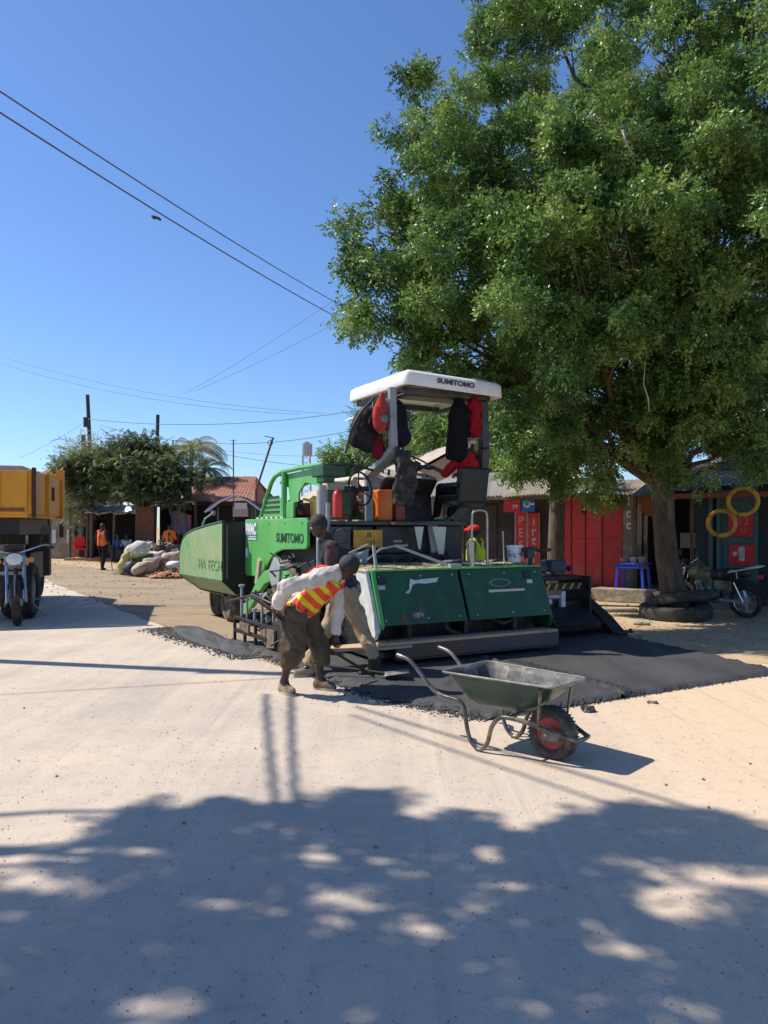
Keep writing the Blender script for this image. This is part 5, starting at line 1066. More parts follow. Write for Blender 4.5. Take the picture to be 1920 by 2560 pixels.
# ---- big neem on the right, real crown modelled from lobes at their own depths
tr = empty('neem_tree', (5.25, 13.3, 0), 0, 'huge leafy neem tree with old tyres round the foot of its trunk', 'tree')
b = MB()
tp = [(0, 0, -0.05), (-0.05, 0, 0.5), (-0.16, 0.02, 1.1), (-0.20, 0.05, 1.7), (-0.25, 0.0, 2.3), (-0.32, 0.0, 3.1), (-0.3, 0.05, 4.2), (-0.1, 0.1, 6.0), (0.1, 0, 8.5)]
b.tube(tp, [0.29, 0.235, 0.20, 0.19, 0.20, 0.20, 0.18, 0.14, 0.07], 18)
TRK = (5.25, 13.3, 0)
def lv(x, y, D): q = W(x, y, D); return q
lob = []
for (x, y, D, r_) in (
    (800, 600, 12.0, .62), (740, 582, 12.2, .26), (755, 520, 12.6, .40), (845, 440, 12.8, .62), (825, 385, 12.6, .26), (880, 320, 13.2, .58), (870, 275, 13.0, .28), (925, 240, 13.4, .75), (1040, 150, 13.6, .62), (1100, 60, 14.0, .8), (1120, -60, 14.2, .9),
    (850, 700, 11.6, .72), (780, 668, 11.8, .3), (900, 620, 11.6, 1.05), (960, 500, 11.8, 1.2), (1000, 360, 12.4, 1.3), (1100, 220, 12.6, 1.3), (1180, 90, 13.0, 1.15), (1290, 130, 12.6, 1.2), (1240, 20, 13.2, .75),
    (1010, 700, 11.0, 1.05), (930, 760, 11.4, .62), (1100, 560, 10.8, 1.25), (1180, 400, 11.0, 1.4), (1320, 280, 11.4, 1.3), (1420, 180, 12.2, 1.2), (1530, 130, 11.6, 1.0), (1570, 20, 12.2, 1.0), (1640, 60, 11.0, 1.1),
    (1130, 760, 11.2, 1.05), (1250, 650, 10.4, 1.15), (1350, 500, 10.4, 1.35), (1490, 380, 10.4, 1.3), (1620, 280, 10.2, 1.2), (1700, 450, 10.0, 1.3), (1730, 180, 11, 1.4),
    (1280, 830, 12.0, .95), (1400, 720, 11.2, 1.15), (1530, 620, 11.0, 1.2), (1660, 640, 10.8, 1.0), (1480, 520, 11.5, 1.2), (1230, 930, 12.6, .62), (1360, 900, 12.4, .62),
    (1440, 970, 12.2, .5), (1520, 930, 12.2, .55), (1340, 965, 12.6, .5), (1425, 1035, 12.6, .32), (1500, 1015, 12.5, .25),
    (1640, 925, 12.0, .5), (1590, 930, 12.6, .45), (1660, 1000, 12.2, .4), (1560, 880, 13, .5), (1640, 350, 11, 1.0), (1560, 250, 11.4, 1.0), (1600, 985, 12.4, .42), (1700, 960, 11.5, .5), (1580, 800, 13.0, .6), (1680, 760, 12.4, .7),
    (950, 690, 11.6, .9), (1040, 640, 11.2, 1.0), (880, 730, 12.2, .55), (1000, 770, 11.8, .65), (1080, 800, 12.4, .6), (1190, 720, 11.0, 1.0), (1200, 820, 12.0, .8), (1300, 720, 11.0, 1.0), (1340, 820, 11.8, .8), (1420, 840, 12.0, .8), (1500, 780, 11.4, .9), (1480, 880, 12.2, .6), (1560, 720, 11.4, 1.0), (1630, 760, 11.2, .8), (1150, 480, 11.4, 1.1), (1070, 430, 12, 1.1), (1240, 330, 11.6, 1.1), (1430, 300, 10.8, 1.1), (1560, 480, 10.6, 1.1), (780, 600, 12.4, .5), (820, 500, 12.6, .5), (1150, 350, 15.5, 2.0), (1350, 300, 16.0, 2.2), (1550, 400, 16.0, 2.2), (1250, 550, 15.5, 2.0), (1450, 640, 16.0, 2.0), (1100, 680, 15.0, 1.6), (1000, 540, 14.6, 1.6), (1350, 760, 15.5, 1.5), (1620, 600, 16.5, 2.0), (1700, 250, 16, 2.2), (1450, 60, 15, 1.5), (1400, 880, 14.8, 1.0), (1280, 1010, 17.2, .6), (1320, 1000, 16.5, .7), (1230, 1000, 17.5, .6), (1480, 820, 15.5, 1.3), (1580, 760, 15.5, 1.3), (1650, 820, 15.5, 1.2), (1550, 900, 15, .8), (1620, 900, 15.5, .8), (1480, 920, 15, .8), (1330, 900, 13, .8), (1400, 940, 13, .7), (1290, 870, 13.4, .7), (1560, 960, 13.5, .6), (1620, 700, 12.5, 1.1), (1480, 680, 12.5, 1.1)):
    c = lv(x, y, D); lob.append(((c[0] - TRK[0], c[1] - TRK[1], c[2]), r_))
T, Dv = lobes_tips(lob, 140, RNG, 0.45, clump=24, cr=.30)
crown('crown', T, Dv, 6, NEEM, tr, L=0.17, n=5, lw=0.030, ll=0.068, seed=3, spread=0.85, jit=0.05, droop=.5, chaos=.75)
r = random.Random(4)
for i, (c, rr) in enumerate(lob):
    if rr < 0.5 and i % 2: continue
    if i % 2 and rr < 1.2: continue
    if c[2] < 5.5 and c[0] > -2 and i % 3: continue
    k = min(len(tp) - 2, 4 + int(max(0, c[2] - 4) / 2.2)); p0 = Vector(tp[k])
    pts_ = limb(b, p0, Vector(c), 0.05 + 0.035 * rr, 0.012, 100 + i, 8, 0.16)
    for j in range(4):
        q = Vector((r.gauss(0, 1), r.gauss(0, 1), r.gauss(0, 1))).normalized() * rr * 0.9
        limb(b, pts_[-2 - (j % 3)], Vector(c) + q, 0.018, 0.005, 500 + i * 7 + j, 5, 0.2)
b.build('trunk', BARK, tr, smooth=180)
BRM = M('bare_branch', (0.42, 0.34, 0.24), 0.8)
b = MB()
b.tube([Vector(lv(x, y, D)) - Vector(TRK) for x, y, D in ((1255, 280, 11.2), (1290, 230, 11.2), (1310, 190, 11.0), (1350, 165, 10.9), (1395, 152, 10.8), (1440, 154, 10.8))], [.035, .03, .026, .02, .014, .008], 7)
b.tube([Vector(lv(x, y, D)) - Vector(TRK) for x, y, D in ((1240, 275, 11.2), (1285, 262, 11.1), (1320, 268, 11.1))], [.02, .02, .01], 7)
b.tube([Vector(lv(x, y, D)) - Vector(TRK) for x, y, D in ((1345, 280, 10.2), (1352, 310, 10.2), (1368, 335, 10.2))], [.02, .017, .01], 7)
b.tube([Vector(lv(x, y, D)) - Vector(TRK) for x, y, D in ((1395, 770, 10.8), (1390, 830, 10.8), (1400, 860, 10.8), (1402, 890, 10.8))], [.009, .009, .012, .006], 6)
explode(b.build('bare_twig', BRM, tr, smooth=180))
# ---- second trunk closer to the red doors, its own low hanging crown
t2 = empty('neem_tree', (3.62, 15.6, 0), 0, 'slimmer tree with a straight pale trunk between the red signs and the red metal doors', 'tree')
b = MB(); b.tube([(0.0, 0, -0.05), (0.0, 0, 0.9), (0.02, 0, 1.7), (0.05, 0, 2.4), (0.1, -0.1, 3.2), (0.3, -0.1, 4.5), (0.6, 0.2, 6)], [0.21, 0.18, 0.165, 0.165, 0.15, 0.12, 0.06], 14)
lob2 = []
for (x, y, D, r_) in ((1130, 870, 14.2, .75), (1170, 960, 14.0, .72), (1110, 985, 14.0, .42), (1220, 1010, 14.0, .5), (1100, 1020, 14.4, .25), (1170, 1020, 14.2, .25), (1260, 900, 14.2, .8), (1290, 990, 14.4, .42), (1120, 800, 15.4, .8), (1080, 900, 15.4, .4), (1240, 820, 15.4, 1.0), (1195, 930, 15.8, .8), (1150, 900, 13.6, .6), (1215, 930, 13.4, .6), (1260, 960, 13.6, .5), (1120, 930, 13.8, .5), (1190, 1000, 13.8, .42), (1240, 1015, 13.9, .38), (1140, 1010, 14.0, .36), (1100, 860, 14.0, .5), (1280, 1030, 14.6, .3)):
    c = lv(x, y, D); lob2.append(((c[0] - 3.62, c[1] - 15.6, c[2]), r_))
T, Dv = lobes_tips(lob2, 150, RNG, 0.45, clump=18, cr=.26)
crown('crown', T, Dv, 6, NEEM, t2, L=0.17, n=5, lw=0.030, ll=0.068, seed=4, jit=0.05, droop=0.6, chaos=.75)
for i, (c, rr) in enumerate(lob2): limb(b, (0.08, -0.05, 3.0), c, 0.05, 0.01, 40 + i, 6, 0.12)
b.build('trunk', BARK, t2, smooth=180)
# ---- tree beside the road on the left, outside the frame, whose crown throws the dappled shade
t3 = empty('shade_tree', (-8.2, 4.6, 0), 0, 'broad roadside tree on the verge that shades the near road', 'tree')
b = MB(); b.tube([(0, 0, -0.05), (0.05, 0, 1.5), (0.2, 0.05, 3.0), (0.4, 0.1, 4.6), (0.9, 0, 6.2)], [0.34, 0.27, 0.25, 0.2, 0.1], 12)
T3 = []; r = random.Random(8)
TS = (tosun.x / tosun.z, tosun.y / tosun.z)
def shade_poly(y_top):   # shadow outline on the road in V pixels -> ground points
    return G(y_top[0], y_top[1])
top = [(-900, 1950), (-500, 1860), (-200, 1890), (0, 1905), (90, 1870), (130, 1885), (240, 1800), (330, 1750), (420, 1760), (480, 1725), (560, 1730), (620, 1775), (660, 1800), (700, 1740), (740, 1712), (850, 1712), (870, 1765), (900, 1780), (1010, 1770), (1060, 1775), (1130, 1800), (1200, 1810), (1260, 1755), (1300, 1745), (1370, 1760), (1430, 1735), (1500, 1740), (1560, 1770), (1600, 1800), (1700, 1810), (1900, 1840), (2300, 1900)]
holes = [(740, 1835, 55, 34), (830, 1850, 40, 22), (710, 1880, 30, 16), (800, 1925, 75, 24), (750, 1965, 60, 26), (830, 1985, 60, 26), (770, 2020, 40, 24), (690, 1990, 40, 16), (110, 1930, 130, 40), (300, 1850, 120, 22), (1180, 1930, 50, 14), (1290, 1950, 60, 18), (1230, 2010, 50, 14), (1370, 2010, 60, 16), (1450, 1880, 90, 30), (1560, 1960, 110, 40), (1620, 1900, 90, 50), (1230, 2200, 160, 50), (1080, 2150, 80, 25), (640, 1900, 40, 40), (420, 2090, 30, 12), (950, 1880, 60, 25), (1330, 1870, 60, 14), (1500, 2080, 90, 20), (1100, 1870, 40, 10), (1600, 2150, 80, 20), (860, 2120, 40, 14)]
def top_at(x):
    for (x0, y0), (x1, y1) in zip(top[:-1], top[1:]):
        if x0 <= x <= x1: return y0 + (y1 - y0) * (x - x0) / (x1 - x0)
    return 1950
tips3 = []
n_try = 0
while len(tips3) < 3300 and n_try < 60000:
    n_try += 1
    gx = r.uniform(-4.2, 3.4); gy = r.uniform(0.6, 5.2)
    vx = (gx / gy * F + 960) / K; vy = (CAM_Z * F / gy + 1317) / K
    e = vy - top_at(vx)
    if e < 4 + 10 * math.sin(gx * 9) * math.cos(gy * 8): continue
    bad = False
    for hx, hy, ax, ay in holes:
        q = ((vx - hx) / ax) ** 2 + ((vy - hy) / ay) ** 2
        if q < 1.2 and r.random() < 0.96: bad = True; break
    if bad: continue
    if math.sin(gx * 5.1 + gy * 3.3) * math.cos(gx * 2.7 - gy * 5.9 + 1) > 0.5 and r.random() < 0.9 and vy > 1835: continue
    if math.sin(gx * 13.1 + 3 * math.sin(gy * 4.0)) * math.sin(gy * 15.3 + 2 * math.sin(gx * 5.0) + 1) > 0.55 and r.random() < 0.92: continue
    z = 6.2 + 1.3 * math.sin(gx * 1.3 + 1) * math.cos(gy * 1.1) + r.uniform(-.35, .35) + 0.2 * (gy)
    tips3.append((gx + TS[0] * z + 8.2, gy + TS[1] * z - 4.6, z))
tips3 = np.array(tips3); dirs3 = RNG.normal(size=tips3.shape)
crown('crown', tips3, dirs3, 3, NEEM2, t3, L=0.17, n=3, lw=0.06, ll=0.11, seed=6, jit=0.03, spread=0.6)
for i in range(26):
    q = tips3[r.randrange(len(tips3))]; limb(b, (0.45, 0.1, 4.2) if i % 2 else (0.25, 0.05, 3.4), q, 0.06, 0.008, 70 + i, 7, 0.1)
b.build('trunk', BARK, t3, smooth=180)
# ---- flat crowned tree and palm by the stalls, far left
def simple_tree(x, y, label, lobes, trunk, mat, dens=30, L=0.5, seed=0, name='spreading_tree', per=5, group=None, lw=0.07, ll=0.2, droop=0.3, n=5):
    t = empty(name, (x, y, 0), 0, label, 'tree', group)
    T, Dv = lobes_tips(lobes, dens, np.random.default_rng(seed), 0.4)
    crown('crown', T, Dv, per, mat, t, L=L, n=n, lw=lw, ll=ll, seed=seed, jit=0.15, droop=droop)
    b = MB(); b.tube(trunk[0], trunk[1], 10)
    for i, (c, rr) in enumerate(lobes): limb(b, trunk[0][-2], c, trunk[1][-1] * 0.7, 0.02, seed * 31 + i, 6, 0.12)
    b.build('trunk', BARK, t, smooth=180); return t
def L3(x0, y0, items):
    out = []
    for (x, y, D, rr) in items: c = W(x, y, D); out.append(((c[0] - x0, c[1] - y0, c[2]), rr))
    return out
simple_tree(-11.6, 36, 'low flat crowned spreading tree over the market stalls', L3(-11.6, 36, [
    (200, 1005, 35, (1.3, 1.1, .45)), (250, 985, 35.5, (1.4, 1.2, .28)), (300, 968, 36, (1.4, 1.2, .22)), (345, 985, 36, (1.3, 1.2, .25)), (300, 1005, 34.5, (1.8, 1.2, .4)), (240, 1030, 34.5, (1.6, 1.1, .4)), (330, 1035, 34.5, (1.6, 1.1, .4)), (385, 1020, 35, (.9, 1.0, .25)), (150, 1010, 35, (.8, .8, .3)), (165, 1040, 35, (.8, .8, .4)), (210, 1060, 34.6, (.9, .8, .3)), (290, 1062, 34, (1.1, .9, .28)), (355, 1062, 34, (1.1, .8, .28)), (405, 1045, 34.5, (.7, .6, .16)), (262, 946, 36, (.6, .6, .08)), (310, 948, 36, (.7, .6, .08)), (385, 1080, 34, (.5, .5, .12))]),
    ([(0.3, 0, 0), (0.2, 0, 1.4), (0, 0, 2.6), (-.2, 0, 3.4)], [.22, .17, .14, .1]), ACAC, 230, 0.30, 5, 'spreading_tree', 5, lw=0.055, ll=0.12)
simple_tree(-14.6, 37, 'pale feathery casuarina like tree behind the dump truck', L3(-14.6, 37, [(165, 1030, 37, (.9, .8, 1.6)), (185, 1000, 37, (.9, .8, 1.0)), (160, 1070, 36, (.7, .7, 1.0)), (180, 960, 38, (.6, .5, .5))]),
    ([(0, 0, 0), (0, 0, 2), (0.1, 0, 4.5), (0.1, 0, 5.5)], [.15, .13, .08, .05]), PALML, 60, 0.6, 6, 'feathery_tree', 5, lw=0.035, ll=0.35, droop=1.4)
def palm(x, y, h, label, nf=22, R=2.4, seed=0, lean=(0.3, 0)):
    t = empty('coconut_palm', (x, y, 0), 0, label, 'palm'); r = random.Random(seed)
    b = MB(); b.tube([(0, 0, 0), (lean[0] * .2, 0, h * .4), (lean[0] * .6, lean[1] * .5, h * .75), (lean[0], lean[1], h)], [.2, .15, .13, .12], 10); b.build('trunk', BARK, t, smooth=180)
    V = []; Fq = []
    for k in range(nf):
        az = 6.283 * k / nf * 2.4 + r.uniform(-.2, .2); el = r.uniform(-0.35, 1.25); Lk = R * r.uniform(.8, 1.1); p = Vector((lean[0], lean[1], h)); hd = Vector((math.cos(az), math.sin(az), 0)); seg = 14; ang = el
        side = Vector((-hd.y, hd.x, 0))
        for i in range(seg):
            d = hd * math.cos(ang) + Vector((0, 0, math.sin(ang))); q = p + d * Lk / seg
            w = 0.42 * math.sin(math.pi * (i + 1.2) / (seg + 1.6)) * (R / 2.4)
            for s in (-1, 1):
                for j in range(2):
                    a0 = p.lerp(q, j / 2); tip = a0 + side * s * w + d * 0.22 - Vector((0, 0, w * 0.55)); n0 = len(V)
                    V += [tuple(a0), tuple(a0 + d * 0.06), tuple(tip), tuple(tip - d * .02)]; Fq.append((n0, n0 + 1, n0 + 2, n0 + 3))
            n0 = len(V); V += [tuple(p + side * .02), tuple(p - side * .02), tuple(q - side * .02), tuple(q + side * .02)]; Fq.append((n0, n0 + 1, n0 + 2, n0 + 3))
            p = q; ang -= r.uniform(.10, .17)
    o = npmesh('crown', np.array(V), np.array(Fq), PALML, t); at = o.data.attributes.new('rnd', 'FLOAT', 'FACE'); at.data.foreach_set('value', RNG.random(len(Fq)).astype(np.float32))
    return t
c = W(403, 975, 40); palm(c[0], 40, c[2], 'coconut palm rising beside the rusty red roof', 26, 2.5, 3)
c = W(428, 1015, 39); palm(c[0], 39, c[2], 'smaller drooping palm half hidden behind the rusty roof', 20, 2.0, 9)
# ---- trees behind the long pale roof
for i, (x0, D, label, it) in enumerate((
    (-1.0, 40, 'bushy green tree over the far end of the long pale roof', [(745, 985, 40, (1.5, 1.2, .8)), (790, 1000, 40, (1.8, 1.2, .9)), (725, 1000, 40, (.8, .8, .5)), (840, 1010, 40, (1.6, 1.2, 1.0))]),
    (1.2, 34, 'tall loose tree seen behind the hanging backpack', [(800, 940, 34, (1.0, 1, .9)), (790, 900, 34, (.5, .5, .8)), (850, 950, 34, (1.5, 1.2, 1.1)), (900, 930, 34, (1.6, 1.2, 1.2)), (940, 900, 34, (1.3, 1, .9))]),
    (3.6, 31, 'yellowish green tree seen through the operator stand', [(970, 905, 31, (1.3, 1.2, 1.2)), (1010, 940, 30, (1.3, 1.2, 1.1)), (940, 950, 31, (1.2, 1, .8)), (1060, 900, 29, (1.2, 1.2, 1.4)), (1080, 960, 28, (.9, .9, 1.3)), (1070, 1030, 27, (.7, .8, .9))]))):
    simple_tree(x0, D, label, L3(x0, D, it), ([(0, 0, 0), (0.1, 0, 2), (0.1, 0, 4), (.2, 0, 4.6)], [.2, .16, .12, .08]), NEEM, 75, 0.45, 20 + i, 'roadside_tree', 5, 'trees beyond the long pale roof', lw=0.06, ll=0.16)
# ============================================================ SHOPS ON THE RIGHT
def corr(b, o, u, v, pitch=0.09, amp=0.014, nv=3, seed=0):
    """corrugated sheet: ridges run along v"""
    o, u, v = Vector(o), Vector(u), Vector(v); n = max(8, int(u.length / pitch * 6)); r = random.Random(seed); j = [r.uniform(-.01, .01) for _ in range(60)]
    b.sheet(o, u, v, n, nv, lambda a, c: amp * math.sin(2 * math.pi * a * u.length / pitch) + j[int(a * u.length / .8) % 60] + 0.02 * math.sin(c * 3 + a * 5 + seed)); return b
TIN = M('weathered_tin', (0.42, 0.37, 0.31), 0.75, 0.0, col2=(0.28, 0.21, 0.15), scale=2.2, thr=(0.45, 0.65), col3=(0.55, 0.50, 0.43), scale3=1.1, thr3=(0.55, 0.7))
TINP = M('pale_tin', (0.50, 0.46, 0.40), 0.6, 0.1, col2=(0.38, 0.31, 0.24), scale=1.5, thr=(0.45, 0.7))
RUST = M('rusty_tin', (0.30, 0.125, 0.08), 0.8, col2=(0.26, 0.085, 0.045), scale=0.7, thr=(0.4, 0.6), col3=(0.42, 0.25, 0.16), scale3=1.4, thr3=(0.55, 0.75), stretch=(1, 1, .5))
DARKW = M('dark_wall', (0.06, 0.05, 0.045), 0.9, col2=(0.035, 0.03, 0.03), scale=1.5)
PLAST = M('dirty_plaster', (0.30, 0.25, 0.2), 0.9, col2=(0.17, 0.14, 0.11), scale=1.6, bump=0.3)
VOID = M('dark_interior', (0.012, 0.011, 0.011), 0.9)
REDDOOR = M('red_metal_door', (0.55, 0.028, 0.028), 0.45, col2=(0.40, 0.025, 0.025), scale=1.4, col3=(0.45, 0.13, 0.09), scale3=3, thr3=(0.55, 0.8), stretch=(1, 1, .35))
TEAL = M('teal_frame', (0.03, 0.12, 0.12), 0.6, col2=(0.05, 0.09, 0.08), scale=4)
WOODP = M('grey_wood', (0.16, 0.13, 0.10), 0.9, col2=(0.09, 0.07, 0.05), scale=8, bump=0.3, stretch=(3, 3, .6))
SIGNR = M('sign_red', (0.55, 0.03, 0.03), 0.6, col2=(0.42, 0.03, 0.03), scale=3); SIGNW = M('sign_white', (0.72, 0.7, 0.66), 0.6, col2=(0.55, 0.5, 0.46), scale=8); SIGNB = M('sign_blue', (0.02, 0.12, 0.42), 0.5)
class Frame:
    def __init__(s, P_, Q_, name, label, cat, group=None, z=0.0):
        s.P = Vector((P_[0], P_[1], z)); s.Q = Vector((Q_[0], Q_[1], z)); s.yaw = math.atan2((s.Q - s.P).y, (s.Q - s.P).x); s.L = (s.Q - s.P).length
        s.e = empty(name, tuple(s.P), s.yaw, label, cat, group)
    def w(s, x, y, z): return tuple(s.P + Matrix.Rotation(s.yaw, 3, 'Z') @ Vector((x, y, z)))
    def part(s, b, n, m, par=None, **k): return b.build(n, m, par or s.e, **k)
def T2(n, body, size, m, par, x, y, z, **k): return text(n, body, size, m, par, (x, y, z), (rad(90), 0, 0), **k)
# A: dark shop with the red signboards
A_ = Frame((1.5, 19.2), (4.15, 18.0), 'shop', 'dark timber shop with a pale tin eave behind the bucket', 'shop')
A_.part(MB().b2((0, .05, 0), (A_.L, .2, 2.35)).b2((0, .2, 0), (.15, 3, 2.3)).b2((A_.L - .15, .2, 0), (A_.L, 3, 2.3)), 'wall', DARKW)
A_.part(MB().b2((.55, .0, .1), (.59, .045, 2.3)), 'door_frame', WOODP); A_.part(MB().b2((.6, .02, .1), (1.45, .045, 2.2)), 'door', M('brown_black_door', (.035, .028, .024), .8, col2=(.06, .05, .04), scale=2))
A_.part(MB().b2((-.4, -.5, -.1), (A_.L + .2, 0.04, .22)), 'plinth', PLAST)
A_.part(corr(MB(), (-.7, -.75, 2.38), (A_.L + 1.0, 0, 0.06), (0, 3.6, .8), .09, .016, 3, 2), 'roof', TINP, smooth=60)
A_.part(MB().b2((-.7, -.74, 2.29), (A_.L + .3, -.70, 2.36)), 'fascia', WOODP)
def board(par_frame, name, label, x0, x1, y, z0, z1, m, lines, edge=None, cat='sign'):
    e = empty(name, par_frame.w((x0 + x1) / 2, y, (z0 + z1) / 2), par_frame.yaw, label, cat)
    w, h = (x1 - x0) / 2, (z1 - z0) / 2
    pn = MB().b2((-w, 0, -h), (w, .02, h)).build('panel', m, e, bevel=.003)
    if edge: MB().b2((-w - .02, -.004, -h), (-w, .024, h)).b2((w, -.004, -h), (w + .02, .024, h)).build('edge', edge, e)
    for (t, s_, mm, tx, tz, kw) in lines: text('lettering', t, s_, mm, e, (tx, -.004, tz), (rad(90), 0, 0), ext=.001, **kw)
    return e
def fx(fr, vx, vy):
    """pixel -> local x,z on the facade plane"""
    d = Vector(((vx * K - 960) / F, 1, -(vy * K - 1317) / F)); n = Vector((-math.sin(fr.yaw), math.cos(fr.yaw), 0)); t = (fr.P - Vector((0, 0, CAM_Z))).dot(n) / d.dot(n)
    p = Vector((0, 0, CAM_Z)) + d * t - fr.P; return (p.x * math.cos(fr.yaw) + p.y * math.sin(fr.yaw), p.z)
def pxb(fr, name, label, vx0, vy0, vx1, vy1, y, m, lines, edge=None, cat='sign'):
    x0, z1 = fx(fr, vx0, vy0); x1, z0 = fx(fr, vx1, vy1); return board(fr, name, label, x0, x1, y, z0, z1, m, lines, edge, cat)
def vstack(s, size, h, m, kw={}): return [(ch, size, m, 0, h / 2 - (i + .5) * h / len(s), kw) for i, ch in enumerate(s)]
SGREY = M('sign_grey_white', (.50, .46, .44), .7, col2=(.36, .3, .28), scale=9)
pxb(A_, 'signboard', 'upright red board lettered PESA, nearer the dark shop door', 1115, 1104, 1139, 1226, -.06, SIGNR, vstack('PESA', .30, 1.22, SGREY, dict(sx=.85)), SGREY)
pxb(A_, 'signboard', 'upright red board lettered irtel, nearer the pale tree trunk', 1143, 1108, 1166, 1228, -.06, SIGNR, vstack('irtel', .31, 1.14, SGREY, dict(offset=.006)), PLAST)
pxb(A_, 'signboard', 'small square red sign with a white M hung under the tin eave', 1103, 1076, 1138, 1107, -.66, SIGNR, [('M', .16, SIGNW, .08, -.06, {})])
bs = pxb(A_, 'signboard', 'small blue sign with white round emblem hung under the tin eave', 1141, 1075, 1168, 1107, -.66, SIGNB, [])
bs_p = MB().lathe([(0, -.008), (.085, -.008), (.085, -.002), (0, -.002)], (-.03, 0, .0), 'y', 20).build('emblem', SIGNW, bs); MB().b2((.06, -.008, -.02), (.16, -.003, .03)).build('emblem', SIGNW, bs)
MB().lathe([(0, -.012), (.055, -.012), (.055, -.0085), (0, -.0085)], (-.03, 0, .02), 'y', 20).build('emblem_core', M('emblem_green', (.05, .3, .15), .5), bs_p)
# B: red steel doors
B_ = Frame((4.08, 17.95), (5.52, 17.05), 'shop', 'small shop closed by tall red steel folding doors under a bent tin awning', 'shop')
L = B_.L
B_.part(MB().b2((-.05, .08, 0), (L + .05, .25, 2.45)), 'wall', PLAST)
db = MB()
for i, (a, c_) in enumerate(((.02, .46), (.48, .80), (.82, 1.20), (1.22, L - .02))):
    for z0, z1 in ((.26, 1.36), (1.40, 2.36)): db.b2((a * L / 1.7, .02, z0), (c_ * L / 1.7, .045, z1))
dr = B_.part(MB().b2((0, .045, .22), (L, .075, 2.4)), 'door', REDDOOR)
for i, (a, c_) in enumerate(((.03, .45), (.49, .79), (.83, 1.19), (1.23, 1.67))):
    for z0, z1 in ((.28, 1.35), (1.41, 2.34)):
        x0, x1 = a * L / 1.7, c_ * L / 1.7; b = MB(); b.b2((x0, .028, z0), (x1, .044, z1)); b.build('panel', REDDOOR, dr, bevel=.006)
    B_.part(MB().b2((c_ * L / 1.7 + .008, .02, .24), (c_ * L / 1.7 + .022, .05, 2.38)), 'hinge_bar', M('dark_red', (.12, .01, .01), .5), dr)
B_.part(MB().b2((L * .42, .0, 1.95), (L * .47, .03, 2.2)), 'lock', M('rust_brown', (.10, .03, .02), .8), dr)
B_.part(MB().b2((-.2, -.9, 0), (L + .1, .06, .20)), 'plinth', M('worn_concrete', (.45, .38, .28), .9, col2=(.3, .24, .17), scale=3, bump=.3))
B_.part(corr(corr(MB(), (-.9, -1.0, 2.36), (L * .75, 0, .02), (.0, 1.6, .55), .09, .016, 3, 5), (.2, -1.15, 2.44), (L + .5, 0, -.10), (.1, 1.7, .38), .09, .016, 3, 6), 'roof', TIN, smooth=60)
# column with white letters
cl = empty('painted_pillar', B_.w(L + .13, -.05, 0), B_.yaw, 'grey pillar with white letters icc between the red doors and the kiosk', 'pillar')
pl_ = MB().b2((-.13, -.02, 0), (.13, .2, 2.5)).build('shaft', M('pillar_grey', (.16, .15, .14), .9, col2=(.32, .24, .2), scale=2, thr=(.5, .6)), cl, bevel=.01)
for i, ch in enumerate('icc'): text('lettering', ch, .30, SIGNW, pl_, (0, -.024, 2.22 - i * .27), (rad(90), 0, 0), ext=.001, sx=.8, offset=.010)
# C: dark kiosk
C_ = Frame((5.72, 16.9), (6.75, 16.1), 'kiosk', 'dark open kiosk behind the leafy trunk with tarpaulin strips at its post', 'kiosk'); L = C_.L
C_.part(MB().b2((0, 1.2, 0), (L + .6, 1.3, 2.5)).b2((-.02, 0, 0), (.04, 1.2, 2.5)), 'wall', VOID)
C_.part(MB().b2((.0, -.1, 0), (.07, -.03, 2.4)), 'post', WOODP); C_.part(MB().b2((L * .95, -.1, 0), (L * .95 + .07, -.03, 2.4)), 'post', WOODP)
C_.part(MB().b2((-.3, -.8, 0), (L + .5, 1.3, .24)), 'plinth', PLAST)
C_.part(corr(MB(), (-.3, -.6, 2.38), (L + .9, 0, .05), (0, 2.0, .5), .09, .015, 3, 8), 'roof', TIN, smooth=60)
C_.part(MB().sheet((.1, -.15, .9), (.10, .02, 0), (0.02, 0, 1.3), 3, 12, lambda u, v: .03 * math.sin(v * 9)).sheet((.25, -.12, .7), (.08, .02, 0), (0.0, 0, 1.2), 3, 12, lambda u, v: .03 * math.sin(v * 11 + 1)), 'tarpaulin', M('dusty_tarp', (.28, .24, .19), .9, col2=(.1, .08, .06), scale=5), solid=.006)
C_.part(MB().b2((.75, .9, 1.15), (1.25, .95, 1.5)), 'shelf_panel', M('pale_panel', (.5, .46, .42), .8)); C_.part(MB().lathe([(0, -.1), (.28, -.06), (.36, .05), (.25, .14), (0, .16)], (.42, -.1, 2.22), 'y', 20), 'basket', M('woven_brown', (.22, .08, .03), .8, col2=(.14, .05, .02), scale=20))
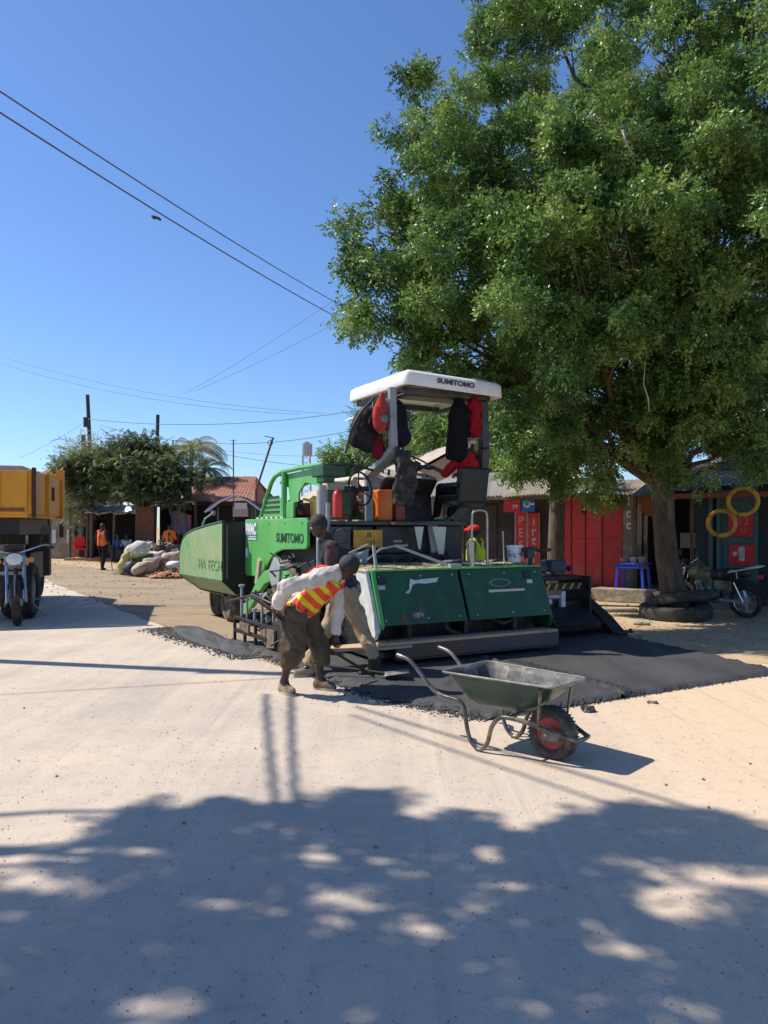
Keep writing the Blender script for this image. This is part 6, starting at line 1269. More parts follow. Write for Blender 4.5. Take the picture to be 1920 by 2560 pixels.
# blue plastic table with bowls
x0, _ = fx(C_, 1368, 1240); tb = empty('plastic_table', C_.w(.08, -.45, .24), C_.yaw, 'blue plastic table standing in front of the dark kiosk', 'table')
BLUEP = M('blue_plastic', (.02, .05, .42), .4)
MB().b2((-.28, -.24, .56), (.36, .24, .60)).b2((-.26, -.22, .48), (.34, -.20, .56)).build('tabletop', BLUEP, tb, bevel=.012)
for sx, sy in ((-1, -1), (1, -1), (-1, 1), (1, 1)): MB().bar((.04 + .27 * sx, .19 * sy, .52), (.04 + .30 * sx, .22 * sy, 0), .06, .04).build('leg', BLUEP, tb, bevel=.008)
for i, (x, y, r_, lab, mm) in enumerate(((-.14, -.08, .085, 'pink bowl at the pillar end of the blue table', (.55, .2, .18)), (.06, -.02, .08, 'white bowl in the middle of the blue table', (.6, .58, .55)), (.25, -.06, .07, 'tall greyish pink bowl at the tree end of the blue table', (.45, .28, .25)))):
    q = Vector(C_.w(.08, -.45, .24)) + Matrix.Rotation(C_.yaw, 3, 'Z') @ Vector((x, y, .602))
    o = MB().lathe([(0, 0), (r_ * .7, 0), (r_, .10 + .02 * i), (r_ * .93, .10 + .02 * i), (r_ * .6, .015), (0, .015)], n=20).build('bowl', M('bowl_%d' % i, mm, .5), None, loc=tuple(q), smooth=40); tag(o, lab, 'bowl', 'bowls on the blue table')
# D: teal fronted shop with red posters and inner tubes
D_ = Frame((6.45, 15.4), (9.4, 13.2), 'shop', 'teal framed tyre repair shop with two red posters on its door', 'shop'); L = D_.L
D_.part(MB().b2((0, .1, 0), (L, .25, 2.5)), 'wall', M('dark_teal_wall', (.018, .035, .035), .8, col2=(.03, .03, .03), scale=1.5))
for vx in (1535, 1552, 1632): x, _ = fx(D_, vx, 1200); D_.part(MB().b2((x - .04, 0, .2), (x + .04, .1, 2.45)), 'door_post', TEAL, bevel=.006)
x0, _ = fx(D_, 1556, 1200); x1, _ = fx(D_, 1630, 1200); D_.part(MB().b2((x0, .05, .2), (x1, .095, 2.4)), 'door', TEAL, bevel=.006)
D_.part(MB().b2((x0, .03, 1.30), (x1, .05, 1.42)), 'rail', TEAL)
D_.part(MB().b2((-.4, -.5, 0), (L, .1, .2)), 'plinth', PLAST)
D_.part(corr(corr(MB(), (-1.0, -1.0, 2.28), (L * .55, 0, .16), (0, 2.6, .75), .085, .02, 4, 11), (.9, -1.1, 2.40), (L, 0, .20), (0, 2.6, .75), .085, .02, 4, 12), 'roof', TIN, smooth=60)
D_.part(MB().b2((-.6, -.9, 2.2), (L, -.84, 2.3)), 'fascia', M('red_brown_beam', (.22, .07, .04), .8))
POST_R = M('poster_red', (.52, .012, .02), .5, col2=(.40, .01, .015), scale=3)
pxb(D_, 'poster', 'red poster with faded writing behind the yellow inner tubes', 1573, 1106, 1627, 1160, -.01, POST_R, [('12', .22, M('poster_text', (.5, .2, .18), .6), .05, .06, {}), ('12', .14, M('poster_text', (.5, .2, .18), .6), .05, -.12, {})], cat='poster')
ps = pxb(D_, 'poster', 'lower red poster with a pale figure behind the motorcycle', 1575, 1176, 1630, 1222, -.01, POST_R, [], cat='poster')
MB().lathe([(0, -.012), (.07, -.008), (0, -.004)], (.0, 0, .10), 'y', 16).lathe([(0, -.012), (.045, -.008), (0, -.004)], (-.12, 0, .02), 'y', 16).b2((-.05, -.01, -.12), (.06, -.005, .05)).build('figure', M('pale_print', (.5, .5, .5), .6, col2=(.3, .25, .25), scale=12), ps)
TUBEY = M('inner_tube_yellow', (.52, .30, .015), .5, col2=(.35, .20, .01), scale=4)
for (vx, vy, R_, lab) in ((1559, 1130, .275, 'yellow inner tube hanging lower on the teal shop front'), (1605, 1083, .285, 'yellow inner tube hanging higher, just under the tin eave')):
    D0 = 13.9 if vx < 1580 else 13.6; p = W(vx, vy, D0); e = empty('inner_tube', p, D_.yaw + .2, lab, 'inner tube', 'inner tubes on the shop front')
    MB().torus((0, 0, 0), R_ - .04, .042, 'y', 36, 10).build('ring', TUBEY, e, smooth=180)
    b = MB()
    for a in (.9, 2.6, 4.4): b.torus(((R_ - .04) * math.cos(a), 0, (R_ - .04) * math.sin(a)), .046, .005, 'x' if abs(math.cos(a)) < .5 else 'z', 14, 5)
    b.build('cord', BLACKM, e, smooth=180)
    MB().cyl((0, 0, R_ - .04), (0, .02, 2.42 - p[2] if p[2] < 2.1 else R_ + .02), .005, 5).build('string', BLACKM, e)
# pale upper building behind, seen through the branches
E_ = Frame((9.4, 21.5), (14, 19.5), 'building', 'white walled building with bright tin roof glimpsed through the branches', 'building')
E_.part(MB().b2((0, 0, 0), (E_.L, .3, 4.75)), 'wall', M('whitewash', (.72, .70, .66), .8, col2=(.6, .57, .52), scale=1)); E_.part(MB().prism([(-.4, 4.7), (-.4, 4.75), (2.5, 5.9), (2.5, 5.85)], -.3, E_.L), 'roof', M('bright_tin', (.75, .74, .72), .5))
E_.part(MB().b2((2.0, -.02, 3.3), (3.0, .0, 4.3)), 'window', VOID)
# rough blocks, step and slabs in front of the red doors
STONE = M('broken_concrete', (.36, .30, .23), .95, col2=(.2, .17, .13), scale=5, bump=.6, bscale=18)
def rough(b, c, d, rot, seed):
    r = random.Random(seed); n = len(b.v); b.box(c, d, rot)
    for i in range(n, len(b.v)): b.v[i] = tuple(b.v[i][k] + r.uniform(-.12, .12) * d[k] for k in range(3))
    return b
for i, (vx, vy, sz_, lab) in enumerate(((1345, 1300, (1.2, .45, .28), 'long low concrete block in front of the blue table'), (1290, 1296, (.55, .4, .22), 'squarish concrete block in front of the red doors'), (1420, 1285, (.9, .4, .25), 'grey kerb block beside the blue table'), (1330, 1322, (.9, .18, .07), 'thin broken slab lying on the sand before the blocks'), (1645, 1310, (.9, .6, .42), 'rough stone lump behind the motorcycle rear wheel'))):
    p = G(vx, vy); o = rough(MB(), (0, 0, sz_[2] / 2), sz_, (0, 0, 0), i).build('concrete_block', STONE, None, bevel=.03, loc=(p[0], p[1], 0), rot=(0, 0, rad(-30 + 8 * i))); tag(o, lab, 'block')
# ============================================================ TYRES ROUND THE TRUNK
def big_tyre(loc, R_, w, rot, label):
    e = empty('old_tyre', loc, 0, label, 'tyre', 'old tyres round the trunk'); e.rotation_euler = rot
    r = R_ * .60; b = MB(); b.lathe([(r, -w * .38), (r * 1.05, -w * .5), (R_ * .85, -w * .5), (R_ * .97, -w * .38), (R_, -w * .2), (R_, w * .2), (R_ * .97, w * .38), (R_ * .85, w * .5), (r * 1.05, w * .5), (r, w * .38), (r * 1.08, w * .3), (R_ * .93, w * .1), (R_ * .93, -w * .1), (r * 1.08, -w * .3), (r, -w * .38)], (0, 0, 0), 'z', 44, cap=False)
    b.build('casing', M('old_tyre_rubber', (.028, .026, .025), .85, col2=(.12, .10, .08), scale=4, thr=(.5, .75), bump=.4), e, smooth=40)
    return e
big_tyre((5.22, 13.25, .14), .62, .26, (rad(4), rad(-3), 0), 'big worn tyre lying flat round the foot of the trunk')
big_tyre((5.30, 13.3, .32), .56, .20, (rad(-12), rad(9), 1), 'second worn tyre stacked tilted on the flat one round the trunk')
# ============================================================ MOTORCYCLES
CHROME = M('chrome', (.65, .65, .65), .15, 1.0)
def motorcycle(label, loc, yaw, paint, lean=0.0, group=None, rack=True):
    e = empty('motorcycle', loc, yaw, label, 'motorcycle', group); e.rotation_euler = (lean, 0, yaw)
    def P_(b, n, m, par=None, **k): return b.build(n, m, par or e, **k)
    for i, x in enumerate((.66, -.62)):
        we = bpy.data.objects.new('wheel', None); C.objects.link(we); we.parent = e; we.location = (x, 0, .30)
        P_(MB().torus((0, 0, 0), .255, .045, 'y', 36, 10), 'tyre', RUBBER, we, smooth=180)
        b = MB().torus((0, 0, 0), .212, .012, 'y', 30, 6)
        for k in range(18): a = 6.283 * k / 18; b.tube([(.03 * math.cos(a + .5), .02 * (-1) ** k, .03 * math.sin(a + .5)), (.21 * math.cos(a), 0, .21 * math.sin(a))], .003, 4)
        P_(b, 'rim', CHROME, we, smooth=60); P_(MB().cyl((0, -.06, 0), (0, .06, 0), .05 + .02 * i, 14), 'hub', GREYP, we, smooth=40)
    b = MB()
    for s in (-1, 1): b.tube([(.66, .085 * s, .30), (.50, .085 * s, .68), (.43, .085 * s, .90)], .018, 8)
    P_(b, 'fork', CHROME, smooth=60)
    b = MB(); pth = [(.66 + .315 * math.cos(a), 0, .30 + .315 * math.sin(a)) for a in [rad(20 + 13 * k) for k in range(12)]]
    for a, c_ in zip(pth[:-1], pth[1:]): b.bar(a, c_, .11, .01, up=(0, 1, 0))
    P_(b, 'front_mudguard', paint)
    b = MB(); pth = [(-.62 + .33 * math.cos(a), 0, .32 + .33 * math.sin(a)) for a in [rad(50 + 13 * k) for k in range(12)]]
    for a, c_ in zip(pth[:-1], pth[1:]): b.bar(a, c_, .13, .01, up=(0, 1, 0))
    P_(b, 'rear_mudguard', BLACKM)
    P_(MB().tube(smoothpath([(.30, .36, .98), (.36, .30, 1.02), (.42, .12, .96), (.43, 0, .93), (.42, -.12, .96), (.36, -.30, 1.02), (.30, -.36, .98)]), .012, 8), 'handlebar', CHROME, smooth=180)
    for s in (-1, 1):
        P_(MB().cyl((.36, .27 * s, 1.02), (.29, .39 * s, .975), .018, 8), 'grip', BLACKM); P_(MB().tube([(.36, .25 * s, 1.02), (.38, .30 * s, 1.18)], .006, 6).lathe([(0, -.008), (.06, -.006), (.06, .006), (0, .008)], (.38, .32 * s, 1.22), 'x', 16), 'mirror', BLACKM)
        P_(MB().lathe([(0, -.03), (.03, -.02), (.035, .02), (0, .03)], (.52, .16 * s, .84), 'x', 12), 'indicator', M('amber_lens', (.8, .25, .02), .3))
    hl = P_(MB().lathe([(0, .03), (.06, .02), (.09, -.02), (.085, -.10), (.04, -.14), (0, -.14)], (.60, 0, .86), 'x', 24), 'headlight', CHROME, smooth=60)
    P_(MB().lathe([(0, .034), (.078, .012), (.08, .0), (0, .0)], (.605, 0, .86), 'x', 24), 'lens', M('lens_glass', (.7, .72, .75), .15), hl, smooth=60)
    P_(MB().box((.50, 0, 1.0), (.05, .2, .09), (0, .4, 0)), 'gauge', BLACKM, bevel=.02)
    blob('fuel_tank', [('e', (.20, 0, .80), (.24, .13, .12)), ('e', (.02, 0, .76), (.14, .09, .08))], paint, e, .015, .05)
    blob('seat', [('c', (-.06, 0, .78), (-.30, 0, .77), .09, .11), ('c', (-.30, 0, .78), (-.66, 0, .82), .11, .09)], M('seat_vinyl', (.02, .02, .02), .45), e, .018, .04)
    P_(MB().tube([(.42, 0, .88), (.36, 0, .62), (.30, 0, .36), (.02, 0, .28), (-.16, 0, .34)], .02, 8).tube([(.40, 0, .84), (.0, 0, .70), (-.25, .06, .68), (-.62, .1, .74)], .016, 8).tube([(-.25, -.06, .68), (-.62, -.1, .74)], .016, 8).tube([(-.16, .0, .34), (-.24, 0, .68)], .02, 8), 'frame', BLACKM, smooth=180)
    b = MB().box((.14, 0, .36), (.30, .20, .20)).lathe([(0, -.13), (.09, -.12), (.09, .12), (0, .13)], (.06, 0, .36), 'y', 18).cyl((.18, 0, .44), (.26, 0, .64), .075, 14)
    for k in range(5): b.lathe([(0, -.006), (.10, -.006), (.10, .006), (0, .006)], (.20, 0, .47 + .035 * k), 'z', 14)
    P_(b, 'engine', M('cast_alloy', (.32, .32, .31), .4, .7, col2=(.12, .11, .1), scale=12), bevel=.01)
    P_(MB().tube(smoothpath([(.26, -.05, .50), (.38, -.09, .40), (.30, -.12, .24), (.0, -.14, .22), (-.3, -.16, .27)]), .018, 8).tube([(-.3, -.16, .27), (-.42, -.17, .29), (-.85, -.18, .36)], [.025, .042, .04], 10), 'exhaust', CHROME, smooth=60)
    for s in (-1, 1): P_(MB().tube([(-.62, .09 * s, .30), (-.48, .11 * s, .66)], .022, 8), 'shock_absorber', CHROME, smooth=60)
    P_(MB().bar((-.2, -.09, .32), (-.62, -.08, .30), .03, .06).bar((-.2, .09, .32), (-.62, .08, .30), .03, .05), 'swing_arm', GREYP)
    P_(MB().b2((-.45, .08, .5), (-.12, .13, .68)).b2((-.45, -.13, .5), (-.12, -.08, .68)), 'side_cover', paint, bevel=.02)
    if rack: P_(MB().tube([(-.4, .13, .84), (-.85, .13, .94), (-.95, .08, .95), (-.95, -.08, .95), (-.85, -.13, .94), (-.4, -.13, .84)], .012, 8).tube([(-.55, .13, .88), (-.55, .1, .72)], .01, 6).tube([(-.55, -.13, .88), (-.55, -.1, .72)], .01, 6), 'rack', GALV, smooth=60)
    P_(MB().box((-.92, 0, .76), (.06, .1, .08)), 'tail_light', M('red_lens', (.5, .01, .01), .3), bevel=.015)
    P_(MB().tube([(-.05, .1, .26), (-.12, .26, .02)], .010, 6).tube([(.1, .12, .28), (.1, .26, .27)], .012, 6).tube([(.1, -.12, .28), (.1, -.26, .27)], .012, 6), 'stand', STEEL)
    return e
OLIVE = M('tank_olive', (.10, .10, .05), .35, col2=(.3, .28, .18), scale=5)
m1 = motorcycle('olive tanked motorcycle parked between the trunk tyres and the teal shop', (6.13, 13.79, 0), rad(128), OLIVE, rad(-7))
m2 = motorcycle('silver motorcycle coming towards the camera beside the dump truck', (-6.42, 13.05, 0), rad(-66), M('silver_paint', (.42, .43, .45), .3, .4), rad(3), rack=False)
m2.scale = (1.28, 1.55, 1.28)
def dup_bike(src, loc, yaw, label, group):
    c = copy_tree(src); c.location = loc; c.rotation_euler = (rad(-6), 0, yaw); c['label'] = label; c['group'] = group; return c
p = G(330, 1204); src_g = 'motorcycles parked by the far stalls'
dup_bike(m1, (W(337, 1200, 31)[0], 31, 0), rad(-100), 'far motorcycle with bright headlight beside the sack pile', src_g)
dup_bike(m1, (W(352, 1200, 34)[0], 34, 0), rad(-60), 'far motorcycle in shade in front of the man in orange shirt', src_g)
dup_bike(m1, (W(385, 1200, 32)[0], 32.5, 0), rad(-30), 'far motorcycle nearest the paver hopper, half in shade', src_g)
# ============================================================ DUMP TRUCK
TKY = math.atan2(.966, -.257)     # forward direction
TK = empty('dump_truck', (-7.67, 13.93, 0), TKY, 'orange dump truck with a square hole in its bin side, driving away', 'dump truck')
ORB = M('orange_body', (.74, .33, .02), .5, col2=(.6, .23, .015), scale=1.6, col3=(.35, .12, .03), scale3=4, thr3=(.6, .8), stretch=(1, 1, .4))
def tk(b, n, m, **k): return b.build(n, m, TK, **k)
# local x forward, y left; near right corner at about x=-1.5, y=-1.25
bin_ = tk(MB().b2((-1.6, -1.25, 1.86), (1.55, -1.19, 2.62)).b2((-1.6, 1.19, 1.86), (1.55, 1.25, 2.62)).b2((1.49, -1.19, 1.86), (1.55, 1.19, 2.75)).b2((-1.6, -1.19, 1.80), (1.55, 1.19, 1.88)), 'bin', ORB, bevel=.01)
tk(MB().b2((-1.66, -1.19, 1.86), (-1.605, 1.19, 2.60)), 'tailgate', ORB, bevel=.01)
for x in (-1.56, -.2, 1.42):
    MB().b2((x - .05, -1.31, 1.80), (x + .05, -1.252, 2.66)).build('rib', M('dark_rib', (.05, .03, .02), .7) if x < -1 else ORB, bin_, bevel=.006)
MB().b2((.35, -1.262, 2.15), (.62, -1.252, 2.42)).build('step_hole', VOID, bin_)
MB().b2((1.47, -1.30, 1.82), (1.62, -1.15, 2.85)).build('corner_post', ORB, bin_, bevel=.01)
MB().b2((1.35, -1.27, 1.80), (1.6, -1.252, 1.98)).build('reflector', M('orange_red', (.7, .08, .02), .4), bin_)
for y in (-.75, .35, .8): MB().b2((-1.675, y - .03, 1.88), (-1.661, y + .03, 2.58)).build('tailgate_rib', ORB, TK, bevel=.004)
MB().b2((-1.68, -1.15, 1.90), (-1.662, 1.15, 1.96)).build('hinge_bar', M('rusty_orange', (.28, .10, .03), .8, col2=(.15, .06, .03), scale=9), TK)
b = MB(); b.prism([(-.55, 1.9), (-.55, 2.3), (-.35, 2.5), (.1, 2.5), (.1, 1.9)], -1.668, -1.66, 'yz'); b.build('arch_panel', VOID, TK)
tk(MB().b2((-1.5, -.5, 1.0), (3.6, -.38, 1.25)).b2((-1.5, .38, 1.0), (3.6, .5, 1.25)).b2((-1.3, -1.0, 1.5), (1.4, 1.0, 1.8)).b2((-1.6, -1.1, .75), (-1.5, 1.1, .9)), 'chassis', BLACKM, bevel=.01)
tk(MB().b2((-1.66, -1.15, 1.10), (-1.60, -.45, 1.34)).b2((-1.64, -1.2, 1.34), (-1.6, -1.16, 1.5)), 'tail_lamp_bracket', M('khaki_grey', (.30, .28, .22), .7, col2=(.2, .17, .13), scale=9), bevel=.01)
tk(MB().b2((-1.675, -1.1, 1.02), (-1.655, -.95, 1.1)), 'tail_lamp', M('orange_lens', (.7, .2, .04), .3))
tk(MB().b2((-1.62, -1.18, .55), (-1.60, -.55, 1.0)), 'mudflap', RUBBER); tk(MB().b2((-1.62, .55, .55), (-1.60, 1.18, 1.0)), 'mudflap', RUBBER)
tk(MB().b2((-1.63, -1.16, .82), (-1.605, -.6, .88)), 'bumper', GREYP)
tk(MB().b2((-.3, -1.0, .62), (.9, -.7, 1.15)), 'side_box', BLACKM, bevel=.02)
for x in (-.95, .35 + 2.6):
    for y in ((-.95, .95) if x < 0 else (-.35, .9)):
        we = bpy.data.objects.new('wheel', None); C.objects.link(we); we.parent = TK; we.location = (x, y, .50)
        MB().lathe([(.28, -.22), (.32, -.25), (.44, -.25), (.49, -.2), (.50, -.1), (.50, .1), (.49, .2), (.44, .25), (.32, .25), (.28, .22)], (0, 0, 0), 'y', 32, cap=False).build('tyre', RUBBER, we, smooth=40)
        MB().lathe([(0, -.1), (.12, -.12), (.2, -.08), (.28, -.2), (.28, .2), (.2, .08), (0, .1)], (0, 0, 0), 'y', 24).build('rim', GREYP, we, smooth=40)
tk(MB().b2((1.62, -1.0, .6), (1.86, 1.0, 1.95)), 'dark_filler', BLACKM, bevel=.02)  # dark box added for the shade under the bin, also hides the cab
cab = tk(MB().prism([(1.9, .8), (1.9, 2.75), (3.3, 2.75), (3.85, 1.9), (3.9, .8)], -.3, 1.1, 'xz'), 'cab', M('cream_yellow_cab', (.55, .55, .28), .5), bevel=.06, seg=3)
MB().b2((1.885, -.8, 1.9), (1.9, .8, 2.5)).build('rear_window', M('dark_glass', (.02, .025, .03), .1), cab)
tk(MB().b2((-1.0, -1.0, 2.6), (1.2, 1.0, 2.74)), 'load_cover', M('pale_cover', (.5, .5, .38), .9, col2=(.35, .33, .5), scale=1.5), bevel=.04)
# ============================================================ FAR HOUSES, STALLS
def house(name, label, vx0, vx1, vy_eave, vy_ridge, D, depth, mroof, mwall, hip=False, skew=0.0, over=.4, yaw=0.0, cat='house', vg=None):
    x0, x1 = WX(vx0, D), WX(vx1, D); ze, zr = WZ(vy_eave, D), WZ(vy_ridge, D + depth / 2); w = x1 - x0
    e = empty(name, ((x0 + x1) / 2, D, 0), yaw, label, cat)
    MB().b2((-w / 2 + over, .2, 0), (w / 2 - over, depth, ze)).build('wall', mwall, e)
    b = MB(); corr(b, (-w / 2, -over, ze), (w, 0, 0), (0, depth / 2 + over, zr - ze), .2, .010, 2, int(abs(x0))); corr(b, (w / 2, depth + over, ze), (-w, 0, 0), (0, -depth / 2 - over, zr - ze), .2, .010, 2, 3)
    b.add([(-w / 2 + over, .2, ze - .02), (-w / 2 + over, depth, ze - .02), (-w / 2 + over, depth / 2, zr - .05)], [(0, 1, 2)]).add([(w / 2 - over, .2, ze - .02), (w / 2 - over, depth, ze - .02), (w / 2 - over, depth / 2, zr - .05)], [(0, 1, 2)])
    b.build('roof', mroof, e, smooth=40); return e, w, ze
e, w, ze = house('house', 'long house with rusty red tin roof and dark open front beyond the hopper', 398, 560, 1083, 1030, 36, 8, RUST, DARKW, over=.5)
rf = [q for q in e.children if q.name.startswith('roof')][0]
for q in rf.data.vertices: q.co.x -= max(0, (q.co.z - ze)) * max(0, q.co.x / (w / 2)) ** 3 * 0.62
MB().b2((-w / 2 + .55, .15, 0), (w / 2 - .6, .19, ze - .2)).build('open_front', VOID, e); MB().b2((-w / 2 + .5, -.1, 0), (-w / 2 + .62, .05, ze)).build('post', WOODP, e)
e, w, ze = house('house', 'house with faded red gable roof behind the dump truck', 62, 190, 1040, 1006, 46, 7, RUST, PLAST, over=.3)
# pale long roof beyond the paver
p0, p1 = Vector((2.9, 27.5, 0)), Vector((-1.95, 42, 0)); dirr = (p1 - p0).normalized(); yaw = math.atan2(dirr.y, dirr.x)
LH = empty('long_house', tuple(p0), yaw, 'long building with pale dusty tin roof behind the paver operator stand', 'building'); Ln = (p1 - p0).length
MB().b2((0, -3.2, 0), (Ln, 3.2, 2.9)).build('wall', PLAST, LH)
b = MB(); corr(b, (-.4, 3.8, 2.75), (Ln + .8, 0, 0), (0, -3.8, 2.0), .3, .02, 2, 2); corr(b, (Ln + .4, -3.8, 2.75), (-Ln - .8, 0, 0), (0, 3.8, 2.0), .3, .02, 2, 3); b.add([(0, -3.2, 2.88), (0, 3.2, 2.88), (0, 0, 4.6)], [(0, 1, 2)]); b.build('roof', M('beige_tin', (.46, .38, .30), .7, col2=(.38, .29, .22), scale=.6, thr=(.4, .7), col3=(.52, .46, .38), scale3=1.5), LH, smooth=40)
for i in range(4): MB().b2((1.5 + i * 3.2, 3.2, .9), (2.7 + i * 3.2, 3.22, 2.1)).build('window', VOID, LH)
# orange drum lying beyond platform is on the machine; market stalls under the flat tree
def stall(label, vx0, vx1, vyt, vyb, D, mroof, back=VOID, depth=2.2, posts=3, sag=0.0, over=.5):
    x0, x1 = WX(vx0, D), WX(vx1, D); zt = WZ(vyt, D); w = x1 - x0; e = empty('market_stall', ((x0 + x1) / 2, D, 0), 0, label, 'stall', 'market stalls under the flat crowned tree')
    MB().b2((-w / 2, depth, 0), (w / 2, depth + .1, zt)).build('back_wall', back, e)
    b = MB(); b.sheet((-w / 2 - .1, -over, zt - .25), (w + .2, 0, sag), (0, depth + over, .45), 16, 8, lambda u, v: .05 * math.sin(u * 17) * math.cos(v * 9) + .03 * math.sin(u * 41)); b.build('roof', mroof, e, solid=.06)
    for k in range(posts): x = -w / 2 + .1 + k * (w - .2) / (posts - 1); MB().tube([(x, -.2, 0), (x + .03, -.2, zt - .15)], .07, 8).build('post', WOODP, e, smooth=60)
    MB().b2((-w / 2 + .3, .4, 0), (w / 2 - .3, .9, .7)).build('counter', M('stall_counter', (.05, .045, .04), .9), e)
    MB().b2((-w / 2, -.6, 0), (w / 2, depth, .12)).build('floor', M('orange_earth', (.42, .20, .10), .95), e)
    return e
THATCH = M('dusty_thatch', (.36, .27, .19), .95, col2=(.2, .14, .1), scale=3, bump=.6, bscale=10)
LITTERR = M('cluttered_tin', (.40, .36, .30), .8, col2=(.08, .08, .09), scale=4, thr=(.45, .55), col3=(.5, .48, .45), scale3=7, thr3=(.6, .66))
stall('stall with sagging beige thatch and a red chair inside', 150, 196, 1092, 1200, 36.5, THATCH, posts=2)
stall('long dark stall with clutter piled on its flat roof', 196, 302, 1098, 1200, 36, LITTERR, posts=3)
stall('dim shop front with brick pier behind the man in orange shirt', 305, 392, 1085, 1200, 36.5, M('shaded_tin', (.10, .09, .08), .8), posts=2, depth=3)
x = WX(315, 35.5); o = MB().b2((-.42, -.2, 0), (.42, .2, 2.6)).build('brick_pier', M('brown_brick', (.20, .09, .05), .9, col2=(.14, .06, .04), scale=4), None, loc=(x, 35.6, 0)); tag(o, 'reddish brick pier between the dark stall and the dim shop', 'pier')
b = MB().box((0, 0, .42), (.5, .5, .06)).box((0, .24, .75), (.5, .05, .6)); 
rc = empty('plastic_chair', (WX(172, 36.6), 36.6, .12), .4, 'red plastic chair in the thatched stall', 'chair'); RCP = M('red_plastic', (.75, .02, .03), .4)
MB().box((0, 0, .42), (.52, .5, .05)).build('seat', RCP, rc, bevel=.02); MB().box((0, .25, .72), (.52, .05, .6), (.15, 0, 0)).build('backrest', RCP, rc, bevel=.02)
for sx in (-1, 1):
    MB().box((.26 * sx, 0, .62), (.05, .5, .05)).build('armrest', RCP, rc, bevel=.01)
    for sy in (-1, 1): MB().bar((.23 * sx, .22 * sy, .42), (.27 * sx, .25 * sy, 0), .05).build('leg', RCP, rc)
# bright bulb
p = W(277, 1101, 36); lb = empty('lamp_globe', p, 0, 'round white lamp glowing in the dim shop front', 'lamp'); MB().lathe([(0, -.16), (.10, -.13), (.16, 0), (.10, .13), (0, .16)]).build('globe', M('lit_globe', (.8, .85, .85), .4, emit=((.85, .95, .95), 1.6)), lb, smooth=180); MB().cyl((0, 0, .15), (0, 0, .5), .02, 6).build('cord', BLACKM, lb)
# shaded clutter on racks behind the far motorcycles: hung cloths in blue and pink
r = random.Random(31); gm = [fab('cloth_a', (.10, .12, .22)), fab('cloth_b', (.32, .12, .13)), fab('cloth_c', (.2, .2, .22))]
labs = ['blue cloth nearest the brick pier in the clothes row', 'pinkish cloth hanging second in the clothes row', 'grey cloth hanging third in the clothes row', 'blue cloth hanging fourth in the clothes row', 'pinkish cloth hanging last, farthest from the brick pier']
for i in range(5):
    x = WX(376 + i * 6.5, 35); o = MB().sheet((-.18, 0, -.5), (.36, 0, 0), (0, 0, 1.0), 5, 6, lambda u, v: .04 * math.sin(u * 8 + v * 3)).build('garment', gm[i % 3], None, loc=(x, 35.2, 1.9 - .05 * i), solid=.01); tag(o, labs[i], 'garment', 'clothes hung outside the dim shop')
# left: pale piles beside the truck (shop goods)
for i, (vx, vy0, vy1, w_, mm, lab) in enumerate(((142, 1105, 1190, .9, PLAST, 'narrow pale plastered hut between the truck and the thatched stall'),)):
    x = WX(vx, 38); z1 = WZ(vy0, 38); e = empty('hut', (x, 38, 0), 0, lab, 'hut'); MB().b2((-w_, 0, 0), (w_, 2, z1)).build('wall', mm, e); MB().sheet((-w_ - .2, -.3, z1), (2 * w_ + .4, 0, 0), (0, 1.4, .5), 4, 2).build('roof', THATCH, e, solid=.05)
    for k in range(4): MB().b2((-.7 + k * .38, -.02, .8 + .3 * (k % 2)), (-.5 + k * .38, 0, 1.5 + .3 * (k % 2))).build('opening', VOID if k % 2 else M('white_goods', (.6, .58, .55), .7), e)
# seated people in the stall
def seated(x, y, label, shirt):
    J = dict(head=(x, y, 1.18), fd=(.1, -1, -.1), neck=(x, y + .02, 1.03), chest=(x, y + .04, .86), pelvis=(x, y + .08, .52), shL=(x + .18, y + .03, .97), elL=(x + .22, y - .06, .72), wrL=(x + .14, y - .25, .62), shR=(x - .18, y + .03, .97), elR=(x - .22, y - .06, .72), wrR=(x - .14, y - .25, .62), hl=(-.3, -1, 0), nl=(0, 0, -1), hr=(.3, -1, 0), nr=(0, 0, -1),
        hipL=(x + .1, y + .04, .50), knL=(x + .14, y - .38, .52), anL=(x + .13, y - .36, .12), toL=(x + .13, y - .5, .05), hipR=(x - .1, y + .04, .50), knR=(x - .14, y - .38, .52), anR=(x - .13, y - .36, .12), toR=(x - .13, y - .5, .05))
    e, P, O = person((x, y), label, J, res=.026, face=False)
    cloth('shirt', [('c', P['pelvis'], P['chest'], .15, .16), ('c', P['chest'], P['shL'], .1, .08), ('c', P['chest'], P['shR'], .1, .08), ('c', P['shL'], P['elL'], .07, .06), ('c', P['shR'], P['elR'], .07, .06)], shirt, e, .006, 3, .024)
    cloth('trousers', [('c', P['pelvis'], P['knL'], .12, .085), ('c', P['pelvis'], P['knR'], .12, .085), ('c', P['knL'], P['anL'], .08, .065), ('c', P['knR'], P['anR'], .08, .065)], fab('dim_trousers', (.08, .07, .08)), e, .006, 4, .024)
    MB().box((x - O.x, .1, .22), (.4, .4, .44)).build('stool', DARKW, None, loc=tuple(O)); so = bpy.data.objects['stool'] if not any(q.name.startswith('stool.') for q in bpy.data.objects) else [q for q in bpy.data.objects if q.name.startswith('stool')][-1]
    return e, so
for i, (vx, lab, mm) in enumerate(((272, 'seated person in pale shirt under the long dark stall', fab('pale_shirt', (.45, .42, .42))), (253, 'seated person in blue shirt at the middle of the long dark stall', fab('blue_shirt', (.05, .09, .22))))):
    e, so = seated(WX(vx, 34.8), 34.9, lab, mm); tag(so, 'low dark box stool under the %s' % ('person in pale shirt' if i == 0 else 'person in blue shirt'), 'stool')
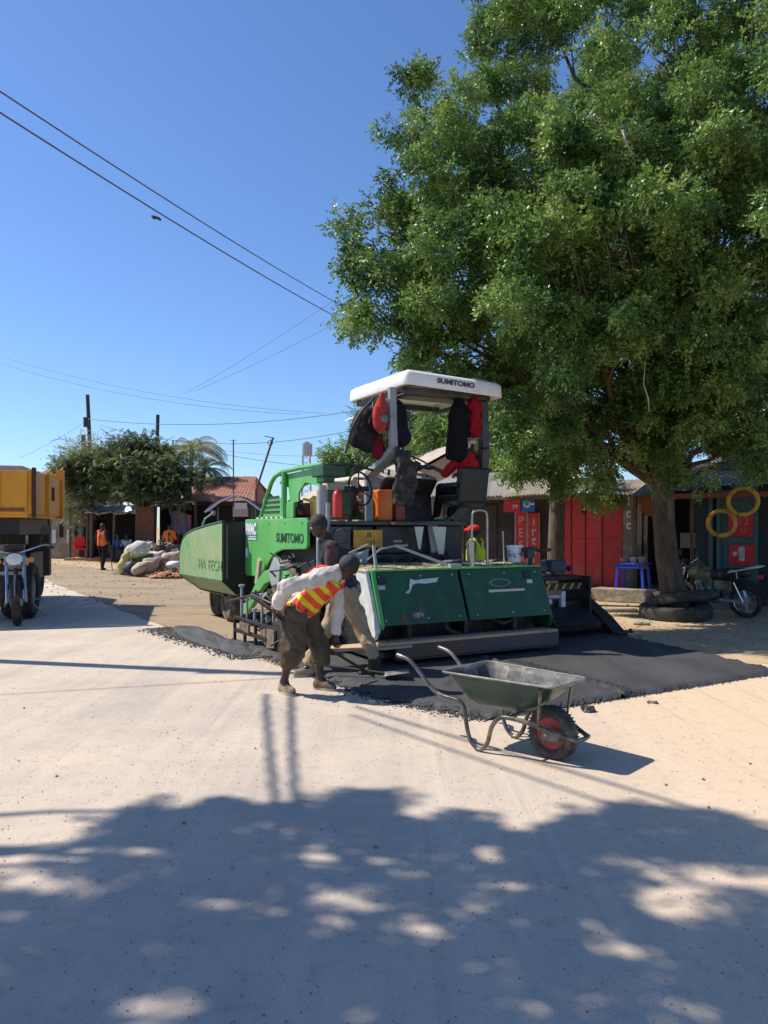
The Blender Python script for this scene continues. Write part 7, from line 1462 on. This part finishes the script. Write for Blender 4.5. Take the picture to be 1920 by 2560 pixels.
# ---- sacks, rubble heap and bottles of the roadside pile
WS = M('woven_sack', (.62, .58, .52), .85, col2=(.42, .38, .32), scale=6); JS = M('beige_sack', (.45, .36, .26), .9, col2=(.3, .23, .16), scale=6)
sk = [(300, 1186, 26.2, (.42, .34, .30), WS, 'white sack on top of the pile beside the far motorcycle'), (268, 1215, 24.9, (.16, .16, .42), M('straw_yellow', (.5, .42, .16), .9), 'tall yellowish sack standing at the walking man end of the pile'), (305, 1227, 24.2, (.34, .28, .20), JS, 'broad beige sack lying at the front of the pile'), (323, 1222, 24.4, (.26, .26, .24), M('grey_beige_sack', (.34, .28, .22), .9), 'grey beige sack leaning on the broad beige sack'), (334, 1200, 25.6, (.26, .24, .17), WS, 'off white sack behind, in the middle of the pile'), (369, 1203, 25.2, (.27, .25, .19), M('pinkish_sack', (.55, .42, .34), .9, col2=(.4, .3, .25), scale=6), 'round pinkish sack above the bluish white bag'), (374, 1219, 24.6, (.24, .24, .14), M('bluish_white_sack', (.6, .63, .66), .8), 'bluish white bag by the orange broken bricks'), (346, 1212, 24.9, (.28, .26, .18), M('brown_sack', (.2, .14, .1), .9), 'dark brown bundle between the pale sacks'), (306, 1206, 25.2, (.36, .30, .20), M('olive_sack', (.12, .15, .04), .9, col2=(.05, .05, .03), scale=6), 'olive green bundle of leaves under the white sack'), (284, 1226, 24.5, (.20, .2, .22), M('black_sack', (.02, .02, .025), .6), 'black plastic bag between the yellow and the beige sack')]
for i, (vx, vy, D, r_, mm, lab) in enumerate(sk):
    p = W(vx, vy, D); z = max(p[2], r_[2] * .85); rr_ = random.Random(i); tx = rr_.uniform(-.4, .4)
    o = blob('sack', [('e', (0, 0, 0), r_, np.array(Matrix.Rotation(tx, 3, 'Y').transposed())), ('c', (r_[0] * .5, 0, r_[2] * .3), (r_[0] * 1.05, 0, r_[2] * .75), min(r_) * .45, .05), ('c', (0, 0, 0), (-r_[0] * .6, 0, -r_[2] * .3), min(r_) * .7, min(r_) * .7), ('cut', (0, 0, -z + .02), (0, 0, -1))], mm, None, .03, .08, wr=.05, wf=11, seed=i); o.location = (p[0], D, z); tag(o, lab, 'sack', 'sacks piled by the road')
hv = MB(); heap(hv, (WX(318, 25.6), 25.6, 0), 1.25, .9, .62, .1, 3, 20); heap(hv, (WX(352, 25.8), 25.8, 0), 1.0, .8, .40, .1, 6, 20)
tag(hv.build('debris', M('dark_rubbish', (.10, .08, .06), .95, col2=(.28, .22, .16), scale=6, bump=.8, bscale=12), None, smooth=60), 'dark earth and rubbish mound under the piled sacks', 'rubble', kind='stuff')
pts = []; sz = []
for _ in range(900): 
    vx = random.uniform(325, 392); D = random.uniform(23.2, 25.0); q = (WX(vx, D), D); pts.append((q[0], q[1], .02 + .18 * random.random() * max(0, 1 - abs(vx - 362) / 40))); sz.append(random.uniform(.03, .10))
tag(stones('brick_rubble', pts, sz, M('orange_rubble', (.55, .27, .13), .95, col2=(.35, .18, .1), scale=4), 8), 'orange broken bricks heaped beside the sacks', 'rubble', kind='stuff')
# blue and white arched kiosk roof with a notice box
kq = empty('kiosk_roof', W(508, 1100, 22), .15, 'small stand with a peaked blue and white roof behind the hopper', 'stand')
KB = M('kiosk_blue', (.05, .07, .30), .5, col2=(.03, .04, .2), scale=3); KW = M('kiosk_white', (.62, .62, .66), .6)
b = MB(); b.sheet((-.82, -.5, -.05), (.82, 0, .44), (0, 1.4, 0), 10, 2, lambda u, v: .10 * math.sin(u * 3.1)).sheet((0, -.5, .39), (.82, 0, -.44), (0, 1.4, 0), 10, 2, lambda u, v: .10 * math.sin(u * 3.1)); b.build('canopy', KB, kq, solid=.03)
b = MB(); b.bar((-.84, -.53, -.10), (-.4, -.53, .22), .03, .05).bar((-.4, -.53, .22), (0, -.53, .40), .03, .05).bar((0, -.53, .40), (.4, -.53, .22), .03, .05).bar((.4, -.53, .22), (.84, -.53, -.1), .03, .05); b.build('edge_trim', KW, kq)
for x in (-.5, .5): MB().cyl((x, 0, .1), (x, 0, -kq.location.z), .03, 8).build('post', WOODP, kq)
MB().b2((-.05, -.4, -.22), (.38, .0, .06)).build('notice_box', M('pinkish_board', (.45, .38, .36), .8), kq); MB().b2((.0, -.45, .0), (.36, -.42, .18)).build('notice_board', KW, kq)
# ============================================================ POLES, MAST, TOWER, CABLES
POLEM = M('pole_wood', (.055, .05, .048), .85)
def pole(label, path, r_, arms=(), name='utility_pole', extra=None):
    base = Vector((path[0][0], path[0][1], 0)); e = empty(name, tuple(base), 0, label, 'pole', None)
    MB().tube([Vector(p) - base for p in path], r_, 10).build('shaft', POLEM, e, smooth=60)
    for (a, c_) in arms: MB().bar(Vector(a) - base, Vector(c_) - base, .1, .1).build('cross_arm', POLEM, e)
    if extra: MB().lathe([(0, -.3), (.16, -.28), (.16, .28), (0, .3)], tuple(Vector(extra) - base)).build('transformer', BLACKM, e, smooth=40)
    return e
a, c_ = W(197, 1200, 44), W(189, 853, 44); pole('tall leaning pole with a box near its middle, behind the flat crowned tree', [(a[0], 44, 0), W(194, 960, 44), c_], .11, extra=W(186, 912, 43.8))
pole('short dark pole standing just before the tall leaning one', [(WX(181, 38), 38, 0), W(180, 940, 38)], .10)
pole('pole sticking up out of the flat crowned tree', [(WX(333, 42), 42, 0), W(341, 896, 42)], .10)
b = empty('antenna_mast', (WX(505, 34), 34, 0), 0, 'thin vertical aerial mast above the rusty roof', 'mast'); MB().tube([(0, 0, 0), (-.02, 0, WZ(950, 34))], .03, 6).bar((-.2, 0, WZ(951, 34)), (.15, 0, WZ(951, 34)), .02).build('mast_tube', POLEM, b)
p = W(590, 945, 30); p2 = W(553, 1060, 30); e = empty('leaning_pole', (p2[0], 30, 0), 0, 'thin leaning pole with a small ring bracket at its top', 'pole'); MB().tube([(0, 0, 0), (0, 0, p2[2]), (p[0] - p2[0], 0, p[2])], .045, 6).build('shaft', POLEM, e); MB().bar((p[0] - p2[0] - .35, 0, p[2] + .05), (p[0] - p2[0] + .05, 0, p[2] - .02), .03).torus((p[0] - p2[0] - .12, 0, p[2] - .22), .10, .015, 'y', 14, 5).build('bracket', POLEM, e)
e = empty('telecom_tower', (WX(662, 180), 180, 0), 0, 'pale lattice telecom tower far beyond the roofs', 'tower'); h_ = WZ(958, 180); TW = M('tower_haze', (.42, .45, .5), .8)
b = MB()
for sx, sy in ((-1, -1), (1, -1), (1, 1), (-1, 1)): b.bar((1.3 * sx, 1.3 * sy, 0), (.8 * sx, .8 * sy, h_), .22)
for k in range(16):
    z = h_ * k / 16; q = 1.3 - .5 * k / 16; z2 = h_ * (k + 1) / 16
    for (x0_, y0_, x1_, y1_) in ((-1, -1, 1, -1), (1, -1, 1, 1), (1, 1, -1, 1), (-1, 1, -1, -1)): b.bar((x0_ * q, y0_ * q, z), (x1_ * q, y1_ * q, z2), .12)
b.build('lattice', TW, e)
for k in range(3): a_ = 2.1 * k; MB().cyl((1.2 * math.cos(a_), 1.2 * math.sin(a_), h_ - 3), (1.2 * math.cos(a_), 1.2 * math.sin(a_), h_), .25, 10).build('antenna', TW, e)
MB().cyl((0, 0, h_ - 3), (0, 0, h_ + .4), .7, 12).build('antenna_head', TW, e)
PB = Vector((-6.95, 9.5, 0))
sp_ = empty('utility_pole', tuple(PB), 0, 'wooden pole on the verge whose shadow crosses the road', 'pole'); MB().tube([(0, 0, 0), (0, 0, 7.1)], [.13, .10], 12).build('shaft', POLEM, sp_, smooth=60); MB().box((0, 0, 6.7), (1.2, .1, .1)).build('cross_arm', POLEM, sp_)
WIRE = M('cable_black', (.10, .12, .17), .7)
def cable(label, a, c_, sag=.3, r_=.012, n=24, group='overhead cables', wob=0.0):
    a, c_ = Vector(a), Vector(c_); pts_ = []
    for i in range(n + 1):
        t = i / n; p = a.lerp(c_, t) + Vector((0, 0, -4 * sag * t * (1 - t))); 
        if wob: p += Vector((wob * math.sin(i * 1.9), wob * math.cos(i * 2.3), wob * math.sin(i * 1.1)))
        pts_.append(p)
    o = MB().tube([p - a for p in pts_], r_, 6).build('cable', WIRE, None, loc=tuple(a), smooth=180); return tag(o, label, 'cable', group)
cable('upper of the two long cables crossing the blue sky to the tree', W(-60, 158, 8.6), W(800, 694, 24), .12, .011)
k2 = cable('lower of the two long cables, with a dark splice in it', W(-60, 205, 8.6), W(830, 738, 24), .14, .012)
p = W(337, 470, 13.6); o = blob('cable_splice', [('c', (-.07, 0, .03), (.07, 0, -.03), .022, .022), ('e', (-.03, 0, 0), (.04, .03, .03)), ('c', (.04, 0, 0), (.08, 0, -.05), .015, .01)], BLACKM, None, .007, .02, wr=.004, wf=60); o.location = p; tag(o, 'dark knotted splice on the lower long cable', 'splice')
FARW = (('faint far cable above the utility pole tops, upper of two', (0, 770), (700, 893), .5), ('faint far cable above the utility pole tops, lower of two', (0, 785), (650, 895), .5), ('far cable from the tall leaning pole to the canopy', (190, 905), (765, 888), .45), ('far cable passing behind the pole in the flat tree', (215, 918), (760, 930), .8), ('faint cable sloping up from the flat tree towards the big tree, upper', (400, 850), (720, 650), .1), ('faint cable sloping up from the flat tree towards the big tree, lower', (420, 845), (740, 690), .1), ('thin cable sloping down behind the thin mast', (455, 975), (700, 1010), .1), ('faint thin cable low over the rusty roof', (400, 960), (720, 985), .2), ('faint cable rising behind the truck to the tall leaning pole', (40, 990), (183, 912), .1))
for i, (lab, a_, c__, sg) in enumerate(FARW): cable(lab, W(a_[0], a_[1], 40), W(c__[0], c__[1], 34 if i != 4 and i != 5 else 30), sg, .008 if i in (0, 1, 4, 5, 7, 8) else .014, 20, 'far cables')
# cables leaving the hidden pole, whose shadows streak the road
TS2 = TS
def shadow_cable(label, pts_g, z, r_, wob=0.0):
    (vx0, vy0), (vx1, vy1) = pts_g; a, c_ = G(vx0, vy0), G(vx1, vy1); a = Vector((a[0] + TS2[0] * z, a[1] + TS2[1] * z, z)); c_ = Vector((c_[0] + TS2[0] * z, c_[1] + TS2[1] * z, z)); d = (c_ - a)
    return cable(label, a - d * .0, c_ + d * .25, .03, r_, 60, 'roadside cables over the verge', wob)
shadow_cable('twisted drop cable from the verge pole, outer one', ((575, 1500), (625, 1900)), 5.6, .026, .006)
shadow_cable('twisted drop cable from the verge pole, inner one', ((630, 1500), (660, 1900)), 5.5, .026, .006)
shadow_cable('cable running from the hidden pole over the camera, far one', ((770, 1528), (1700, 1805)), 6.4, .022)
shadow_cable('cable running from the hidden pole over the camera, near one', ((760, 1545), (1500, 1800)), 6.3, .018)
shadow_cable('thin cable from the verge pole across the road', ((0, 1502), (540, 1470)), 6.6, .012)

# small litter lying about the verge, the road edge and the trunk
SCR = (('crumpled white plastic bag beside the trunk tyres', (1398, 1330), (.10, .07, .05), M('scrap_white', (.6, .6, .58), .7)), ('grey cloth scrap on the sand before the trunk tyres', (1388, 1350), (.14, .08, .03), M('scrap_grey', (.25, .24, .22), .9)), ('pale paper scrap on the sand right of the screed extension', (1345, 1372), (.07, .05, .02), M('scrap_pale', (.55, .48, .38), .9)), ('dark tar lump on the sunny sand near the wheelbarrow', (1270, 1538), (.06, .05, .02), GRANULE), ('small brown clod on the sunny sand beyond the wheelbarrow', (1405, 1520), (.05, .04, .015), M('scrap_brown', (.2, .14, .08), .9)))
for i, (lab, (vx, vy), r_, mm) in enumerate(SCR):
    p = G(vx, vy); lab = lab.replace('right of the', 'beside the')
    o = blob('scrap', [('e', (0, 0, r_[2] * .7), r_), ('c', (r_[0] * .4, r_[1] * .3, r_[2]), (-r_[0] * .5, r_[1] * .4, r_[2] * .8), r_[2] * .6, r_[2] * .4)], mm, None, .008, .02, wr=.02, wf=60, seed=i); o.location = (p[0], p[1], .006); tag(o, lab, 'scrap')
